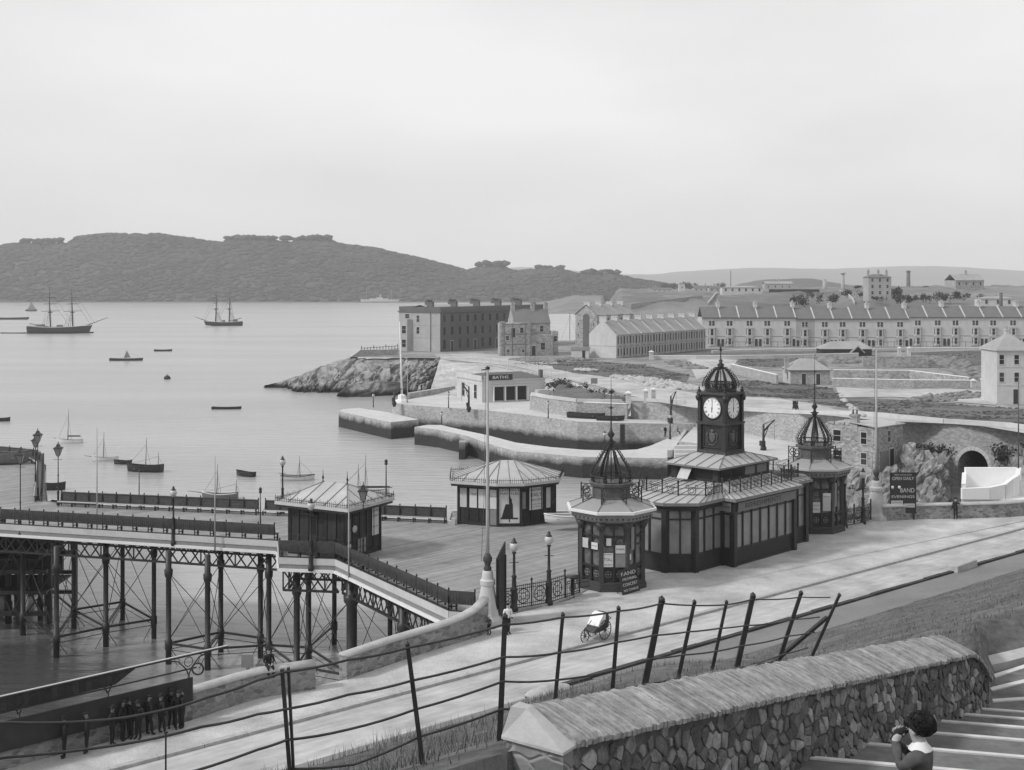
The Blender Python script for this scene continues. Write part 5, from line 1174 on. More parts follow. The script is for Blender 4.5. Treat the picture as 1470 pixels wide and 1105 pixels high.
win(t, (11.8,.6,2.6), (0,-1,0), 1.2, 1.9); win(t, (2.2,0,1.4), (0,-1,0), .7, .8); win(t, (6.3,0,1.4), (0,-1,0), .7, .8); win(t, (2.0,0,4.9), (0,-1,0), .8, 1.1); win(t, (5.9,0,7.0), (0,-1,0), .9, 1.4); win(t, (12.2,5.05,7.2), (0,-1,0), 1.0, 1.6); win(t, (15.5,2,4.6), (0,-1,0), .8, 1.4)
door(t, (9.3,.6,1.4), (0,-1,0), 1.0, 2.6); door(t, (3.6,0,6.4), (0,-1,0), 1.1, 2.4)
b = MB()
for x in (1.2, 3.3, 6.9): b.tube([(x,-.5,-.5),(x,-.5,9)], .09, 5)
for z in (3.2, 6.0, 8.6): b.tube([(.5,-.45,z),(7.8,-.45,z)], .07, 5)
b.build('scaffold', M_spar, t)
# mid terrace of bay-windowed houses with white gable end
MA = radians(54); mp_ = Vector((27.5, 330, 8)); mu = Vector((cos(MA), sin(MA), 0)); W_ = 50.6/8
protoM = None
def mid_house(i):
    t = thing('terraced_house', ORD[i] + ' house from the white gable of the low bay windowed terrace', 'house', mp_ + mu*W_*i, MA, 'low bay windowed terrace')
    b = MB(); b.box(0, W_-.004, 0, 8.5, -.8, 6.3); b.build('wall', M_stucco, t)
    b = MB(); b.box(0, W_-.004, -.3, -.003, 6.0, 6.3); b.box(0, W_-.004, -.12, -.003, 3.0, 3.2); b.build('cornice', M_cream, t)
    b = MB(); b.quad((0,-.4,6.15),(W_,-.4,6.15),(W_,4.25,9.9),(0,4.25,9.9)); b.quad((0,4.25,9.9),(W_,4.25,9.9),(W_,8.9,6.15),(0,8.9,6.15)); b.build('roof', M_proof, t)
    b = MB(); b.loft([[(x,-.45,6.3),(x,4.25,10.15),(x,8.95,6.3),(x,8.95,5.9),(x,4.25,9.7),(x,-.45,5.9)] for x in (W_-.35, W_-.02)], smooth=False); b.build('party_wall', M_cream, t)
    chimney(t, W_-.3, 4.25, 9.6, 10.9, .6, 2.0, 4, M_cream)
    for x in (1.5, 4.6):
        for z in (1.5, 4.6):
            b = MB(); b.prism([(x-1.25,-.003),(x-.75,-.5),(x+.75,-.5),(x+1.25,-.003)], z-1.4, z+1.35); by = b.build('bay', M_stucco, t)
            win(by, (x,-.5,z+.1), (0,-1,0), .62, 2.0, M_cream, bars=False)
            for s in (-1, 1): win(by, (x + s*1.02,-.25,z+.1), (s*.7,-.7,0), .36, 2.0, M_cream, bars=False)
    if i == 0:
        b = MB(); b.add([(-.06,0,-.8),(-.06,8.5,-.8),(-.06,8.5,6.3),(-.06,4.25,9.95),(-.06,0,6.3),(.0,0,-.8),(.0,8.5,-.8),(.0,8.5,6.3),(.0,4.25,9.95),(.0,0,6.3)], [[4,3,2,1,0],[0,1,6,5],[2,3,8,7],[3,4,9,8],[4,0,5,9]]); b.build('gable_wall', M_render, t)
        b = MB(); b.box(-.1,-.06,0,8.5,3.05,3.2); b.build('string_course', M_stucco, t); chimney(t, .3, 4.25, 9.4, 10.9, .6, 2.2, 4, M_cream)
    return t
for i in range(8): mid_house(i)
# chapel-like building with a tall arched recess
t = thing('warehouse', 'gabled stone warehouse with tall arched recess behind the low bay windowed terrace', 'warehouse', (26.1,385,8), MA)
b = MB(); b.box(0, 22, 0, 7.9, -1, 9.9); b.add([(0,0,9.9),(0,7.9,9.9),(0,3.95,12.8),(.4,0,9.9),(.4,7.9,9.9),(.4,3.95,12.8)], [[0,2,1],[3,4,5],[0,3,5,2],[1,2,5,4]]); b.build('wall', M_stone, t)
b = MB(); b.M = facing((0,3.95,4.5), (-1,0,0)); pts = [(-1.2,-5),(1.2,-5)] + [(1.2*cos(pi*k/10), 4.6 + 1.2*sin(pi*k/10)) for k in range(11)]; b.loft([[(x,y,z) for x,y in pts] for z in (0,.05)], smooth=False); b.build('arched_recess', M_bstone, t)
for y in (1.2, 6.8):
    for z in (3.5, 7.0): win(t, (0,y,z), (-1,0,0), .6, .7)
b = MB(); b.quad((-.2,-.4,9.9),(22,-.4,9.9),(22,3.95,13.1),(-.2,3.95,13.1)); b.quad((-.2,3.95,13.1),(22,3.95,13.1),(22,8.3,9.9),(-.2,8.3,9.9)); b.build('roof', M_proof, t)
for k in range(4): chimney(t, .8 + 6.6*k, 3.95, 12.5, 13.9, 1.0, 2.2, 0, M_cream)
for k in range(5): win(t, (2.5+4*k,0,8.2), (0,-1,0), 1.0, 1.3)
t = thing('shed', 'small white shed with dark door at the foot of the white gable', 'shed', P(820,514,8), radians(-8)); b = MB(); b.box(0,4.6,0,4,-.5,2.2); b.build('wall', M_render, t)
b = MB(); b.quad((-.2,-.2,2.2),(4.8,-.2,2.2),(4.8,4.2,2.7),(-.2,4.2,2.7)); b.build('roof', M_roof, t); door(t, (3.3,0,1.0), (0,-1,0), .8, 2.0)
# long pale terrace across the back
FW = 5.87
def far_house(i, flip, z, wm, proto=None):
    x0 = 59.2 + FW*i
    lab = ORD[i] + ' house from the left in the long pale three storey terrace' if i != 5 else 'the one darker stucco house in the long pale three storey terrace'
    t = thing('terraced_house', lab, 'house', (x0, 391, 8+z), 0, 'long pale three storey terrace'); f = (lambda x: FW-x) if flip else (lambda x: x)
    b = MB(); b.box(0, FW-.004, 0, 9, -1, 9); b.build('wall', wm, t)
    b = MB(); b.box(0, FW-.004, -.35, 0-.003, 8.75, 9.05); b.build('eave', M_bstone, t)
    b = MB(); b.box(0, FW-.004, -.07, -.003, 3.1, 3.2); b.build('string_course', M_bstone, t)
    b = MB(); b.quad((0,-.4,9.0),(FW,-.4,9.0),(FW,4.5,12.3),(0,4.5,12.3)); b.quad((0,4.5,12.3),(FW,4.5,12.3),(FW,9.4,9.0),(0,9.4,9.0)); b.build('roof', M_roof, t)
    b = MB(); b.loft([[(x,-.42,9.2),(x,4.5,12.55),(x,9.4,9.2),(x,9.4,8.9),(x,4.5,12.2),(x,-.42,8.9)] for x in (FW-.4, FW-.02)], smooth=False); b.build('party_wall', M_cream, t)
    if not flip: chimney(t, FW-.15, 4.5, 12, 13.7, .95, 2.2, 5, M_cream)
    wx = f(3.1)
    for dx in (-.5, .5): win(t, (wx+dx,0,7.2), (0,-1,0), .75, 1.45)
    for zz in (4.4, 1.5):
        b = MB(); b.prism([(wx-1.2,-.003),(wx-.8,-.45),(wx+.8,-.45),(wx+1.2,-.003)], zz-1.35, zz+1.35); b.box(wx-1.3,wx+1.3,-.55,0-.003,zz+1.35,zz+1.5); by = b.build('bay', M_cream, t)
        win(by, (wx,-.45,zz+.1), (0,-1,0), .85, 1.9, M_cream); 
        for s in (-1,1): win(by, (wx+s*1.0,-.22,zz+.1), (s*.75,-.66,0), .26, 1.8, M_cream, bars=False)
    door(t, (f(5.25),0,1.15), (0,-1,0), .85, 2.3); return t
A_, B_, C_ = far_house(0, False, 0, M_render), None, None
B_ = far_house(1, True, 0, M_render); C_ = far_house(5, True, -.35, M_stucco)
for i in range(2, 19):
    if i == 5: continue
    src = B_ if i % 2 else A_; c = copy_tree(src, (59.2 + FW*i, 391, 8 + (0 if i < 5 else -.35 if i < 11 else .15)), 0, ORD[i] + ' house from the left in the long pale three storey terrace', 'long pale three storey terrace')
wallrun('low white front wall with railings before the long pale terrace', [PG(1022,507), PG(1110,504.5), PG(1300,503), PG(1520,501)], .7, .4, M_render, M_white)
t = thing('railing', 'iron front railing before the long pale three storey terrace', 'railing', (80,386,8)); b = MB(); b.beam((66,387,9.6),(166,387,9.6), .1); [b.beam((66+2*k,387,8),(66+2*k,387,9.7), .09) for k in range(51)]; b.build('bars', M_dark, t, world=True)
# field shed
t = thing('field_shed', 'long low shed with pale hipped roof and dark open front before the long terrace', 'shed', (84,340,8)); b = MB(); b.box(0,13.6,0,6,-.3,2.0); b.build('wall', M_sign, t)
b = MB(); b.add([(-.5,-.6,1.9),(14.2,-.6,1.9),(14.2,6.6,1.9),(-.5,6.6,1.9),(3.4,3,3.9),(11,3,3.9)], [[0,1,5,4],[1,2,5],[2,3,4,5],[3,0,4]]); b.build('roof', M_proof, t)
b = MB(); b.loft([[(x,y,z) for x,z in ((7.4,1.0),(9.4,2.9),(11.4,1.0),(11.2,.9),(9.4,2.6),(7.6,.9))] for y in (-1.6, 2.5)], smooth=False); b.build('porch_roof', M_proof, t)
for k in range(5): MB().box(.4+3.1*k-.1,.4+3.1*k+.1,-.4,-.2,-.3,1.9).build('post', M_dark, t)
# walls, gates and lodge in the middle distance
wallrun('white field wall with a gate pier at its left end, below the low terrace', [PG(934,515.5), PG(1000,516), PG(1110,515), PG(1232,512)], .95, .4, M_render, M_white)
wallrun('field wall running right from the pair of gate piers', [PG(1309,510), PG(1360,508), PG(1432,506)], .8, .4, M_ret)
wallrun('dark rubble retaining wall below the pair of gate piers', [PG(1238,528), PG(1332,527.5)], 2.6, .5, M_stone, M_stone)
def pier_post(label, p, h=1.9, w=.8, group='stone gate piers', m=None):
    t = thing('gate_pier', label, 'gate pier', p, 0, group); MB().box(-w/2,w/2,-w/2,w/2,-.3,h).build('shaft', m or M_render, t); b = MB(); b.box(-w*.65,w*.65,-w*.65,w*.65,h+.002,h+.2); b.add([(-w/2,-w/2,h+.2),(w/2,-w/2,h+.2),(w/2,w/2,h+.2),(-w/2,w/2,h+.2),(0,0,h+.5)], [[0,1,4],[1,2,4],[2,3,4],[3,0,4]]); b.build('cap', M_white, t)
pier_post('left of the two gate piers in the field wall before the long terrace', PG(1291,510)); pier_post('right of the two gate piers in the field wall before the long terrace', PG(1305,510))
pier_post('gate pier at the left end of the white field wall', PG(935,516), 1.9, 1.0)
pier_post('left gate pier where the enclosure wall meets the right hand house', PG(1397,556), 1.2); pier_post('right gate pier next to the tall pale house', PG(1412,557), 1.6)
pier_post('gate pier at the end of the dark shrub bank by the road', PG(902,577), 1.4); pier_post('left of the two stone posts by the road bend', PG(927,576), 1.7, .7); pier_post('right of the two stone posts by the road bend', PG(938,575), 1.8, .7)
wallrun('back wall of the enclosure right of the lodge', [PG(1196,543), PG(1306,544), PG(1392,555)], 1.75, .4, M_stone, M_white)
wallrun('front wall of the enclosure right of the lodge', [PG(1194,554), PG(1312,556.5), PG(1392,557)], 1.45, .4, M_ret, M_white)
wallrun('pale wall sloping down to the left side of the lodge', [PG(1050,535), PG(1085,544), PG(1116,552)], 1.9, .4, M_ret, M_white)
t = thing('lodge', 'small single storey lodge with hipped roof and two chimneys', 'house', (54.4,245,8), radians(-1))
b = MB(); b.box(0,7.7,0,7.5,-.5,2.9); b.build('wall', M_render, t); b = MB(); b.box(.0,7.7,-.03,0-.002,-.5,2.9); b.build('front_wall', M_ret, t)
b = MB(); b.add([(-.3,-.35,2.85),(8,-.35,2.85),(8,7.8,2.85),(-.3,7.8,2.85),(2.6,3.75,4.9),(5.2,3.75,4.9)], [[0,1,5,4],[1,2,5],[2,3,4,5],[3,0,4],[3,2,1,0]]); b.build('roof', M_proof, t)
b = MB(); b.box(-.32,8.02,-.37,7.82,2.7,2.84); b.build('eave', M_bstone, t)
chimney(t, -.1, 3.2, 2, 4.9, .8, .8, 1, M_stucco); chimney(t, 6.3, 6.6, 2.5, 5.2, .8, .8, 1, M_stucco)
win(t, (0,2.6,1.6), (-1,0,0), .9, 1.4); door(t, (2.6,-.03,1.05), (0,-1,0), .8, 2.1); door(t, (5.4,-.03,1.05), (0,-1,0), .8, 2.1)
t = thing('house', 'tall pale three storey house with pyramid roof at the right border', 'house', (79.7,206,8), 0)
b = MB(); b.box(0,6.2,0,7,-.8,9.0); b.build('wall', M_render, t); b = MB(); b.add([(-.3,-.3,8.95),(6.5,-.3,8.95),(6.5,7.3,8.95),(-.3,7.3,8.95),(3.1,3.5,11.6)], [[0,1,4],[1,2,4],[2,3,4],[3,0,4]]); b.build('roof', M_proof, t)
b = MB(); b.box(-.33,6.53,-.33,7.33,8.75,8.945); b.box(-.05,6.25,-.05,0-.003,3.0,3.15); b.box(-.05,6.25,-.05,0-.003,6.0,6.1); b.build('cornice', M_cream, t)
for z in (7.3, 4.4): [win(t, (x,0,z), (0,-1,0), .75, 1.5) for x in (.75, 3.2, 5.5)]
door(t, (3.1,0,1.2), (0,-1,0), .9, 2.4); win(t, (5.5,0,1.4), (0,-1,0), .75, 1.5); chimney(t, 3.1, 3.9, 11, 12.2, .6, .8, 2, M_cream)
# baths
t = thing('bath_house', 'low pale classical bath house with columns and a BATHS sign', 'bath house', (-5.7,239.3,5), radians(25))
b = MB(); b.box(0,13.4,0,12.6,-.5,4.1); b.build('wall', M_render, t)
b = MB(); b.box(-.2,13.6,-.2,12.8,4.1,4.35); b.box(-.05,13.45,-.05,12.65,3.3,3.42); b.build('cornice', M_cream, t)
b = MB(); b.box(-.05,.3,-.05,12.65,4.35,5.05); b.box(-.05,5,-.05,.3,4.35,5.05); b.build('parapet', M_render, t)
b = MB(); b.add([(.3,.3,4.4),(13.4,-.1,4.4),(13.4,12.4,4.4),(.3,12.4,4.4),(3,6,5.3),(11,6,5.3)], [[0,1,5,4],[1,2,5],[2,3,4,5],[3,0,4]]); b.build('roof', M_dpan, t)
for y in (3.2, 9.2): win(t, (0,y,1.9), (-1,0,0), 1.3, 2.6, M_cream)
for x in (2.6, 5.0, 7.4): b = MB(); b.box(x,x+1.9,-.03,.0-.003,.3,2.9); b.build('bay_opening', M_glass, t)
for x in (2.3, 4.75, 7.15, 9.55): b = MB(); b.lathe([(.22,0),(.2,.15),(.16,.25),(.14,2.8),(.22,2.95)], 10, (x,-.3,0.1)); b.build('column', M_white, t)
b = MB(); b.box(1.9,10,-.55,-.003,3.0,3.28); b.build('entablature', M_cream, t)
b = MB(); b.box(1.2,6.3,-.25,-.12,4.2,5.3); sg = b.build('sign_board', M_sign, t); text("BATHS", .8, sg, M_white, facing((3.75,-.26,4.75), (0,-1,0)), w=3.3)
b = MB(); b.box(10.8,13.2,-2.2,-.003,-.3,2.2); b.build('annexe', M_cream, t); b = MB(); b.box(12.6,13.2,.5,1.3,4.3,5.9); b.build('chimney', M_bstone, t)
wallrun('white coped garden wall on the quay to the right of the bath house', [Vector((3.4,226.4,5)), Vector((11,213.9,5.0)), Vector((19.4,210.6,5))], 2.55, .4, M_ret, M_white)
wallrun('low wall sloping down the slipway left of the bath house', [P(586,572,5), P(652,561,5)], 1.0, .5, M_stone, M_quaytop)
t = thing('fence', 'pale upright railing fence along the road above the bath house', 'fence', PG(692,522)); b = MB(); pts = [PG(692,523), PG(740,529), PG(816,547)]
for a, c in zip(pts, pts[1:]):
    for h in (.25, 1.7): b.beam(a + Vector((0,0,h)), c + Vector((0,0,h)), .08)
    m_ = int((c-a).length/1.1)
    for k in range(m_): q = a.lerp(c, k/m_); b.beam(q, q + Vector((0,0,1.9)), .14 if k % 4 == 0 else .06)
b.build('bars', M_cream, t, world=True)
wallrun('dark bank wall under the pale railing fence above the bath house', [Vector((-5.5,304,6.6)), Vector((3.5,280,6.6)), Vector((10.6,256,6.6))], 1.25, .5, M_stone, M_stone)
# stone cottage under the retaining wall
t = thing('stone_cottage', 'two storey stone cottage with flat roof built against the retaining wall', 'cottage', (42.1,145,5.85), radians(50))
b = MB(); b.box(0,7.6,0,3.1,-2.5,5.3); b.build('wall', M_stone2, t); b = MB(); b.box(1.2,7.4,3.15,7.2,-2.5,5.2); b.box(1.15,1.5,3.2,4.0,5.2,5.5); b.box(1.15,1.5,4.5,5.3,5.2,5.5); b.box(1.15,1.5,5.8,6.6,5.2,5.5); b.build('rear_wing', M_stone2, t)
b = MB(); b.add([(-.25,-.25,5.3),(7.9,-.25,5.1),(7.9,3.3,5.35),(-.25,3.3,5.75),(-.25,-.25,5.42),(7.9,-.25,5.22),(7.9,3.3,5.47),(-.25,3.3,5.87)], [[3,2,1,0],[4,5,6,7],[0,1,5,4],[1,2,6,5],[2,3,7,6],[3,0,4,7]]); b.build('roof', M_zinc, t)
chimney(t, .35, 2.75, 4.5, 6.7, .8, .9, 2, M_stone2)
for z in (1.6, 4.0): win(t, (0,1.5,z), (-1,0,0), .7, 1.35, M_cream)
for z in (1.5, 3.9): win(t, (1.2,5.4,z), (-1,0,0), .95, 1.3, M_cream)
win(t, (3.6,0,4.0), (0,-1,0), .8, 1.3, M_cream); door(t, (4.4,0,1.2), (0,-1,0), 1.2, 2.5)
b = MB(); b.box(1.2,3.4,-.06,-.003,-.0,2.4); b.build('boarded_panel', M_grey, t)
b = MB(); b.tube([(.2,-.1,5.2),(.2,-.1,.4),(-.6,.2,.1)], .07, 6); b.build('downpipe', M_dark, t)
MB().box(-2.5,8,-1.4,7.4,-3,-.05)
tag(MB().prism([(40.2,146.4),(41.2,143.4),(49,151.5),(46.8,157.2)], 2, 5.83).build('ledge_wall', M_stone2, loc=(42,145,2)), 'stone platform under the cottage on the rocks', 'wall')
# limewashed ramp and parapets
t = thing('limewashed_ramp', 'whitewashed slipway enclosure with curved side wall on the rocks at right', 'ramp', (40,111,4))
b = MB(); b.prism([(39.6,110.5),(46.5,110.2),(53,109.5),(53,117),(42.2,117)], 4, 8.9)
b.build('base', M_limew, t, world=True)
b = MB(); b.prism([(39.6,110.5),(40.0,110.5),(42.4,117),(42.0,117)], 8.9, 10.25); b.prism([(42.2,116.6),(47.4,116.6),(47.4,117),(42.2,117)], 8.9, 10.75); b.build('back_wall', M_limew, t, world=True)
b = MB(); cv = [(39.6,110.45,9.85),(42.0,110.4,9.95),(43.4,110.6,10.2),(44.2,111.2,10.55),(45.3,112.4,10.75),(47.2,116.8,10.75)]
for a, c in zip(cv, cv[1:]):
    a = Vector(a); c = Vector(c); d = (c-a); d.z = 0; d.normalize(); n = Vector((-d.y, d.x, 0))*.2
    b.add([a-n, c-n, c+n, a+n, Vector((a.x,a.y,8.9))-n, Vector((c.x,c.y,8.9))-n, Vector((c.x,c.y,8.9))+n, Vector((a.x,a.y,8.9))+n], [[0,1,2,3],[4,5,1,0],[6,7,3,2],[5,6,2,1],[7,4,0,3]])
b.build('curved_wall', M_limew, t, world=True)
b = MB(); cv = [(45.4,112.5,10.3),(48,111,9.4),(53,109.4,9.0)]
for a, c in zip(cv, cv[1:]): a = Vector(a); c = Vector(c); b.add([a, c, c+Vector((0,.4,0)), a+Vector((0,.4,0)), Vector((a.x,a.y,8.9)), Vector((c.x,c.y,8.9))], [[0,1,2,3],[4,5,1,0]])
b.build('side_wall', M_limew, t, world=True)
b = MB(); b.box(41.3,42.6,112.4,112.8,8.9,9.55); b.build('hatch', M_grey, t, world=True)
def parapet(label, pts, hts, th=.5, m=M_wall, round_=True):
    t = thing('parapet_wall', label, 'wall', pts[0]); b = MB(); c = MB()
    pts = [Vector(p) for p in pts]; r1 = []; r2 = []
    for i, p in enumerate(pts):
        d = (pts[min(i+1, len(pts)-1)] - pts[max(i-1, 0)]); d.z = 0; d.normalize(); n = Vector((-d.y, d.x, 0)); h = hts[i]; z = Vector((0,0,1)); q = Vector((p.x,p.y,9))
        r1.append([q - n*th/2 - z*2, q + n*th/2 - z*2, q + n*th/2 + z*h, q - n*th/2 + z*h])
        w = th/2 + .07
        r2.append([q - n*w + z*(h+.003), q + n*w + z*(h+.003)] + [q + n*w*cos(pi*k/6) + z*(h + .06 + .16*sin(pi*k/6)) for k in range(7)])
    b.loft(r1, smooth=False); c.loft(r2, smooth=True); b.build('masonry', m, t, world=True, fix=True); c.build('coping', M_cope, t, world=True, fix=True); return t
pA = [p + Vector((-.15,.2,0)) for p in resample([P(496,976,9),P(560,953,9),P(620,934,9),P(660,922,9),P(700,909,9)], 16)]
parapet('rubble parapet wall with rounded coping rising towards the white flagstaff pedestal', pA, [1.05]*10 + [1.07,1.1,1.16,1.26,1.42,1.75])
pB = [p + Vector((-.19,.27,0)) for p in resample([P(-60,1128,9),P(0,1107,9),P(120,1074,9),P(272,1034,9),P(370,1003,9),P(455,989.5,9)], 14)]
parapet('rubble parapet wall behind the men, left of the gap with the boulder', pB, [1.1]*14)
parapet('rubble parapet wall with pale coping behind the tall notice board at right', resample([P(1266,747,9),P(1312,744.5,9),P(1372,743.5,9),P(1445,741.5,9),P(1480,738,9),P(1560,730,9)], 14), [1.05]*14)
tag(MB().blob((0,0,.35), .75, 4, .2, 3, (1.15,.9,.8)).build('boulder', M_cope, loc=P(404,975,9) + Vector((-.35,1.2,.6))), 'big rounded boulder behind the parapet beside the seated man', 'boulder')
tag(MB().blob((0,0,.3), .4, 9, .25, 2, (1,.8,1)).build('boulder', M_cope, loc=P(477,972,9)), 'small pale stone at the end of the parapet by the gap', 'stone')
# hill-top buildings
def simple_house(label, x, y, D, w, d, h, rh, roof='hip', m=None, name='house', rz=0., ch=((.15,.5),(.85,.5)), wins=2, mr_=None, st=1):
    t = thing(name, label, 'house', Q(x, y, D), rz); b = MB(); b.box(0,w,0,d,-2,h); b.build('wall', m or M_render, t); b = MB()
    if roof == 'hip': b.add([(-.3,-.3,h),(w+.3,-.3,h),(w+.3,d+.3,h),(-.3,d+.3,h),(w*.3,d/2,h+rh),(w*.7,d/2,h+rh)], [[0,1,5,4],[1,2,5],[2,3,4,5],[3,0,4]])
    else: gable(b, -.2, w+.2, 0, d, h+.15, h+rh)
    b.build('roof', mr_ or M_roof, t)
    for u, v in ch: chimney(t, w*u, d*v, h, h+rh+1.4, .8, .9, 2, M_stucco)
    for s in range(st):
        for k in range(wins): win(t, (w*(k+.5)/wins, 0, h*(s+.55)/st), (0,-1,0), .9, 1.3)
    return t
simple_house('tall square villa with chimneys standing on the hill behind the long terrace', 1247, 425, 500, 9.0, 8, 7.6, 1.2, 'hip', M_stucco, 'villa', 0, ((.1,.5),(.5,.3),(.92,.5)), 3, None, 3)
simple_house('hill house with long gabled roof and cupola near the right skyline', 1372, 412.5, 560, 13.5, 10, 3.2, 2.8, 'gable', M_stone, 'house', .15, ((.55,.5),), 4, M_proof)
simple_house('long low white building on the far hill crest', 1037, 420, 620, 20, 7, 2.6, .8, 'hip', M_render, 'house', 0, (), 6, M_proof)
simple_house('far pale building with two chimneys on the hill crest', 1098, 416, 850, 19, 9, 4.2, 1.6, 'gable', M_stucco, 'house', 0, ((.4,.5),(.55,.5)), 4, M_proof)
simple_house('white tower like house on the far shore crest', 975, 418.5, 1000, 4.5, 5, 6.2, 1.0, 'hip', M_render, 'house', 0, (), 1)
simple_house('far low cottage group left of the white tower like house', 936, 419.5, 1000, 16, 7, 2.3, 1.4, 'gable', M_render, 'house', 0, ((.2,.5),), 4)
simple_house('far grey cottage right of the white tower like house', 996, 419, 1000, 12, 7, 3.4, 1.8, 'gable', M_stucco, 'house', 0, ((.3,.5),(.8,.5)), 3)
simple_house('far small cottage next to the long white crest building', 1018, 419, 900, 8, 6, 3, 1.5, 'gable', M_stucco, 'house', 0, ((.5,.5),), 2)
simple_house('long pale outhouse just behind the roof of the long terrace at right', 1408, 439, 440, 12, 6, 2.6, .8, 'hip', M_render, 'house', 0, (), 3, M_proof)
def stack(label, x, y, D, h, r, m=M_stucco, top=1.25, name='chimney_stack', cat='chimney'):
    t = thing(name, label, cat, Q(x, y, D)); b = MB(); b.lathe([(r*1.25,-2),(r*1.15,1),(r,h*.9)], 10); b.build('shaft', m, t); b = MB(); b.lathe([(r*top,h*.9),(r*top,h*.95),(r*.85,h)], 10); b.build('cap', m, t); return t
stack('tall factory chimney stack on the hill right of the square villa', 1304, 415, 900, 13.5, 1.3, M_bstone)
stack('slender column tower with ornate top on the hill left of the villa', 1210, 414, 800, 10.5, 1.0, M_stucco, 1.9, 'column_tower', 'tower')
stack('pale pointed tower on the skyline left of the column tower', 1184, 414.5, 900, 6.8, 1.4, M_stucco, .6, 'tower', 'tower')
stack('dark iron stove stack rising behind the long terrace roof at right', 1437, 438, 425, 4.3, .5, M_bstone, 1.0)
stack('thin distant mast on the skyline above the long white building', 1049, 419, 1400, 24, .45, M_bstone, 1.0, 'mast', 'mast')
wallrun('white zigzag boundary wall climbing the hill at the left end of the long terrace', [RB(1016,437.5), RB(1023,429), RB(1026,425), RB(1029,421.5)], .9, .4, M_stucco, M_cream)
wallrun('white boundary wall curving down the hill behind the long terrace', [RB(1205,419.5), RB(1212,421), RB(1218,425), RB(1224,431), RB(1227,437)], .9, .4, M_stucco, M_cream)
wallrun('boundary wall along the grassy bank behind the warehouse', [RB(905,441), RB(950,435.5), RB(1008,428)], 1.3, .5, M_stone, M_stone)
wallrun('boundary hedge wall along the crest before the far pale building', [Q(1104,421,640), Q(1176,421,640)], 2.0, 1.0, M_wood, M_wood)
def tree(label, x, y, D, h, w, name='tree', cat='tree', trunk=True, n=460, group='bushes and trees on the hill', seed=0):
    t = thing(name, label, cat, Q(x, y, D), 0, group); rnd = random.Random(seed + int(x)); b = MB()
    lobes = [(rnd.uniform(-.55,.55)*w, rnd.uniform(-.4,.4)*w, h*rnd.uniform(.12,.5), rnd.uniform(.2,.42)*min(w, h)) for _ in range(9)]
    for i in range(n):
        l = lobes[i % 9]; d = Vector((rnd.gauss(0,1), rnd.gauss(0,1), rnd.gauss(0,1))).normalized(); p = Vector(l[:3]) + d*l[3]*rnd.uniform(.4,1.25); s = h*rnd.uniform(.04,.09)
        a = Vector((rnd.gauss(0,1), rnd.gauss(0,1), rnd.gauss(0,1))).normalized()*s; c = a.cross(d).normalized()*s; b.add([p-a, p-c, p+a, p+c], [[0,1,2,3]])
    b.build('crown', M_leaf, t)
    b = MB(); b.tube([(0,0,-.5),(w*.03,0,h*.35),(0,0,h*.7)], [h*.035,h*.03,h*.01], 6); b.tube([(w*.03,0,h*.3),(w*.22,0,h*.6)], [h*.03,h*.01], 5); b.tube([(w*.02,0,h*.35),(-w*.2,.1,h*.62)], [h*.03,h*.01], 5); b.build('trunk', M_spar, t); return t
for k, (x, y, D, h, w, lab) in enumerate([(1143,434,470,4.5,6,'bushy dark tree on the slope behind the third chimney of the long terrace'),(1165,425,560,3,9,'dark flat bush on the crest above the quarry face'),(1190,431,480,4,8,'wide dark bush on the quarry slope left of the curving wall'),
        (1240,423,520,4,5,'dark tree left of the square villa'),(1284,421,520,5,5,'dark tree right of the square villa'),(1296,432,470,4.5,6,'dark bush in the hollow below the factory chimney'),(1325,430,470,4,8,'broad bush on the quarry face under the gabled hill house'),
        (1350,428,480,4,8,'broad dark bush left of the gabled hill house'),(1262,429,480,2.5,8,'low hedge bush before the square villa'),(1216,422,560,3.5,4,'small tree right of the column tower'),(1232,414,700,4,3,'small upright tree on the skyline left of the villa'),(1330,414,700,3.5,3,'lone small tree on the skyline right of the chimney stack'),
        (990,412,1300,9,16,'broad far tree right of the white tower like house'),(1030,412,1400,8,14,'far low tree clump behind the small cottage'),(960,413,1300,8,14,'far tree clump left of the white tower like house'),(1385,427,480,4,9,'bush on the rough quarry slope at right'),(1420,430,470,3,8,'low bush behind the outhouse at right')]):
    tree(lab, x, y + 2, D, h, w, seed=k)
for k, (x, y, D, h, w, lab) in enumerate([(795,556,244,2.6,4,'dark shrub at the left end of the shrub bank by the bath house'),(826,560,236,2.4,5,'dark shrub in the middle of the bank beside the sign post'),(860,566,225,2.2,5,'dark shrub at the right end of the bank'),(882,572,216,1.6,4,'low dark shrub near the gate pier'),(806,551,248,2.4,4,'dark shrub close to the chimney of the bath house')]):
    tree(lab, x, y + 3, D, h, w, 'shrub', 'shrub', n=260, group='shrubs on the dark bank', seed=40+k)
for x, r in ((437,1),): pass
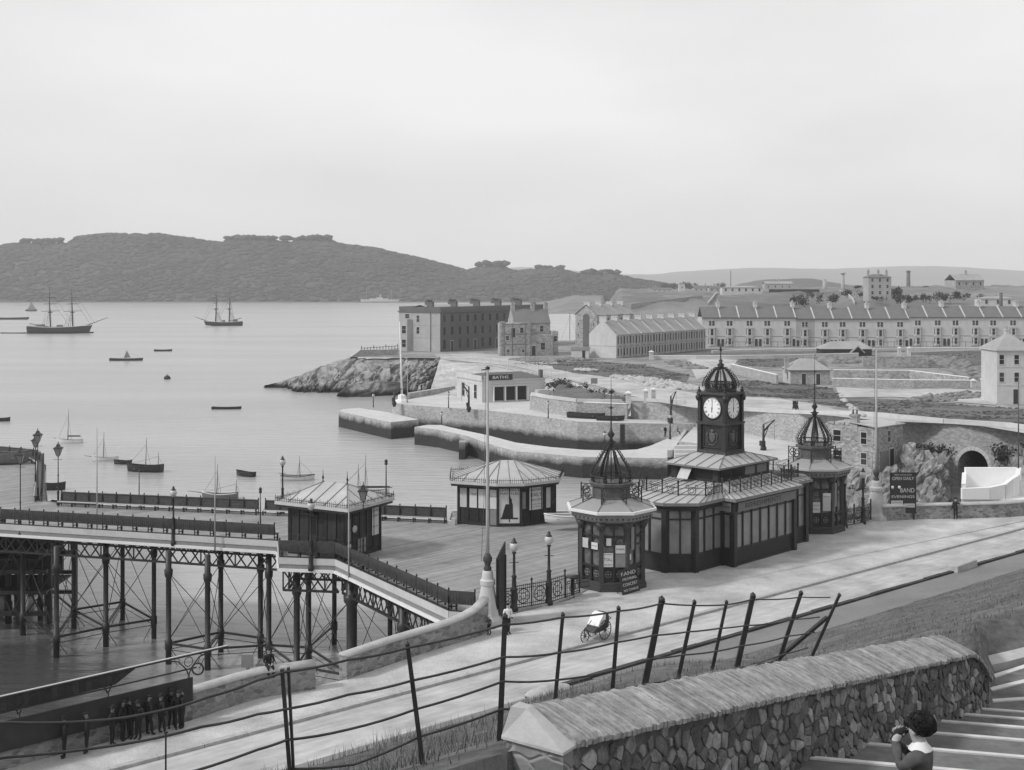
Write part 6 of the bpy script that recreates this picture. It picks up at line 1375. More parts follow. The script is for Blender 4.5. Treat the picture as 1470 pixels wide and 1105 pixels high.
for k, (x, y, w, h) in enumerate([(343,345,34,9),(392,345,62,9),(452,346,44,11),(708,382,44,10),(790,388,36,9),(864,394,50,10),(60,348,56,8)]):
    lab = ['flat topped tree clump on the hill crest right of the gap','long flat topped clump on the hill crest','tall rounded clump standing on the hill crest by itself','dark round clump where the wooded hill dips','low clump on the falling end of the wooded hill','last round clump at the right end of the wooded hill','spreading clump on the hill crest at far left'][k]
    t = thing('tree_clump', lab, 'trees', Q(x, y + 3.5, 2040)); b = MB(); rnd = random.Random(k); s = 2040/F
    for i in range(26): b.blob((rnd.uniform(-.5,.5)*w*s, rnd.uniform(-8,8), h*s*(.5 + .45*rnd.random())), rnd.uniform(3.5,6), i + 30*k, .35, 1, (1.4,1,.75))
    b.build('crown', M_wood, t)
    for i in range(6): q = rnd.uniform(-.45,.45)*w*s; b = MB(); b.tube([(q,0,-8),(q+1,0,h*s*.5)], .5, 5); b.build('trunk', M_spar, t)
# ================================================================= foreground stair wall
t = thing('stair_wall', 'dark rubble stair wall with thick slanting slate coping in the foreground', 'wall', W0 + Vector((0,0,22.5)))
T0, T1 = .035, 1.03
def wpt(tt, d, z): q = W0 + WD*WL*tt + WN*d; return Vector((q.x, q.y, z))
def wtop(tt):                                                      # the coping dips at the far end
    z = zcope(tt)
    return z - (0 if tt < .94 else .5*((tt-.94)/.09)**1.9)
b = MB()
b.grid(lambda u, v: (lambda tt: wpt(tt, -.012, zbase(tt) - .9 + (wtop(tt) - zbase(tt) + .9)*v))(T0+(T1-T0)*u), 60, 1)
st = MB(); rnd = random.Random(77); gx, gz = .185, .145; Sl = WL*(T1-T0); nx_, nz_ = int(Sl/gx), 15
seed_ = {}
for i in range(-1, nx_+2):
    for j in range(-1, nz_+1): seed_[i, j] = ((i + .5*(j % 2) + rnd.uniform(-.44,.44))*gx, (j + rnd.uniform(-.44,.44))*gz)
for i in range(0, nx_+1):
    for j in range(0, nz_):
        c0 = seed_[i, j]; poly = [(c0[0]-.4, c0[1]-.4), (c0[0]+.4, c0[1]-.4), (c0[0]+.4, c0[1]+.4), (c0[0]-.4, c0[1]+.4)]
        for di in range(-2, 3):
            for dj in range(-2, 3):
                n_ = seed_.get((i+di, j+dj))
                if n_ is None or (di == 0 and dj == 0): continue
                m_ = ((c0[0]+n_[0])/2, (c0[1]+n_[1])/2); d_ = (n_[0]-c0[0], n_[1]-c0[1]); q = []
                f = lambda p: (p[0]-m_[0])*d_[0] + (p[1]-m_[1])*d_[1]
                for k in range(len(poly)):
                    p0, p1 = poly[k], poly[(k+1) % len(poly)]; f0, f1 = f(p0), f(p1)
                    if f0 <= 0: q.append(p0)
                    if f0*f1 < 0: w = f0/(f0-f1); q.append((p0[0]+(p1[0]-p0[0])*w, p0[1]+(p1[1]-p0[1])*w))
                poly = q
                if len(poly) < 3: break
            if len(poly) < 3: break
        if len(poly) < 3: continue
        sh = rnd.choice((.96, .94, .92, .88, .8, .66)); pts = []
        for k in range(len(poly)):                                   # knock the corners off
            p0, p1 = poly[k], poly[(k+1) % len(poly)]
            for w in (.07, .5, .93): pts.append((p0[0]+(p1[0]-p0[0])*w, p0[1]+(p1[1]-p0[1])*w))
        cx_ = sum(p[0] for p in pts)/len(pts); cz_ = sum(p[1] for p in pts)/len(pts); pr_ = rnd.uniform(-.004, .008); tx, tz = rnd.gauss(0, .06), rnd.gauss(0, .06)
        tt = T0 + cx_/WL
        if not (T0+.004 < tt < T1-.004): continue
        zb = zbase(tt) - .75
        if zb + cz_ + .05 > wtop(tt) + .02: continue
        def sp(p, k, d): x, z = cx_ + (p[0]-cx_)*k, cz_ + (p[1]-cz_)*k; return wpt(T0 + x/WL, d + (p[0]-cx_)*tx + (p[1]-cz_)*tz, zbase(T0 + x/WL) - .75 + z)
        jt = [1 + rnd.uniform(-.09, .06) for _ in pts]
        st.k = rnd.choice((0,0,0,1,1,1,2,2,3)) if sh > .65 else rnd.choice((1,2,2,3))
        st.loft([[sp(p, sh*g, -.03) for p, g in zip(pts, jt)], [sp(p, sh*g*.985, .0 + pr_) for p, g in zip(pts, jt)], [sp(p, sh*g*.93, .007 + pr_) for p, g in zip(pts, jt)], [sp(p, sh*g*.5, .01 + pr_ + rnd.gauss(0,.002)) for p, g in zip(pts, jt)]], smooth=False)
st.build('rubble_stones', M_wst, t, world=True)
b.add([wpt(T0,0,22), wpt(T0,0,wtop(T0)), wpt(T0,-.55,wtop(T0)), wpt(T0,-.55,22)], [[0,1,2,3]])
b.add([wpt(T1,0,20), wpt(T1,0,wtop(T1)), wpt(T1,-.55,wtop(T1)), wpt(T1,-.55,20)], [[3,2,1,0]])
b.grid(lambda u, v: wpt(T0+(T1-T0)*u, -.55, zbase(T0+(T1-T0)*u) - .5 + (wtop(T0+(T1-T0)*u) - zbase(T0+(T1-T0)*u) + .5)*v), 40, 1)
b.build('masonry', M_fst[4], t, world=True)
b = MB(); rnd = random.Random(21); s = WL*.046
while s < WL*T1:                                                    # upright coping slates
    w = rnd.uniform(.022, .07); a, c = s/WL, min((s + w - .006)/WL, T1); h = rnd.uniform(-.01, .014); o = rnd.uniform(-.012, .012); k = rnd.uniform(-.02, .02)
    za, zc = wtop(a) + .012*noise.noise(Vector((a*40,0,0))), wtop(c) + .012*noise.noise(Vector((c*40,0,0))); b.k = rnd.choice((0,0,1,1,1,2))
    e_ = max(0., (a*WL - WL*T1 + 1.2)/1.2)**2*.0
    prf = [(.07+o, .0), (.075+o, .05+h), (.02, .085+h), (-.1, .13+h), (-.22, .17+h), (-.34, .215+h), (-.45, .245+h), (-.53+k, .25+h), (-.6, .2), (-.62, 0)]
    jit = [rnd.gauss(0, .003) for _ in prf]; g2 = rnd.gauss(0, .004)
    ra_ = [wpt(a, d_, za + z_ + j_) for (d_, z_), j_ in zip(prf, jit)]; rc_ = [wpt(c, d_, zc + z_ + j_ + rnd.gauss(0, .0015)) for (d_, z_), j_ in zip(prf, jit)]; nn_ = len(prf)
    b.add(ra_ + rc_, [[q, nn_+q, nn_+q+1, q+1] for q in range(nn_-1)] + [list(range(nn_))[::-1], list(range(nn_, 2*nn_))])
    s += w
b.build('coping', M_cop, t, world=True)
b = MB(); z = wtop(T0)
lo = [wpt(T0-.004,.075,z-.03), wpt(.0465,.075,z-.02), wpt(.0465,-.6,z-.02), wpt(T0-.004,-.6,z-.03)]; up_ = [p + Vector((0,0,.025)) for p in lo]; tp_ = [wpt(.040,-.4,z+.25), wpt(.0465,-.4,z+.26), wpt(.0465,-.54,z+.265), wpt(.036,-.54,z+.255)]
b.loft([lo, up_, tp_], smooth=False); b.build('end_cap', M_cope, t, world=True)
b = MB()
for i in range(3):
    z1 = z - .03 - .42*i; b.loft([[wpt(T0-.001,.05,z1-.41), wpt(.046,.05,z1-.41), wpt(.046,-.57,z1-.41), wpt(T0-.001,-.57,z1-.41)], [wpt(T0-.001,.05,z1), wpt(.046,.05,z1), wpt(.046,-.57,z1), wpt(T0-.001,-.57,z1)]], smooth=False)
b.build('end_block', M_wall, t, world=True)
b = MB(); rnd = random.Random(4)
for i in range(70):                                                 # turned earth along the back of the wall
    tt = rnd.uniform(.1, .97); d = rnd.uniform(-1.0, -.62); p = wpt(tt, d, 0); b.blob((p.x, p.y, Tz(p.x, p.y) + .0), rnd.uniform(.03, .08), i, .5, 1, (1.4,1,.5))
tag(b.build('soil', M_earth), 'dark turned earth along the back of the stair wall', 'soil', kind='stuff')
# iron fence on the bank
t = thing('iron_fence', 'leaning iron post and rail fence on the grass bank behind the stair wall', 'fence', Q(725, 1068, 12.5))
POST = [(405,963,11.0,.075,.03),(414,961,11.02,.05,.022),(585,928,11.6,.13,.045),(725,888,12.5,-.045,.06),(808,885,13.7,-.092,.045),(888,876,14.9,-.077,.05),(950,864,16.1,-.206,.085),(997,867,17.0,-.22,.055),(1043,867,18.1,-.22,.05),(1081,858,19.2,-.23,.085),(1150,854,22.3,-.337,.075),(1205,857,23.7,-.463,.065)]
PD = [(-40,9.6),(0,9.8),(134,10.2),(405,11.0)] + [(p[0], p[2]) for p in POST[2:]]
def fd(x): return interp(x, [q[0] for q in PD], [q[1] for q in PD])
for xt, yt, D, sl_, w in POST:
    top = Q(xt, yt - 3, D); X0 = top.x; z = Tz(X0, D, False); yb = YH + (HC - z)/D*F + 25; bot = Q(xt + sl_*(yb-yt), yb, D)
    if w < .04: b = MB(); b.beam(top, bot, w, .04, (0,1,0))
    else: b = MB(); b.loft([[p + Vector((i*k, j*k*.7, 0)) for i, j in ((-1,-1),(1,-1),(1,1),(-1,1))] for p, k in ((bot, w*.5), (top, w*.42))], smooth=False); b.blob(top, w*.6, 2, .2, 1)
    b.build('post', M_dark, t, world=True)
for rail in ([(-40,1040),(8,1037),(134,1035),(223,1022),(300,1000),(370,976),(407,965),(500,947),(585,930),(722,897),(808,886),(888,877),(950,866),(997,869),(1043,868),(1081,860),(1150,857),(1205,857)],
             [(-40,1094),(8,1087),(177,1068),(290,1043),(370,1025),(409,1018),(500,997),(591,977),(723,943),(803,937),(884,922),(938,912),(986,907),(1032,902),(1069,898),(1139,889),(1189,884)],
             [(-40,1170),(240,1118),(370,1076),(412,1062),(500,1047),(597,1018),(722,978),(799,976),(881,962),(932,946),(981,940),(1027,935),(1064,927),(1132,913),(1182,905)],
             [(416,1104),(509,1097),(603,1057),(720,1018),(798,1010),(880,992),(926,982),(972,974),(1019,966),(1056,959),(1122,940),(1172,926)]):
    pts = []
    for i in range(len(rail)-1):
        for k in range(4):
            u = k/4; x = rail[i][0]*(1-u) + rail[i+1][0]*u; y = rail[i][1]*(1-u) + rail[i+1][1]*u + (3 if rail[i+1][0]-rail[i][0] > 60 else 1)*sin(pi*u)*.6; pts.append(Q(x, y, fd(x) - .04))
    MB().tube(pts, .012, 6).build('rail', M_rail, t, world=True)
MB().beam(Q(1187,886,23.0), Q(1110,951,22.2), .06, .06).build('brace', M_dark, t, world=True)
MB().beam(Q(238,1050,10.4), Q(238,1130,10.4), .012).build('stay', M_dark, t, world=True)
tag(MB().blob((0,0,.03), .07, 3, .3, 2, (1.3,1,.7)).build('stone', M_white, loc=Q(716,1066,12.3)), 'small white stone at the foot of the thick fence post', 'stone')
# ================================================================= people
def person(label, loc, rz, H=1.72, pose=None, top=None, legs=None, hat=None, hatm=None, sub=1, apron=None, group=None, hairm=None, seat=False, gloves=False):
    """a standing figure facing local -y; pose overrides joints (fractions of H)"""
    J = dict(pel=(0,0,.52), wai=(0,0,.6), che=(0,.005,.71), nec=(0,.0,.83), hea=(0,-.012,.905), cro=(0,-.01,.965), sl=(-.105,0,.795), el=(-.135,.015,.64), wl=(-.13,-.04,.5), hl=(-.125,-.055,.45),
             sr=(.105,0,.795), er=(.135,.015,.64), wr=(.13,-.04,.5), hr=(.125,-.055,.45), pl=(-.05,0,.49), kl=(-.055,-.012,.27), al=(-.055,.01,.045), tl=(-.06,-.085,.02), pr=(.05,0,.49), kr=(.055,-.012,.27), ar=(.055,.01,.045), tr=(.06,-.085,.02))
    J.update(pose or {}); R = dict(pel=.078, wai=.072, che=.088, nec=.034, hea=.052, cro=.036, sl=.046, el=.032, wl=.025, hl=.022, sr=.046, er=.032, wr=.025, hr=.022, pl=.056, kl=.041, al=.03, tl=.024, pr=.056, kr=.041, ar=.03, tr=.024)
    E_ = [('pel','wai'),('wai','che'),('che','nec'),('nec','hea'),('hea','cro'),('che','sl'),('sl','el'),('el','wl'),('wl','hl'),('che','sr'),('sr','er'),('er','wr'),('wr','hr'),('pel','pl'),('pl','kl'),('kl','al'),('al','tl'),('pel','pr'),('pr','kr'),('kr','ar'),('ar','tr')]
    ks = list(J); me = bpy.data.meshes.new('body'); me.from_pydata([tuple(c*H for c in J[k]) for k in ks], [(ks.index(a), ks.index(c)) for a, c in E_], [])
    o = bpy.data.objects.new('body', me); COL.objects.link(o); md = o.modifiers.new('s', 'SKIN'); md.use_smooth_shade = True
    for i, k in enumerate(ks): me.skin_vertices[0].data[i].radius = (R[k]*H, R[k]*H*(.82 if k in ('che','wai','pel') else 1)); me.skin_vertices[0].data[i].use_root = (k == 'pel')
    sb = o.modifiers.new('d', 'SUBSURF'); sb.levels = sub; sb.render_levels = sub
    m2 = bpy.data.meshes.new_from_object(o.evaluated_get(bpy.context.evaluated_depsgraph_get())); bpy.data.objects.remove(o); bpy.data.meshes.remove(me); m2.name = 'body'
    for m_ in (top or M_cloth, legs or M_cloth, M_skin_shade if gloves else M_skin): m2.materials.append(m_)
    if sub > 2:
        for v in m2.vertices:
            if v.co.z < J['nec'][2]*H - .01: q = v.co*9; v.co += v.normal*(.010*noise.noise(Vector((q.x*1.6, q.y*1.6, q.z*.8))) + .005*noise.noise(q*2.6))
    zn = J['nec'][2]*H; zp = J['pel'][2]*H; hl, hr = Vector(J['hl'])*H, Vector(J['hr'])*H
    for p in m2.polygons:
        c = p.center; p.use_smooth = True
        near = min((c-hl).length, (c-hr).length) < .042*H
        k = min(((c - Vector(J[q])*H).length, q) for q in ('kl','kr','al','ar','pl','pr','che','wai','sl','sr','el','er'))[1]
        p.material_index = 2 if (c.z > zn + .012*H and abs(c.x - J['hea'][0]*H) < .09*H) or (near and not gloves) else (1 if k in ('kl','kr','al','ar','pl','pr') else 0)
    t = thing('person', label, 'person', loc, rz, group); bo = bpy.data.objects.new('body', m2); COL.objects.link(bo); bo.parent = t
    h = Vector(J['hea'])*H; c = Vector(J['cro'])*H; b = MB()
    b.blob(h + Vector((0,-.05*H,-.004*H)), .012*H, 1, .1, 1, (1,1.1,1.2)); b.blob(h + Vector((-.055*H,0,0)), .014*H, 1, .1, 1, (.5,1,1.4)); b.blob(h + Vector((.055*H,0,0)), .014*H, 1, .1, 1, (.5,1,1.4)); b.build('face', M_skin_shade if gloves else M_skin, t)
    for s, hp_, wp, ep in ((-1,'hl','wl','el'),(1,'hr','wr','er')):  # fingers
        b = MB(); a = Vector(J[hp_])*H; d = (a - Vector(J[wp])*H).normalized(); sd = Vector((0,1,0)); sd = (sd - d*sd.dot(d)).normalized(); bend = d.cross(sd)*s
        for f in range(4): q = a + sd*(f-1.5)*.013*H; ln = (.04,.046,.043,.034)[f]*H; b.tube([q, q + d*ln*.6 + bend*.004*H, q + d*ln*.9 + bend*.016*H], [.0065*H,.006*H,.004*H], 5)
        q = a - sd*.018*H - d*.012*H; b.tube([q, q - sd*.014*H + d*.018*H, q - sd*.012*H + d*.035*H], [.0075*H,.0065*H,.0045*H], 5); b.build('fingers', (top or M_cloth) if gloves else M_skin, t)
    if hat == 'cap': b = MB(); b.blob(c + Vector((0,.004*H,.0)), .058*H, 5, .05, 2, (1,1.1,.5)); b.lathe([(.0,0),(.062*H,0),(.06*H,.008*H),(0,.012*H)], 10, c + Vector((0,-.03*H,-.012*H))); b.build('cap', hatm or M_cloth, t)
    elif hat == 'bowler': b = MB(); b.lathe([(.085*H,-.012*H),(.088*H,-.006*H),(.058*H,.0),(.056*H,.03*H),(.04*H,.052*H),(0,.058*H)], 14, c); b.build('hat', hatm or M_cloth, t)
    elif hat == 'straw': b = MB(); b.lathe([(.1*H,-.006*H),(.1*H,.0),(.056*H,.004*H),(.054*H,.045*H),(0,.05*H)], 14, c); b.build('hat', hatm or M_linen, t)
    else: b = MB(); b.blob(c + Vector((0,.014*H,-.012*H)), .058*H, 6, .12, 2, (1,1,.95)); b.build('hair', hairm or M_cloth, t)
    return t
def Pz(x, y, z=9.0): p = P(x, y, z); return p
person('woman in white blouse and dark skirt walking past the hoarding', Pz(729,910), .3, 1.68, dict(kl=(-.05,-.06,.27), al=(-.05,-.09,.045), tl=(-.05,-.17,.02), ar=(.055,.08,.06), kr=(.055,.03,.27)), M_linen, M_cloth, None)
person('small child in a white hat beside the parapet wall', Pz(702,911), -.6, 1.05, dict(wl=(-.2,-.05,.62), hl=(-.22,-.06,.58), ar=(.06,.09,.08)), M_cloth2, M_cloth, 'straw')
person('man in black leaning at the parapet near the whitewashed ramp', Pz(1372,745.5), pi*.95, 1.74, dict(wl=(-.2,-.14,.74), hl=(-.22,-.17,.77), el=(-.17,-.05,.68), nec=(0,-.03,.83), hea=(0,-.05,.9), cro=(0,-.055,.96)), M_cloth, M_cloth, 'bowler')
person('man in dark coat standing on the harbour quay by the lamp', P(955,627,4.65), .5, 1.75, None, M_cloth, M_cloth, 'cap', group='men on the harbour quay')
person('figure in black sitting low on the quay parapet by the steps', P(973,626,4.0), 1.2, 1.5, dict(kl=(-.06,-.2,.42), al=(-.06,-.22,.2), tl=(-.06,-.3,.17), kr=(.06,-.2,.42), ar=(.06,-.22,.2), tr=(.06,-.3,.17)), M_cloth, M_cloth, None, group='men on the harbour quay')
person('left of two dark men on the beach under the headland rocks', P(599,561,3.4), 0, 1.75, None, M_cloth, M_cloth, 'cap', group='two men on the beach')
person('right of two dark men on the beach under the headland rocks', P(605,561.5,3.4), .8, 1.75, None, M_cloth, M_cloth, 'cap', group='two men on the beach')
sitp = dict(pel=(0,.06,.52), wai=(0,.06,.6), kl=(-.07,-.15,.5), al=(-.07,-.16,.25), tl=(-.07,-.24,.23), kr=(.07,-.15,.5), ar=(.07,-.16,.25), tr=(.07,-.24,.23), pl=(-.06,.03,.51), pr=(.06,.03,.51), wl=(-.05,-.12,.58), hl=(-.03,-.14,.57), el=(-.15,.0,.64), wr=(.05,-.12,.58), hr=(.03,-.14,.57), er=(.15,0,.64), che=(0,.05,.71), nec=(0,.04,.83), hea=(0,.02,.905), cro=(0,.02,.965), sl=(-.105,.04,.795), sr=(.105,.04,.795))
q = P(384,998,9); person('young man in dark jacket and cap sitting on the parapet wall by the boulder', q + Vector((.05,.1,1.22-.44*1.65)), radians(30), 1.65, sitp, M_cloth, M_cloth, 'cap')
men = [(263,1036,1.74,'lean','dark suited man at the right end of the row, back against the wall'),(247,1040,1.72,'','dark suited man next to the one at the right end of the row'),(213,1049,1.76,'side','tall dark suited man third from the right with bent arm'),(199,1053,1.68,'','dark suited man in the middle of the row under the shelter'),(176,1060,1.78,'wide','broad man in long black coat, left of the middle of the row'),(93,1083,1.7,'','man standing by himself in the deep shade of the shelter'),(255,1039,1.7,'','short man wedged between the two men at the right end of the row'),(231,1044,1.7,'side','dark suited man left of the pair at the right end of the row'),(187,1056,1.75,'','man in dark coat close to the right of the broad man'),(161,1064,1.72,'wide','man in long dark coat at the left end of the close row'),(125,1073,1.72,'','man standing between the lone man and the close row')]
for k, (x, y, H_, ps, lab) in enumerate(men):
    pz = dict(el=(-.165,.02,.65), wl=(-.12,-.02,.535), hl=(-.1,-.035,.5), er=(.165,.02,.65), wr=(.12,-.02,.535), hr=(.1,-.035,.5)); r_ = random.Random(k*3+1); lx = r_.uniform(-.03,.03); pz.update(hea=(lx*1.3,-.03,.9), cro=(lx*1.6,-.035,.96), nec=(lx,-.005,.83), al=(-.055+r_.uniform(-.04,.02),r_.uniform(-.08,.05),.045)); pz['tl'] = (pz['al'][0]-.01, pz['al'][1]-.09, .02)
    if ps == 'lean': pz.update(wl=(-.05,-.1,.56), hl=(-.02,-.11,.55), hea=(0,-.05,.9), cro=(.0,-.06,.955), al=(-.06,-.04,.045), tl=(-.06,-.13,.02))
    if ps == 'side': pz.update(er=(.2,.02,.66), wr=(.12,-.06,.57), hr=(.09,-.07,.55), kl=(-.06,-.05,.27), al=(-.1,-.05,.045), tl=(-.11,-.14,.02))
    if ps == 'wide': pz.update(el=(-.19,.02,.65), wl=(-.13,-.05,.53), hl=(-.1,-.06,.51), er=(.18,.02,.65))
    person(lab, P(x, y+9 - (k*5 % 7), 9), radians(30 + 55*((k*37) % 5 - 2)), H_*.97, pz, M_cloth, M_cloth, 'bowler' if k % 2 else 'cap', group='men standing under the shelter', gloves=True)
# boy in the foreground
bp_ = Vector((3.72, 11.4, 0)); tb = (bp_ - W0).dot(WD)/WL; bz = zbase(tb) - .0
by = person('boy with dark tousled hair and white collar in the foreground beside the steps', (bp_.x, bp_.y, 22.48), radians(-118), 1.60, dict(wr=(.03,-.14,.83), hr=(.015,-.115,.875), er=(.14,-.09,.72), wl=(-.04,-.15,.8), hl=(-.02,-.13,.86), el=(-.14,-.08,.7), hea=(0,-.03,.9), cro=(0,-.028,.965), nec=(0,-.005,.825)), M_cloth2, M_cloth, 'none', sub=3, hairm=M_hair)
for ch in list(by.children):
    if ch.name.startswith('hair'): bpy.data.objects.remove(ch)
b = MB(); rnd = random.Random(2); hc = Vector((0,-.01,.935))*1.6
b.blob(hc + Vector((0,.02,.012)), .116, 8, .16, 4, (1.0,1.08,.9), 3.2)
for i in range(900):
    d = Vector((rnd.gauss(0,1), rnd.gauss(0.3,1), rnd.gauss(.35,.8))).normalized()
    if d.y < -.55 and d.z < .35: continue
    p = hc + Vector((0,.02,.012)) + Vector((d.x*.112, d.y*.118, d.z*.102)); q = Vector((rnd.gauss(0,1), rnd.gauss(0,1), rnd.gauss(0,1))); tg = (q - d*q.dot(d)).normalized()
    b.tube([p, p + d*.012 + tg*.015, p + d*.01 + tg*.035], [.004,.0035,.001], 4)
b.build('hair', M_hair, by)
b = MB(); n_ = Vector((0,-.005,.825))*1.6; b.loft([[(n_.x + r*cos(2*pi*k/16), n_.y + r*.85*sin(2*pi*k/16), n_.z + z) for k in range(16)] for r, z in ((.062,.035),(.075,.012),(.125,-.035),(.128,-.042),(.1,-.03))], smooth=True); b.build('collar', M_linen, by)
b = MB(); fc = Vector((0,-.03,.9))*1.6
for s in (-1, 1): b.blob(fc + Vector((s*.03,-.078,.012)), .009, 1, .0, 1)
b.tube([fc + Vector((-.022,-.083,-.05)), fc + Vector((0,-.088,-.052)), fc + Vector((.022,-.083,-.05))], .004, 5); b.build('eyes_and_mouth', M_ink, by)
b = MB(); b.tube([Vector((-.03,-.1,1.44)), Vector((.02,-.2,1.4)), Vector((.03,-.24,1.32))], [.03,.04,.035], 8); b.build('cap_in_hand', M_cloth, by)
# ================================================================= shelter by the wall
La = Vector((-14.05, 54.55, 9)); Ld = (Vector((-22.5, 46.6, 9)) - La).normalized(); Ln = Vector((-Ld.y, Ld.x, 0)); up = Vector((0,0,1))
if Ln.dot(Vector((0,1,0))) < 0: Ln = -Ln
t = thing('shelter', 'dark open iron shelter with back screen along the parapet at bottom left', 'shelter', La)
b = MB(); a, c = La - Ln*.28, La + Ld*13 - Ln*.28
u7 = up*.75; b.add([a + u7, c + u7, c - Ln*.06 + u7, a - Ln*.06 + u7, a + up*1.9, c + up*1.95, c - Ln*.06 + up*1.95, a - Ln*.06 + up*1.9], [[3,2,1,0],[4,5,6,7],[0,1,5,4],[1,2,6,5],[2,3,7,6],[3,0,4,7]]); b.build('screen', M_sign, t, world=True)
b = MB(); q0, q1 = La - Ld*1.9 + up*2.78, La + Ld*13 + up*2.78; b.beam(q0, q1, .12, .07); b.build('ridge_beam', M_dark, t, world=True)
b = MB(); b.beam(q0 + up*.05, q1 + up*.05, .1, .03); b.build('ridge_edge', M_cream, t, world=True)
b = MB(); b.beam(La - Ld*.35 + up*2.18, La + Ld*13 + up*2.18, .06, .06); b.build('lower_rail', M_dark, t, world=True)
for k in range(4):
    p = La + Ld*(.02 + 3.7*k); b = MB(); b.tube([p + up*.0, p + up*2.0], .05, 8); b.tube([p + up*1.9, p + up*2.2 + Ld*.12, p + up*2.6 + Ld*.5, p + up*2.74 + Ld*1.1], .03, 6); b.tube([p + up*1.9, p + up*2.2 - Ld*.12, p + up*2.6 - Ld*.5, p + up*2.74 - Ld*1.1], .03, 6)
    b.ring(p + up*2.5, .2, .02, Ld, up, 14, 4); b.build('post', M_dark, t, world=True)
b = MB(); a, c = La + Ld*3.4, La + Ld*13
b.add([a + up*2.24, c + up*2.1, c + up*2.72, a - Ld*.9 + up*2.72, a + up*2.24 + Ln*.03, c + up*2.1 + Ln*.03, c + up*2.72 + Ln*.03, a - Ld*.9 + up*2.72 + Ln*.03], [[0,1,2,3],[7,6,5,4],[0,3,7,4]]); b.build('fascia_board', M_brown, t, world=True)
t = thing('life_ring', 'life ring hanging above the parapet to the right of the shelter', 'life ring', P(281,1006,9)); b = MB(); b.ring((0,.35,1.35), .26, .045, (1,0,0), (0,0,1), 20, 6); b.build('ring', M_dark, t); b = MB(); b.tube([(0,.35,1.6),(.1,.36,1.9),(.25,.4,2.2)], .02, 5); b.build('rope', M_spar, t)
t = thing('notice_board', 'small square pale notice on a post behind the parapet wall', 'notice board', P(346,1003,9) + Vector((.1,.9,0))); b = MB(); b.box(-.28,.28,-.02,.02,1.15,1.75); b.build('board', M_grey, t); b = MB(); b.box(-.06,.1,.0,.08,-.5,1.2); b.build('post', M_grey, t)
# ================================================================= vehicles and small things on the promenade
t = thing('bath_chair', 'wicker bath chair with white cloth over its seat standing on the roadside', 'bath chair', P(856,915,9) + Vector((-.15,-.25,-.03)), radians(48))
def wheel(par, c, R, ax=(0,1,0), sp=12, name='wheel'):
    b = MB(); a = Vector(ax).normalized(); x = Vector((0,0,1)); y = a.cross(x).normalized(); c = Vector(c); b.ring(c, R, .028, x, y, 24, 5); ty = b.build(name, M_dark, par)
    b = MB(); b.lathe([(.05,-.06),(.05,.06)], 8, (0,0,0)); b.v = [c + Vector((p.x, p.z, p.y)) for p in b.v]
    for k in range(sp): t_ = 2*pi*k/sp; b.beam(c, c + (x*cos(t_) + y*sin(t_))*R, .022)
    b.build('spokes', M_panel, ty)
wheel(t, (.45,-.42,.5), .5); wheel(t, (.45,.42,.5), .5); wheel(t, (-.75,0,.34), .34, sp=10)
b = MB(); pr = [(.85,.55),(.9,1.1),(.8,1.3),(.62,1.32),(.55,.85),(.1,.75),(-.35,.62),(-.5,.5),(-.3,.42),(.3,.45)]
b.loft([[(x, y*w_, z) for x, z in pr] for y, w_ in ((-.34,1),(-.3,1),(.3,1),(.34,1))], smooth=False); b.build('body', M_wicker, t)
b = MB(); b.loft([[(x, y, z) for x, z in ((.55,.95),(.58,1.36),(.35,1.3),(.1,1.05),(-.1,.78),(-.05,.72),(.3,.8))] for y in (-.37,.37)], smooth=False); b.build('white_cloth', M_linen, t)
b = MB(); b.loft([[(.85 + r*cos(a)*.5, y, 1.0 + r*sin(a)*.45) for a in (pi*.25,pi*.45,pi*.65,pi*.85,pi*1.0)] for y, r in ((-.36,.7),(.36,.7))], closed=False); b.build('folded_hood', M_cloth, t)
b = MB(); b.tube([(-.75,.06,.34),(-.72,.06,.7),(-.55,0,.8),(-.2,0,1.05)], .02, 5); b.tube([(.85,.28,.9),(1.15,.28,.98),(1.25,0,1.0),(1.15,-.28,.98),(.85,-.28,.9)], .022, 5); b.build('steering_handle', M_dark, t)
t = thing('stone_block', 'long pale stone block lying beside the road at right', 'stone block', P(1381,817,9), radians(44)); b = MB(); b.loft([[(-1.4,-.4,0),(1.4,-.4,0),(1.4,.4,0),(-1.4,.4,0)],[(-1.4,-.38,.42),(1.4,-.36,.45),(1.4,.38,.45),(-1.4,.36,.42)],[(-1.33,-.32,.47),(1.33,-.3,.5),(1.33,.32,.5),(-1.33,.3,.47)]], smooth=False); b.build('block', M_cope, t)
t = thing('stone_block', 'rounded pale kerb stone half buried at the near edge of the road', 'stone block', RW(-1.2,.7,9.05), radians(38)); MB().blob((0,0,.1), .8, 2, .12, 3, (1.7,.6,.42)).build('block', M_cope, t)
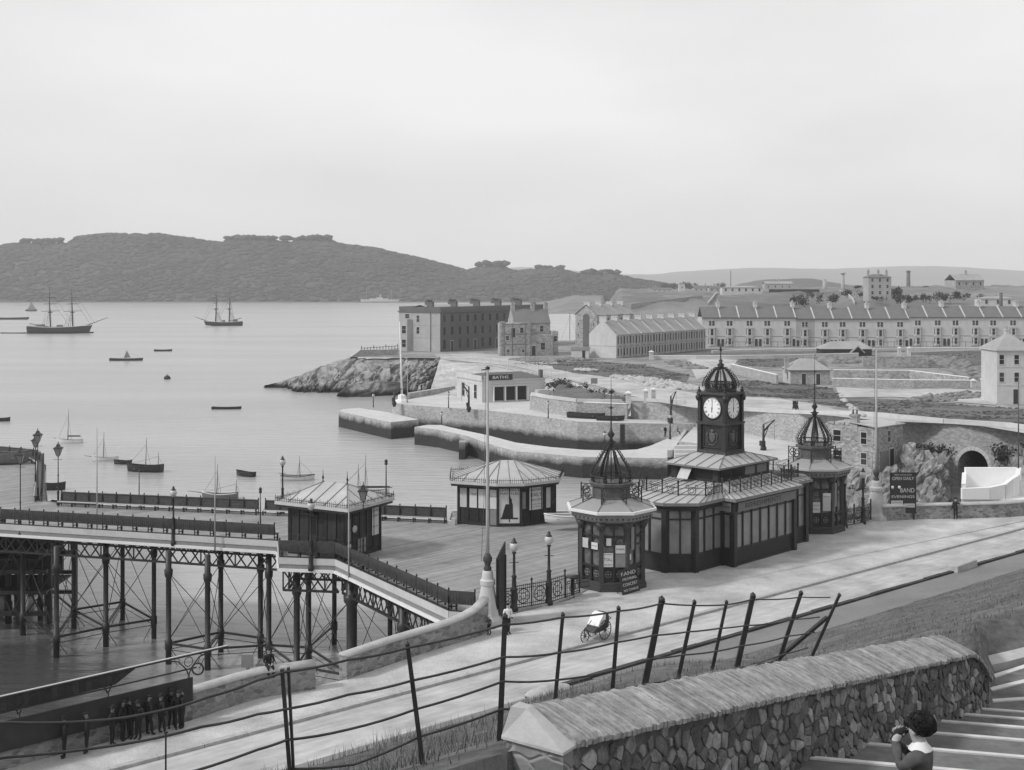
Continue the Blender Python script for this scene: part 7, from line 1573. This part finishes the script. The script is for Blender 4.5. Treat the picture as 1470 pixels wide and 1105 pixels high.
# horse and carriage on the upper road
q = PG(1142,590); t = thing('horse_carriage', 'black horse carriage with driver on the pale upper road', 'carriage', q, radians(-100)); t.scale = (.62,)*3
b = MB(); b.loft([[(-.9,-.6,.7),(.9,-.6,.7),(.9,.6,.7),(-.9,.6,.7)],[(-1.1,-.65,1.5),(1.0,-.65,1.3),(1.0,.65,1.3),(-1.1,.65,1.5)]], smooth=False); b.box(.7,1.2,-.5,.5,1.3,1.6); b.build('body', M_hull, t)
b = MB(); b.loft([[(-1.1,y,1.5),(-1.2,y,2.2),(-.7,y,2.5),(-.3,y,2.3)] for y in (-.65,.65)], closed=False); b.build('hood', M_hull, t)
wheel(t, (-.6,-.7,.55), .55); wheel(t, (-.6,.7,.55), .55); wheel(t, (.8,-.7,.45), .45); wheel(t, (.8,.7,.45), .45)
b = MB(); b.tube([(1.6,0,1.3),(2.2,0,1.3),(2.9,0,1.35),(3.3,0,1.75),(3.55,0,2.1),(3.9,0,1.9)], [.26,.33,.3,.2,.15,.09], 8)
for x, y in ((1.75,-.15),(1.75,.15),(2.85,-.15),(2.85,.15)): b.tube([(x,y,1.2),(x+.06,y,.65),(x,y,.0)], [.13,.08,.06], 6)
b.tube([(1.55,0,1.4),(1.4,0,1.1),(1.42,0,.8)], .05, 5); b.build('horse', M_hull, t)
b = MB(); [b.beam((.9,y,.8),(2.9,y,1.2), .05) for y in (-.35,.35)]; b.build('shaft', M_dark, t)
person('driver in black seated high on the horse carriage', q + Vector((.08,-.45,.38)), radians(-10), 1.25, sitp, M_cloth, M_cloth, 'bowler')
# cranes, harbour lamps, masts
def crane(label, p, H, arm, rz, m=M_dark):
    t = thing('quay_crane', label, 'crane', p, rz, 'hand cranes on the harbour quays'); b = MB(); b.tube([(0,0,0),(0,0,H)], [.2,.14], 8); b.lathe([(.45,0),(.4,.5),(.22,.6)], 8); b.build('post', m, t)
    b = MB(); b.tube([(0,0,H*.72),(arm*.5,0,H*.95),(arm,0,H*1.15)], [.14,.12,.08], 6); b.tube([(0,0,H),(arm,0,H*1.15)], .05, 5); b.tube([(0,0,H*.4),(arm*.5,0,H*.95)], .06, 5); b.build('jib', m, t)
    b = MB(); b.box(-.45,.1,-.35,.35,.6,1.3); b.lathe([(.3,-.4),(.3,.4)], 10); b.build('winch', m, t); b = MB(); b.tube([(arm,0,H*1.15),(arm,0,H*.35)], .025, 4); b.build('chain', m, t); return t
crane('dark hand crane standing by the lamp on the inner quay near the steps', P(963,611,4.62), 4.8, 1.6, radians(50))
crane('dark hand crane on the terrace right of the clock tower', P(1096,646,4.62), 3.6, 1.9, radians(25))
crane('dark hand crane on the esplanade in front of the bath house', P(673,588,5.02), 4.2, -1.3, radians(8))
crane('dark hand crane at the seaward end of the esplanade', P(566,580.5,5.02), 2.6, 1.4, radians(8))
t = thing('flagstaff', 'tall white flagstaff on a stepped white base at the end of the esplanade', 'flagstaff', P(577,577.5,5.0)); b = MB(); b.lathe([(1.3,0),(1.2,.5),(.8,.6),(.7,1.4),(.3,1.6)], 8, smooth=False); b.build('base', M_limew, t); b = MB(); b.tube([(0,0,1.4),(-.2,0,8),(-.45,0,15.5)], [.2,.17,.09], 8); b.build('mast', M_white, t)
pole('thin grey pole beside the tall white flagstaff on the esplanade', P(585,578,5.0), 7.5, .08, M_stucco)
for x, y, z, H_, lab in ((644,585.5,5.0,2.6,'small lamp post on the esplanade left of the bath house'),(787,600,5.0,2.5,'small lamp post on the quay below the white coped wall'),(536,584.5,3.05,2.4,'small lamp post at the landward end of the quay arm'),(868,644,3.05,2.2,'small lamp post on the breakwater left of the near kiosk dome'),(634,609.5,3.05,1.9,'small lamp post at the head of the breakwater')):
    globe_post(lab, P(x, y, z), H_, 'small lamp posts round the harbour', .12)
globe_post('lamp post among the men at the root of the breakwater', P(962,630,3.1), 3.6, 'small lamp posts round the harbour', .2)
t = thing('harbour_ladder', 'dark timber fender and ladder on the inner quay wall', 'ladder', P(893,634,2.0)); b = MB(); b.box(-.35,.35,-1.2,-.0,-2,2.9); [b.box(-.5,.5,-1.3,-1.2,-1.6+.6*k,-1.5+.6*k) for k in range(7)]; b.build('timber', M_hull, t)
t = thing('sign_post', 'small square sign on two struts on the dark shrub bank', 'sign', Q(853,560,228)); b = MB(); b.box(-.6,.6,-.05,.05,1.2,2.2); b.build('board', M_grey, t); b = MB(); [b.beam((x,0,-1),(x*.5,0,1.3),.1) for x in (-.9,.5)]; b.build('strut', M_cream, t)
tag(MB().box(-.05,.05,-.05,.05,-.5,10.5).build('telegraph_pole', M_stucco, loc=Q(933,472,362)), 'thin pole standing behind the roofs of the low terrace', 'pole')
t = thing('ship_mast', 'thin mast of a moored vessel seen between the stone house and the warehouse', 'mast', Q(818,500,460)); b = MB(); b.tube([(0,0,-2),(0,0,13)], .12, 6); b.tube([(-4,0,2.5),(3,0,3)], .08, 5); b.tube([(0,0,12),(4,0,1)], .03, 3); b.tube([(0,0,12),(-4,0,1)], .03, 3); b.build('mast', M_spar, t)
# loose stone and rubble
b = MB(); rnd = random.Random(8)
def scatter(poly_px, n, r0, r1):
    (xa, ya), (xb, yb), h = poly_px
    for i in range(n):
        u = rnd.random(); x = xa + (xb-xa)*u + rnd.gauss(0, 2); y = ya + (yb-ya)*u + rnd.uniform(-h, h)*sin(pi*min(.95, max(.05, u))); p = PG(x, y); b.blob((p.x, p.y, p.z + .1), rnd.uniform(r0, r1), i, .5, 1, (1.4,1,.7))
scatter(((880,541),(1012,560),6.5), 620, .2, .62); scatter(((826,531),(856,532),1.5), 60, .2, .5); scatter(((1210,575),(1240,600),2), 40, .2, .5)
tag(b.build('rubble', M_rub), 'heap of white quarried stones along the upper road', 'stones', kind='stuff')
b = MB()
scatter(((735,517),(805,519),2.5), 220, .3, .9); scatter(((800,516),(850,517),2), 90, .2, .7); scatter(((1160,515),(1240,520),4), 160, .4, 1.2); scatter(((1340,515),(1425,545),12), 420, .3, 1.0); scatter(((1300,575),(1425,566),6), 200, .2, .6); scatter(((960,520),(1010,530),4), 120, .3, .8)
tag(b.build('rubble', M_dirt2), 'rough earth heaps and spoil over the building ground', 'spoil', kind='stuff')
b = MB(); rnd = random.Random(31)
def tufts(top, bot, n):
    for i in range(n):
        u, v = rnd.random(), rnd.random(); k = u*(len(top)-1); j = min(int(k), len(top)-2); f = k-j
        xa, ya = top[j][0]+(top[j+1][0]-top[j][0])*f, top[j][1]+(top[j+1][1]-top[j][1])*f; xb, yb = bot[j][0]+(bot[j+1][0]-bot[j][0])*f, bot[j][1]+(bot[j+1][1]-bot[j][1])*f
        x, y = xa+(xb-xa)*v + rnd.gauss(0,4), ya+(yb-ya)*v + rnd.gauss(0,.5); p = PG(x, y)
        if fbm(p.x*.12, p.y*.12) < -.1: continue
        s = rnd.uniform(.15, .5); a = rnd.uniform(0, pi); d = Vector((cos(a), sin(a), 0))*s; b.add([p - d, p + d, p + d*.5 + Vector((0,0,s*.4)), p - d*.4 + Vector((0,0,s*.45))], [[0,1,2,3]])
tufts([(795,521),(860,519),(930,525),(985,539)], [(800,530),(850,537),(920,544),(980,548)], 2600)
tufts([(1062,547),(1110,548),(1150,552),(1195,558)], [(1066,568),(1110,570),(1150,573),(1205,572)], 2200)
tufts([(1170,574),(1230,571),(1320,576),(1400,583),(1475,588)], [(1175,578),(1240,589),(1300,597),(1400,604),(1475,611)], 3000)
tufts([(1060,515),(1110,514),(1180,516)], [(1058,524),(1110,527),(1190,529)], 800); tufts([(1330,508),(1380,504),(1430,502)], [(1300,528),(1370,528),(1428,522)], 900); tufts([(740,521),(800,520)], [(745,523),(800,526)], 200)
tag(b.build('weeds', M_weed), 'rough dark weeds and tussocks on the waste ground beyond the harbour', 'weeds', kind='stuff')
# ================================================================= boats and ships
def W(x, y): return P(x, y, 0)
boat('white hulled cutter with bare mast moored at left, beyond the lamps', W(100,635.5), pi*.98, 4.4, 1.5, .75, M_whull, 5.9, 'sailing_boat', 'sailing boat', True, deck=True, sprit=.8)
boat('white hulled cutter with bare mast moored left of the dark lugger', W(151,661), .05, 3.9, 1.4, .7, M_whull, 4.4, 'sailing_boat', 'sailing boat', False, deck=True, sprit=1.3).rotation_euler.z = pi+.1
boat('small dark dinghy lying between the white cutter and the dark lugger', W(176,666), pi*.96, 2.7, 1.2, .7, M_hull)
boat('dark two masted lugger moored in the middle of the moorings', W(208,677), pi*.95, 5.4, 1.9, 1.1, M_hull, 0, 'sailing_boat', 'sailing boat', masts=[(-.02,5.0),(-.38,2.9)])
boat('dark rowing boat tilted on the water between the pier and the breakwater', W(352,683), pi*.80, 3.6, 1.3, .75, M_hull)
boat('grey yawl with two masts and long bowsprit moored beyond the causeway', W(316,715), .03, 4.5, 1.6, .8, M_gullw, 0, 'sailing_boat', 'sailing boat', False, deck=True, masts=[(.1,4.4),(-.45,2.3)], stripe=M_white, sprit=1.9).rotation_euler.z = pi + .02
boat('white hulled boat with one short mast left of the near hut roof', W(427,689), .04, 4.7, 1.6, .8, M_whull, 3.4, 'sailing_boat', 'sailing boat', stripe=M_hull)
boat('yacht with tall mast and long furled boom moored behind the near hut', W(522,712), pi*.0, 6.6, 2.0, .9, M_whull, 0, 'sailing_boat', 'sailing boat', True, deck=True, masts=[(-.02,5.4),(.12,4.2)]).rotation_euler.z = pi
boat('dark open barge lying against the far side of the causeway at left', W(105,733), .05, 5.6, 2.0, 1.2, M_hull)
boat('dark boat behind the lamp at the curved corner of the pier head', W(75,703), .08, 3.4, 1.5, 1.0, M_hull)
boat('dark rowing boat far out between the two ships and the shore', W(234,504), .1, 7.0, 1.6, .8, M_hull)
boat('low dark rowing boat alone on open water left of the headland', W(325,587), .02, 6.4, 1.5, .6, M_hull)
boat('dark boat cut by the left border of the picture', W(1,604.5), .1, 3.6, 1.3, .8, M_hull)
boat('pale boat with dark bottom at the left border near the pier head', Q(4,664,131), .1, 5.2, 2.0, 1.2, M_gullw)
t = boat('dark sailing lighter under way with a small dark sail', W(181,517.5), .05, 11.5, 2.6, .9, M_hull, 0, 'sailing_boat', 'sailing boat', masts=[(0,4.2)])
MB().add([(-.8,.06,1.0),(1.6,.06,1.1),(.3,.06,3.6),(-.8,-.02,1.0),(1.6,-.02,1.1),(.3,-.02,3.6)], [[0,1,2],[5,4,3],[0,3,4,1],[1,4,5,2],[2,5,3,0]]).build('sail', M_grey, t)
t = boat('tiny far sailing boat near the far shore at left', W(45,446.5), 0, 11, 3, 1.5, M_hull, 0, 'sailing_boat', 'sailing boat', masts=[(0,9)]); MB().add([(-4,.1,1.5),(4.5,.1,1.5),(.2,.1,9),(-4,-.1,1.5),(4.5,-.1,1.5),(.2,-.1,9)], [[0,1,2],[5,4,3],[0,3,4,1],[1,4,5,2],[2,5,3,0]]).build('sail', M_grey, t)
t = thing('buoy', 'round dark mooring buoy alone on the water', 'buoy', W(240,544)); b = MB(); b.lathe([(.2,-.4),(.9,0),(1.0,.45),(.6,.95),(.15,1.1)], 12); b.build('float', M_hull, t); b = MB(); b.ring((0,0,1.25), .2, .05, (1,0,0), (0,0,1), 8, 4); b.build('shackle', M_dark, t)
boat('long low dark lighter far away at the left border', W(10,458.5), 0, 32, 5, 1.6, M_hull, group='far vessels at anchor')
boat('low string of dinghies astern of the big brig', W(21,478.5), 0, 15, 1.8, .7, M_gullw)
boat('dark gig lying at the bow of the big brig', W(125,478), .0, 7, 1.8, .8, M_hull)
t = thing('steamer', 'pale distant steamer lying below the wooded hill', 'steamer', P(545,434.2,0)); b = MB(); hull(b, 52, 7, 4.2, .1); b.build('hull', M_render, t); b = MB(); b.box(-14,12,-2.5,2.5,3,5.5); b.box(-4,4,-2,2,5.502,7.2); b.build('deckhouse', M_render, t); b = MB(); b.lathe([(1.1,5),(1.0,11)], 10, (1,0,0)); b.build('funnel', M_stucco, t)
for x in (-18, 16): MB().tube([(x,0,3),(x,0,19)], .18, 5).build('mast', M_stucco, t)
for k, (x, y, mm, s) in enumerate([(645,610,M_whull,4.6),(682,617.5,M_gullw,4.2),(692,619,M_hull,4.5),(704,621,M_whull,4.8),(721,624,M_gullw,5.2),(736,629,M_gullw,4.4),(749,630.5,M_whull,4.2),(790,641,M_hull,4.4)]):
    lab = ['white rowing boat nearest the breakwater head inside the harbour','grey rowing boat second in the row inside the harbour','dark rowing boat in the middle of the row inside the harbour','white rowing boat right of the dark one inside the harbour','large grey boat moored below the quay slip inside the harbour','grey boat at the right end of the moored row inside the harbour','white boat last of the row close to the tall flagstaff line','dark boat alone by the inner foot of the breakwater'][k]
    boat(lab, P(x, y, 0) + Vector((0,4 if k in (0,7) else 2.5,0)), [.4,2.8,.2,3.0,.5,2.6,.3,.1][k], s, 1.7, .8, mm, group='rowing boats moored in the small harbour')
boat('long dark boat lying on the quay against the upper wall', P(842,601.5,5.02) + Vector((0,1.3,.2)), -.45, 6.6, 1.9, .8, M_hull, group='boats laid up on the quay')
boat('short dark boat laid up on the quay right of the long one', P(877,604.5,5.02) + Vector((0,1.0,.2)), -.2, 4.6, 1.6, .7, M_hull, group='boats laid up on the quay')
def brig(label, loc, rz, Lh, mh, sprit):
    t = thing('brig', label, 'sailing ship', loc, rz, 'two masted ships at anchor'); b = MB(); r, _ = hull(b, Lh, Lh*.21, Lh*.105, .28, 19, 7, stern=.8, rake=.25); b.build('hull', M_shiph, t)
    b = MB(); ring = [(q[0][0], q[0][1]*.95, q[0][2]-.35) for q in r] + [(q[-1][0], q[-1][1]*.95, q[-1][2]-.35) for q in r][::-1]; b.add(ring, [list(range(len(ring)))]); b.build('deck', M_spar, t)
    b = MB(); [b.tube([Vector(q[s]) for q in r], .18, 5) for s in (0,-1)]; b.build('gunwale', M_cream, t)
    H0 = Lh*.105; b = MB(); b.box(-Lh*.36,-Lh*.24,-1.4,1.4,H0*.8,H0+1.5); b.box(-Lh*.02,Lh*.06,-1.2,1.2,H0*.8,H0+1.2); b.build('deckhouse', M_gullw, t)
    for mx_ in (-.13, .24):
        x = mx_*Lh; b = MB(); b.tube([(x,0,1),(x-.02*mh,0,mh*.55),(x-.03*mh,0,mh)], [.42,.34,.12], 8); b.box(x-1.2,x+.6,-1,1,mh*.46,mh*.48); m_ = b.build('mast', M_hull, t)
        for zz, yl in ((.5,.30),(.66,.22),(.8,.15)):
            b = MB(); d = Vector((.55,.83,0)); b.tube([Vector((x,0,mh*zz)) - d*Lh*yl*.62, Vector((x,0,mh*zz)), Vector((x,0,mh*zz)) + d*Lh*yl*.62], [.12,.2,.12], 6); b.build('yard', M_hull, t)
        b = MB()
        for s in (-1,1):
            for k in range(4): b.tube([(x - 1.2*k - .4, s*Lh*.1, H0*1.1),(x,0,mh*.5)], .06, 3)
            b.tube([(x-3.5,s*Lh*.1,H0*1.1),(x-.02*mh,0,mh*.8)], .05, 3)
        b.tube([(x,0,mh*.78),(x+Lh*.3,0,H0*1.3)], .06, 3); b.tube([(x,0,mh*.95),(x+Lh*.36,0,H0*1.6)], .05, 3); b.build('rigging', M_hull, t)
    b = MB(); b.tube([(-.13*Lh,0,mh*.14),(-.48*Lh,0,mh*.22)], .2, 6); b.build('spanker_boom', M_hull, t)
    b = MB(); b.tube([(Lh*.46,0,H0*1.25),(Lh*.5+sprit,0,H0*1.25+sprit*.42)], [.32,.12], 6); b.build('bowsprit', M_spar, t); return t
brig('larger dark two masted brig at anchor at left, bowsprit to the right', W(84,478.5), 0, 33, 24.5, 10.5)
brig('smaller two masted brig at anchor farther right, bowsprit to the left', W(322,467.5), pi + .35, 23, 22, 7.5)
# ================================================================= haze over the sound
b = MB(); b.box(-7100, 7100, -160, 8800, -3, 215)
m = bpy.data.materials.new('haze_air'); m.use_nodes = True; nt = m.node_tree; nt.nodes.clear(); o_ = nt.nodes.new('ShaderNodeOutputMaterial'); v_ = nt.nodes.new('ShaderNodeVolumePrincipled')
v_.inputs['Color'].default_value = (.95,.95,.95,1); v_.inputs['Density'].default_value = HAZE; nt.links.new(v_.outputs[0], o_.inputs['Volume'])
hz = tag(b.build('haze', m), 'thin sea haze lying over the whole view', 'haze', kind='stuff')

for k, (x, y, D, h, w, lab) in enumerate([(1350,650,148.6,1.8,1.8,'dark ivy bush clinging left of the tunnel arch'),(1336,643,149.5,1.6,3.0,'dark shrub on top of the rocks left of the arch'),(1458,652,141,2.4,4.0,'dark shrubs over the rocks at the right border'),(1332,672,143,1.8,3,'shrub in a cleft of the rocks left of the arch'),(1308,738,112,1.6,3.5,'low scrub at the foot of the rocks behind the parapet'),(1342,740,111,1.5,3,'scrub behind the parapet left of the whitewashed ramp')]):
    tree(lab, x, y + 6, D, h, w, 'shrub', 'shrub', n=420, group='scrub on the rocks by the arch', seed=70+k)
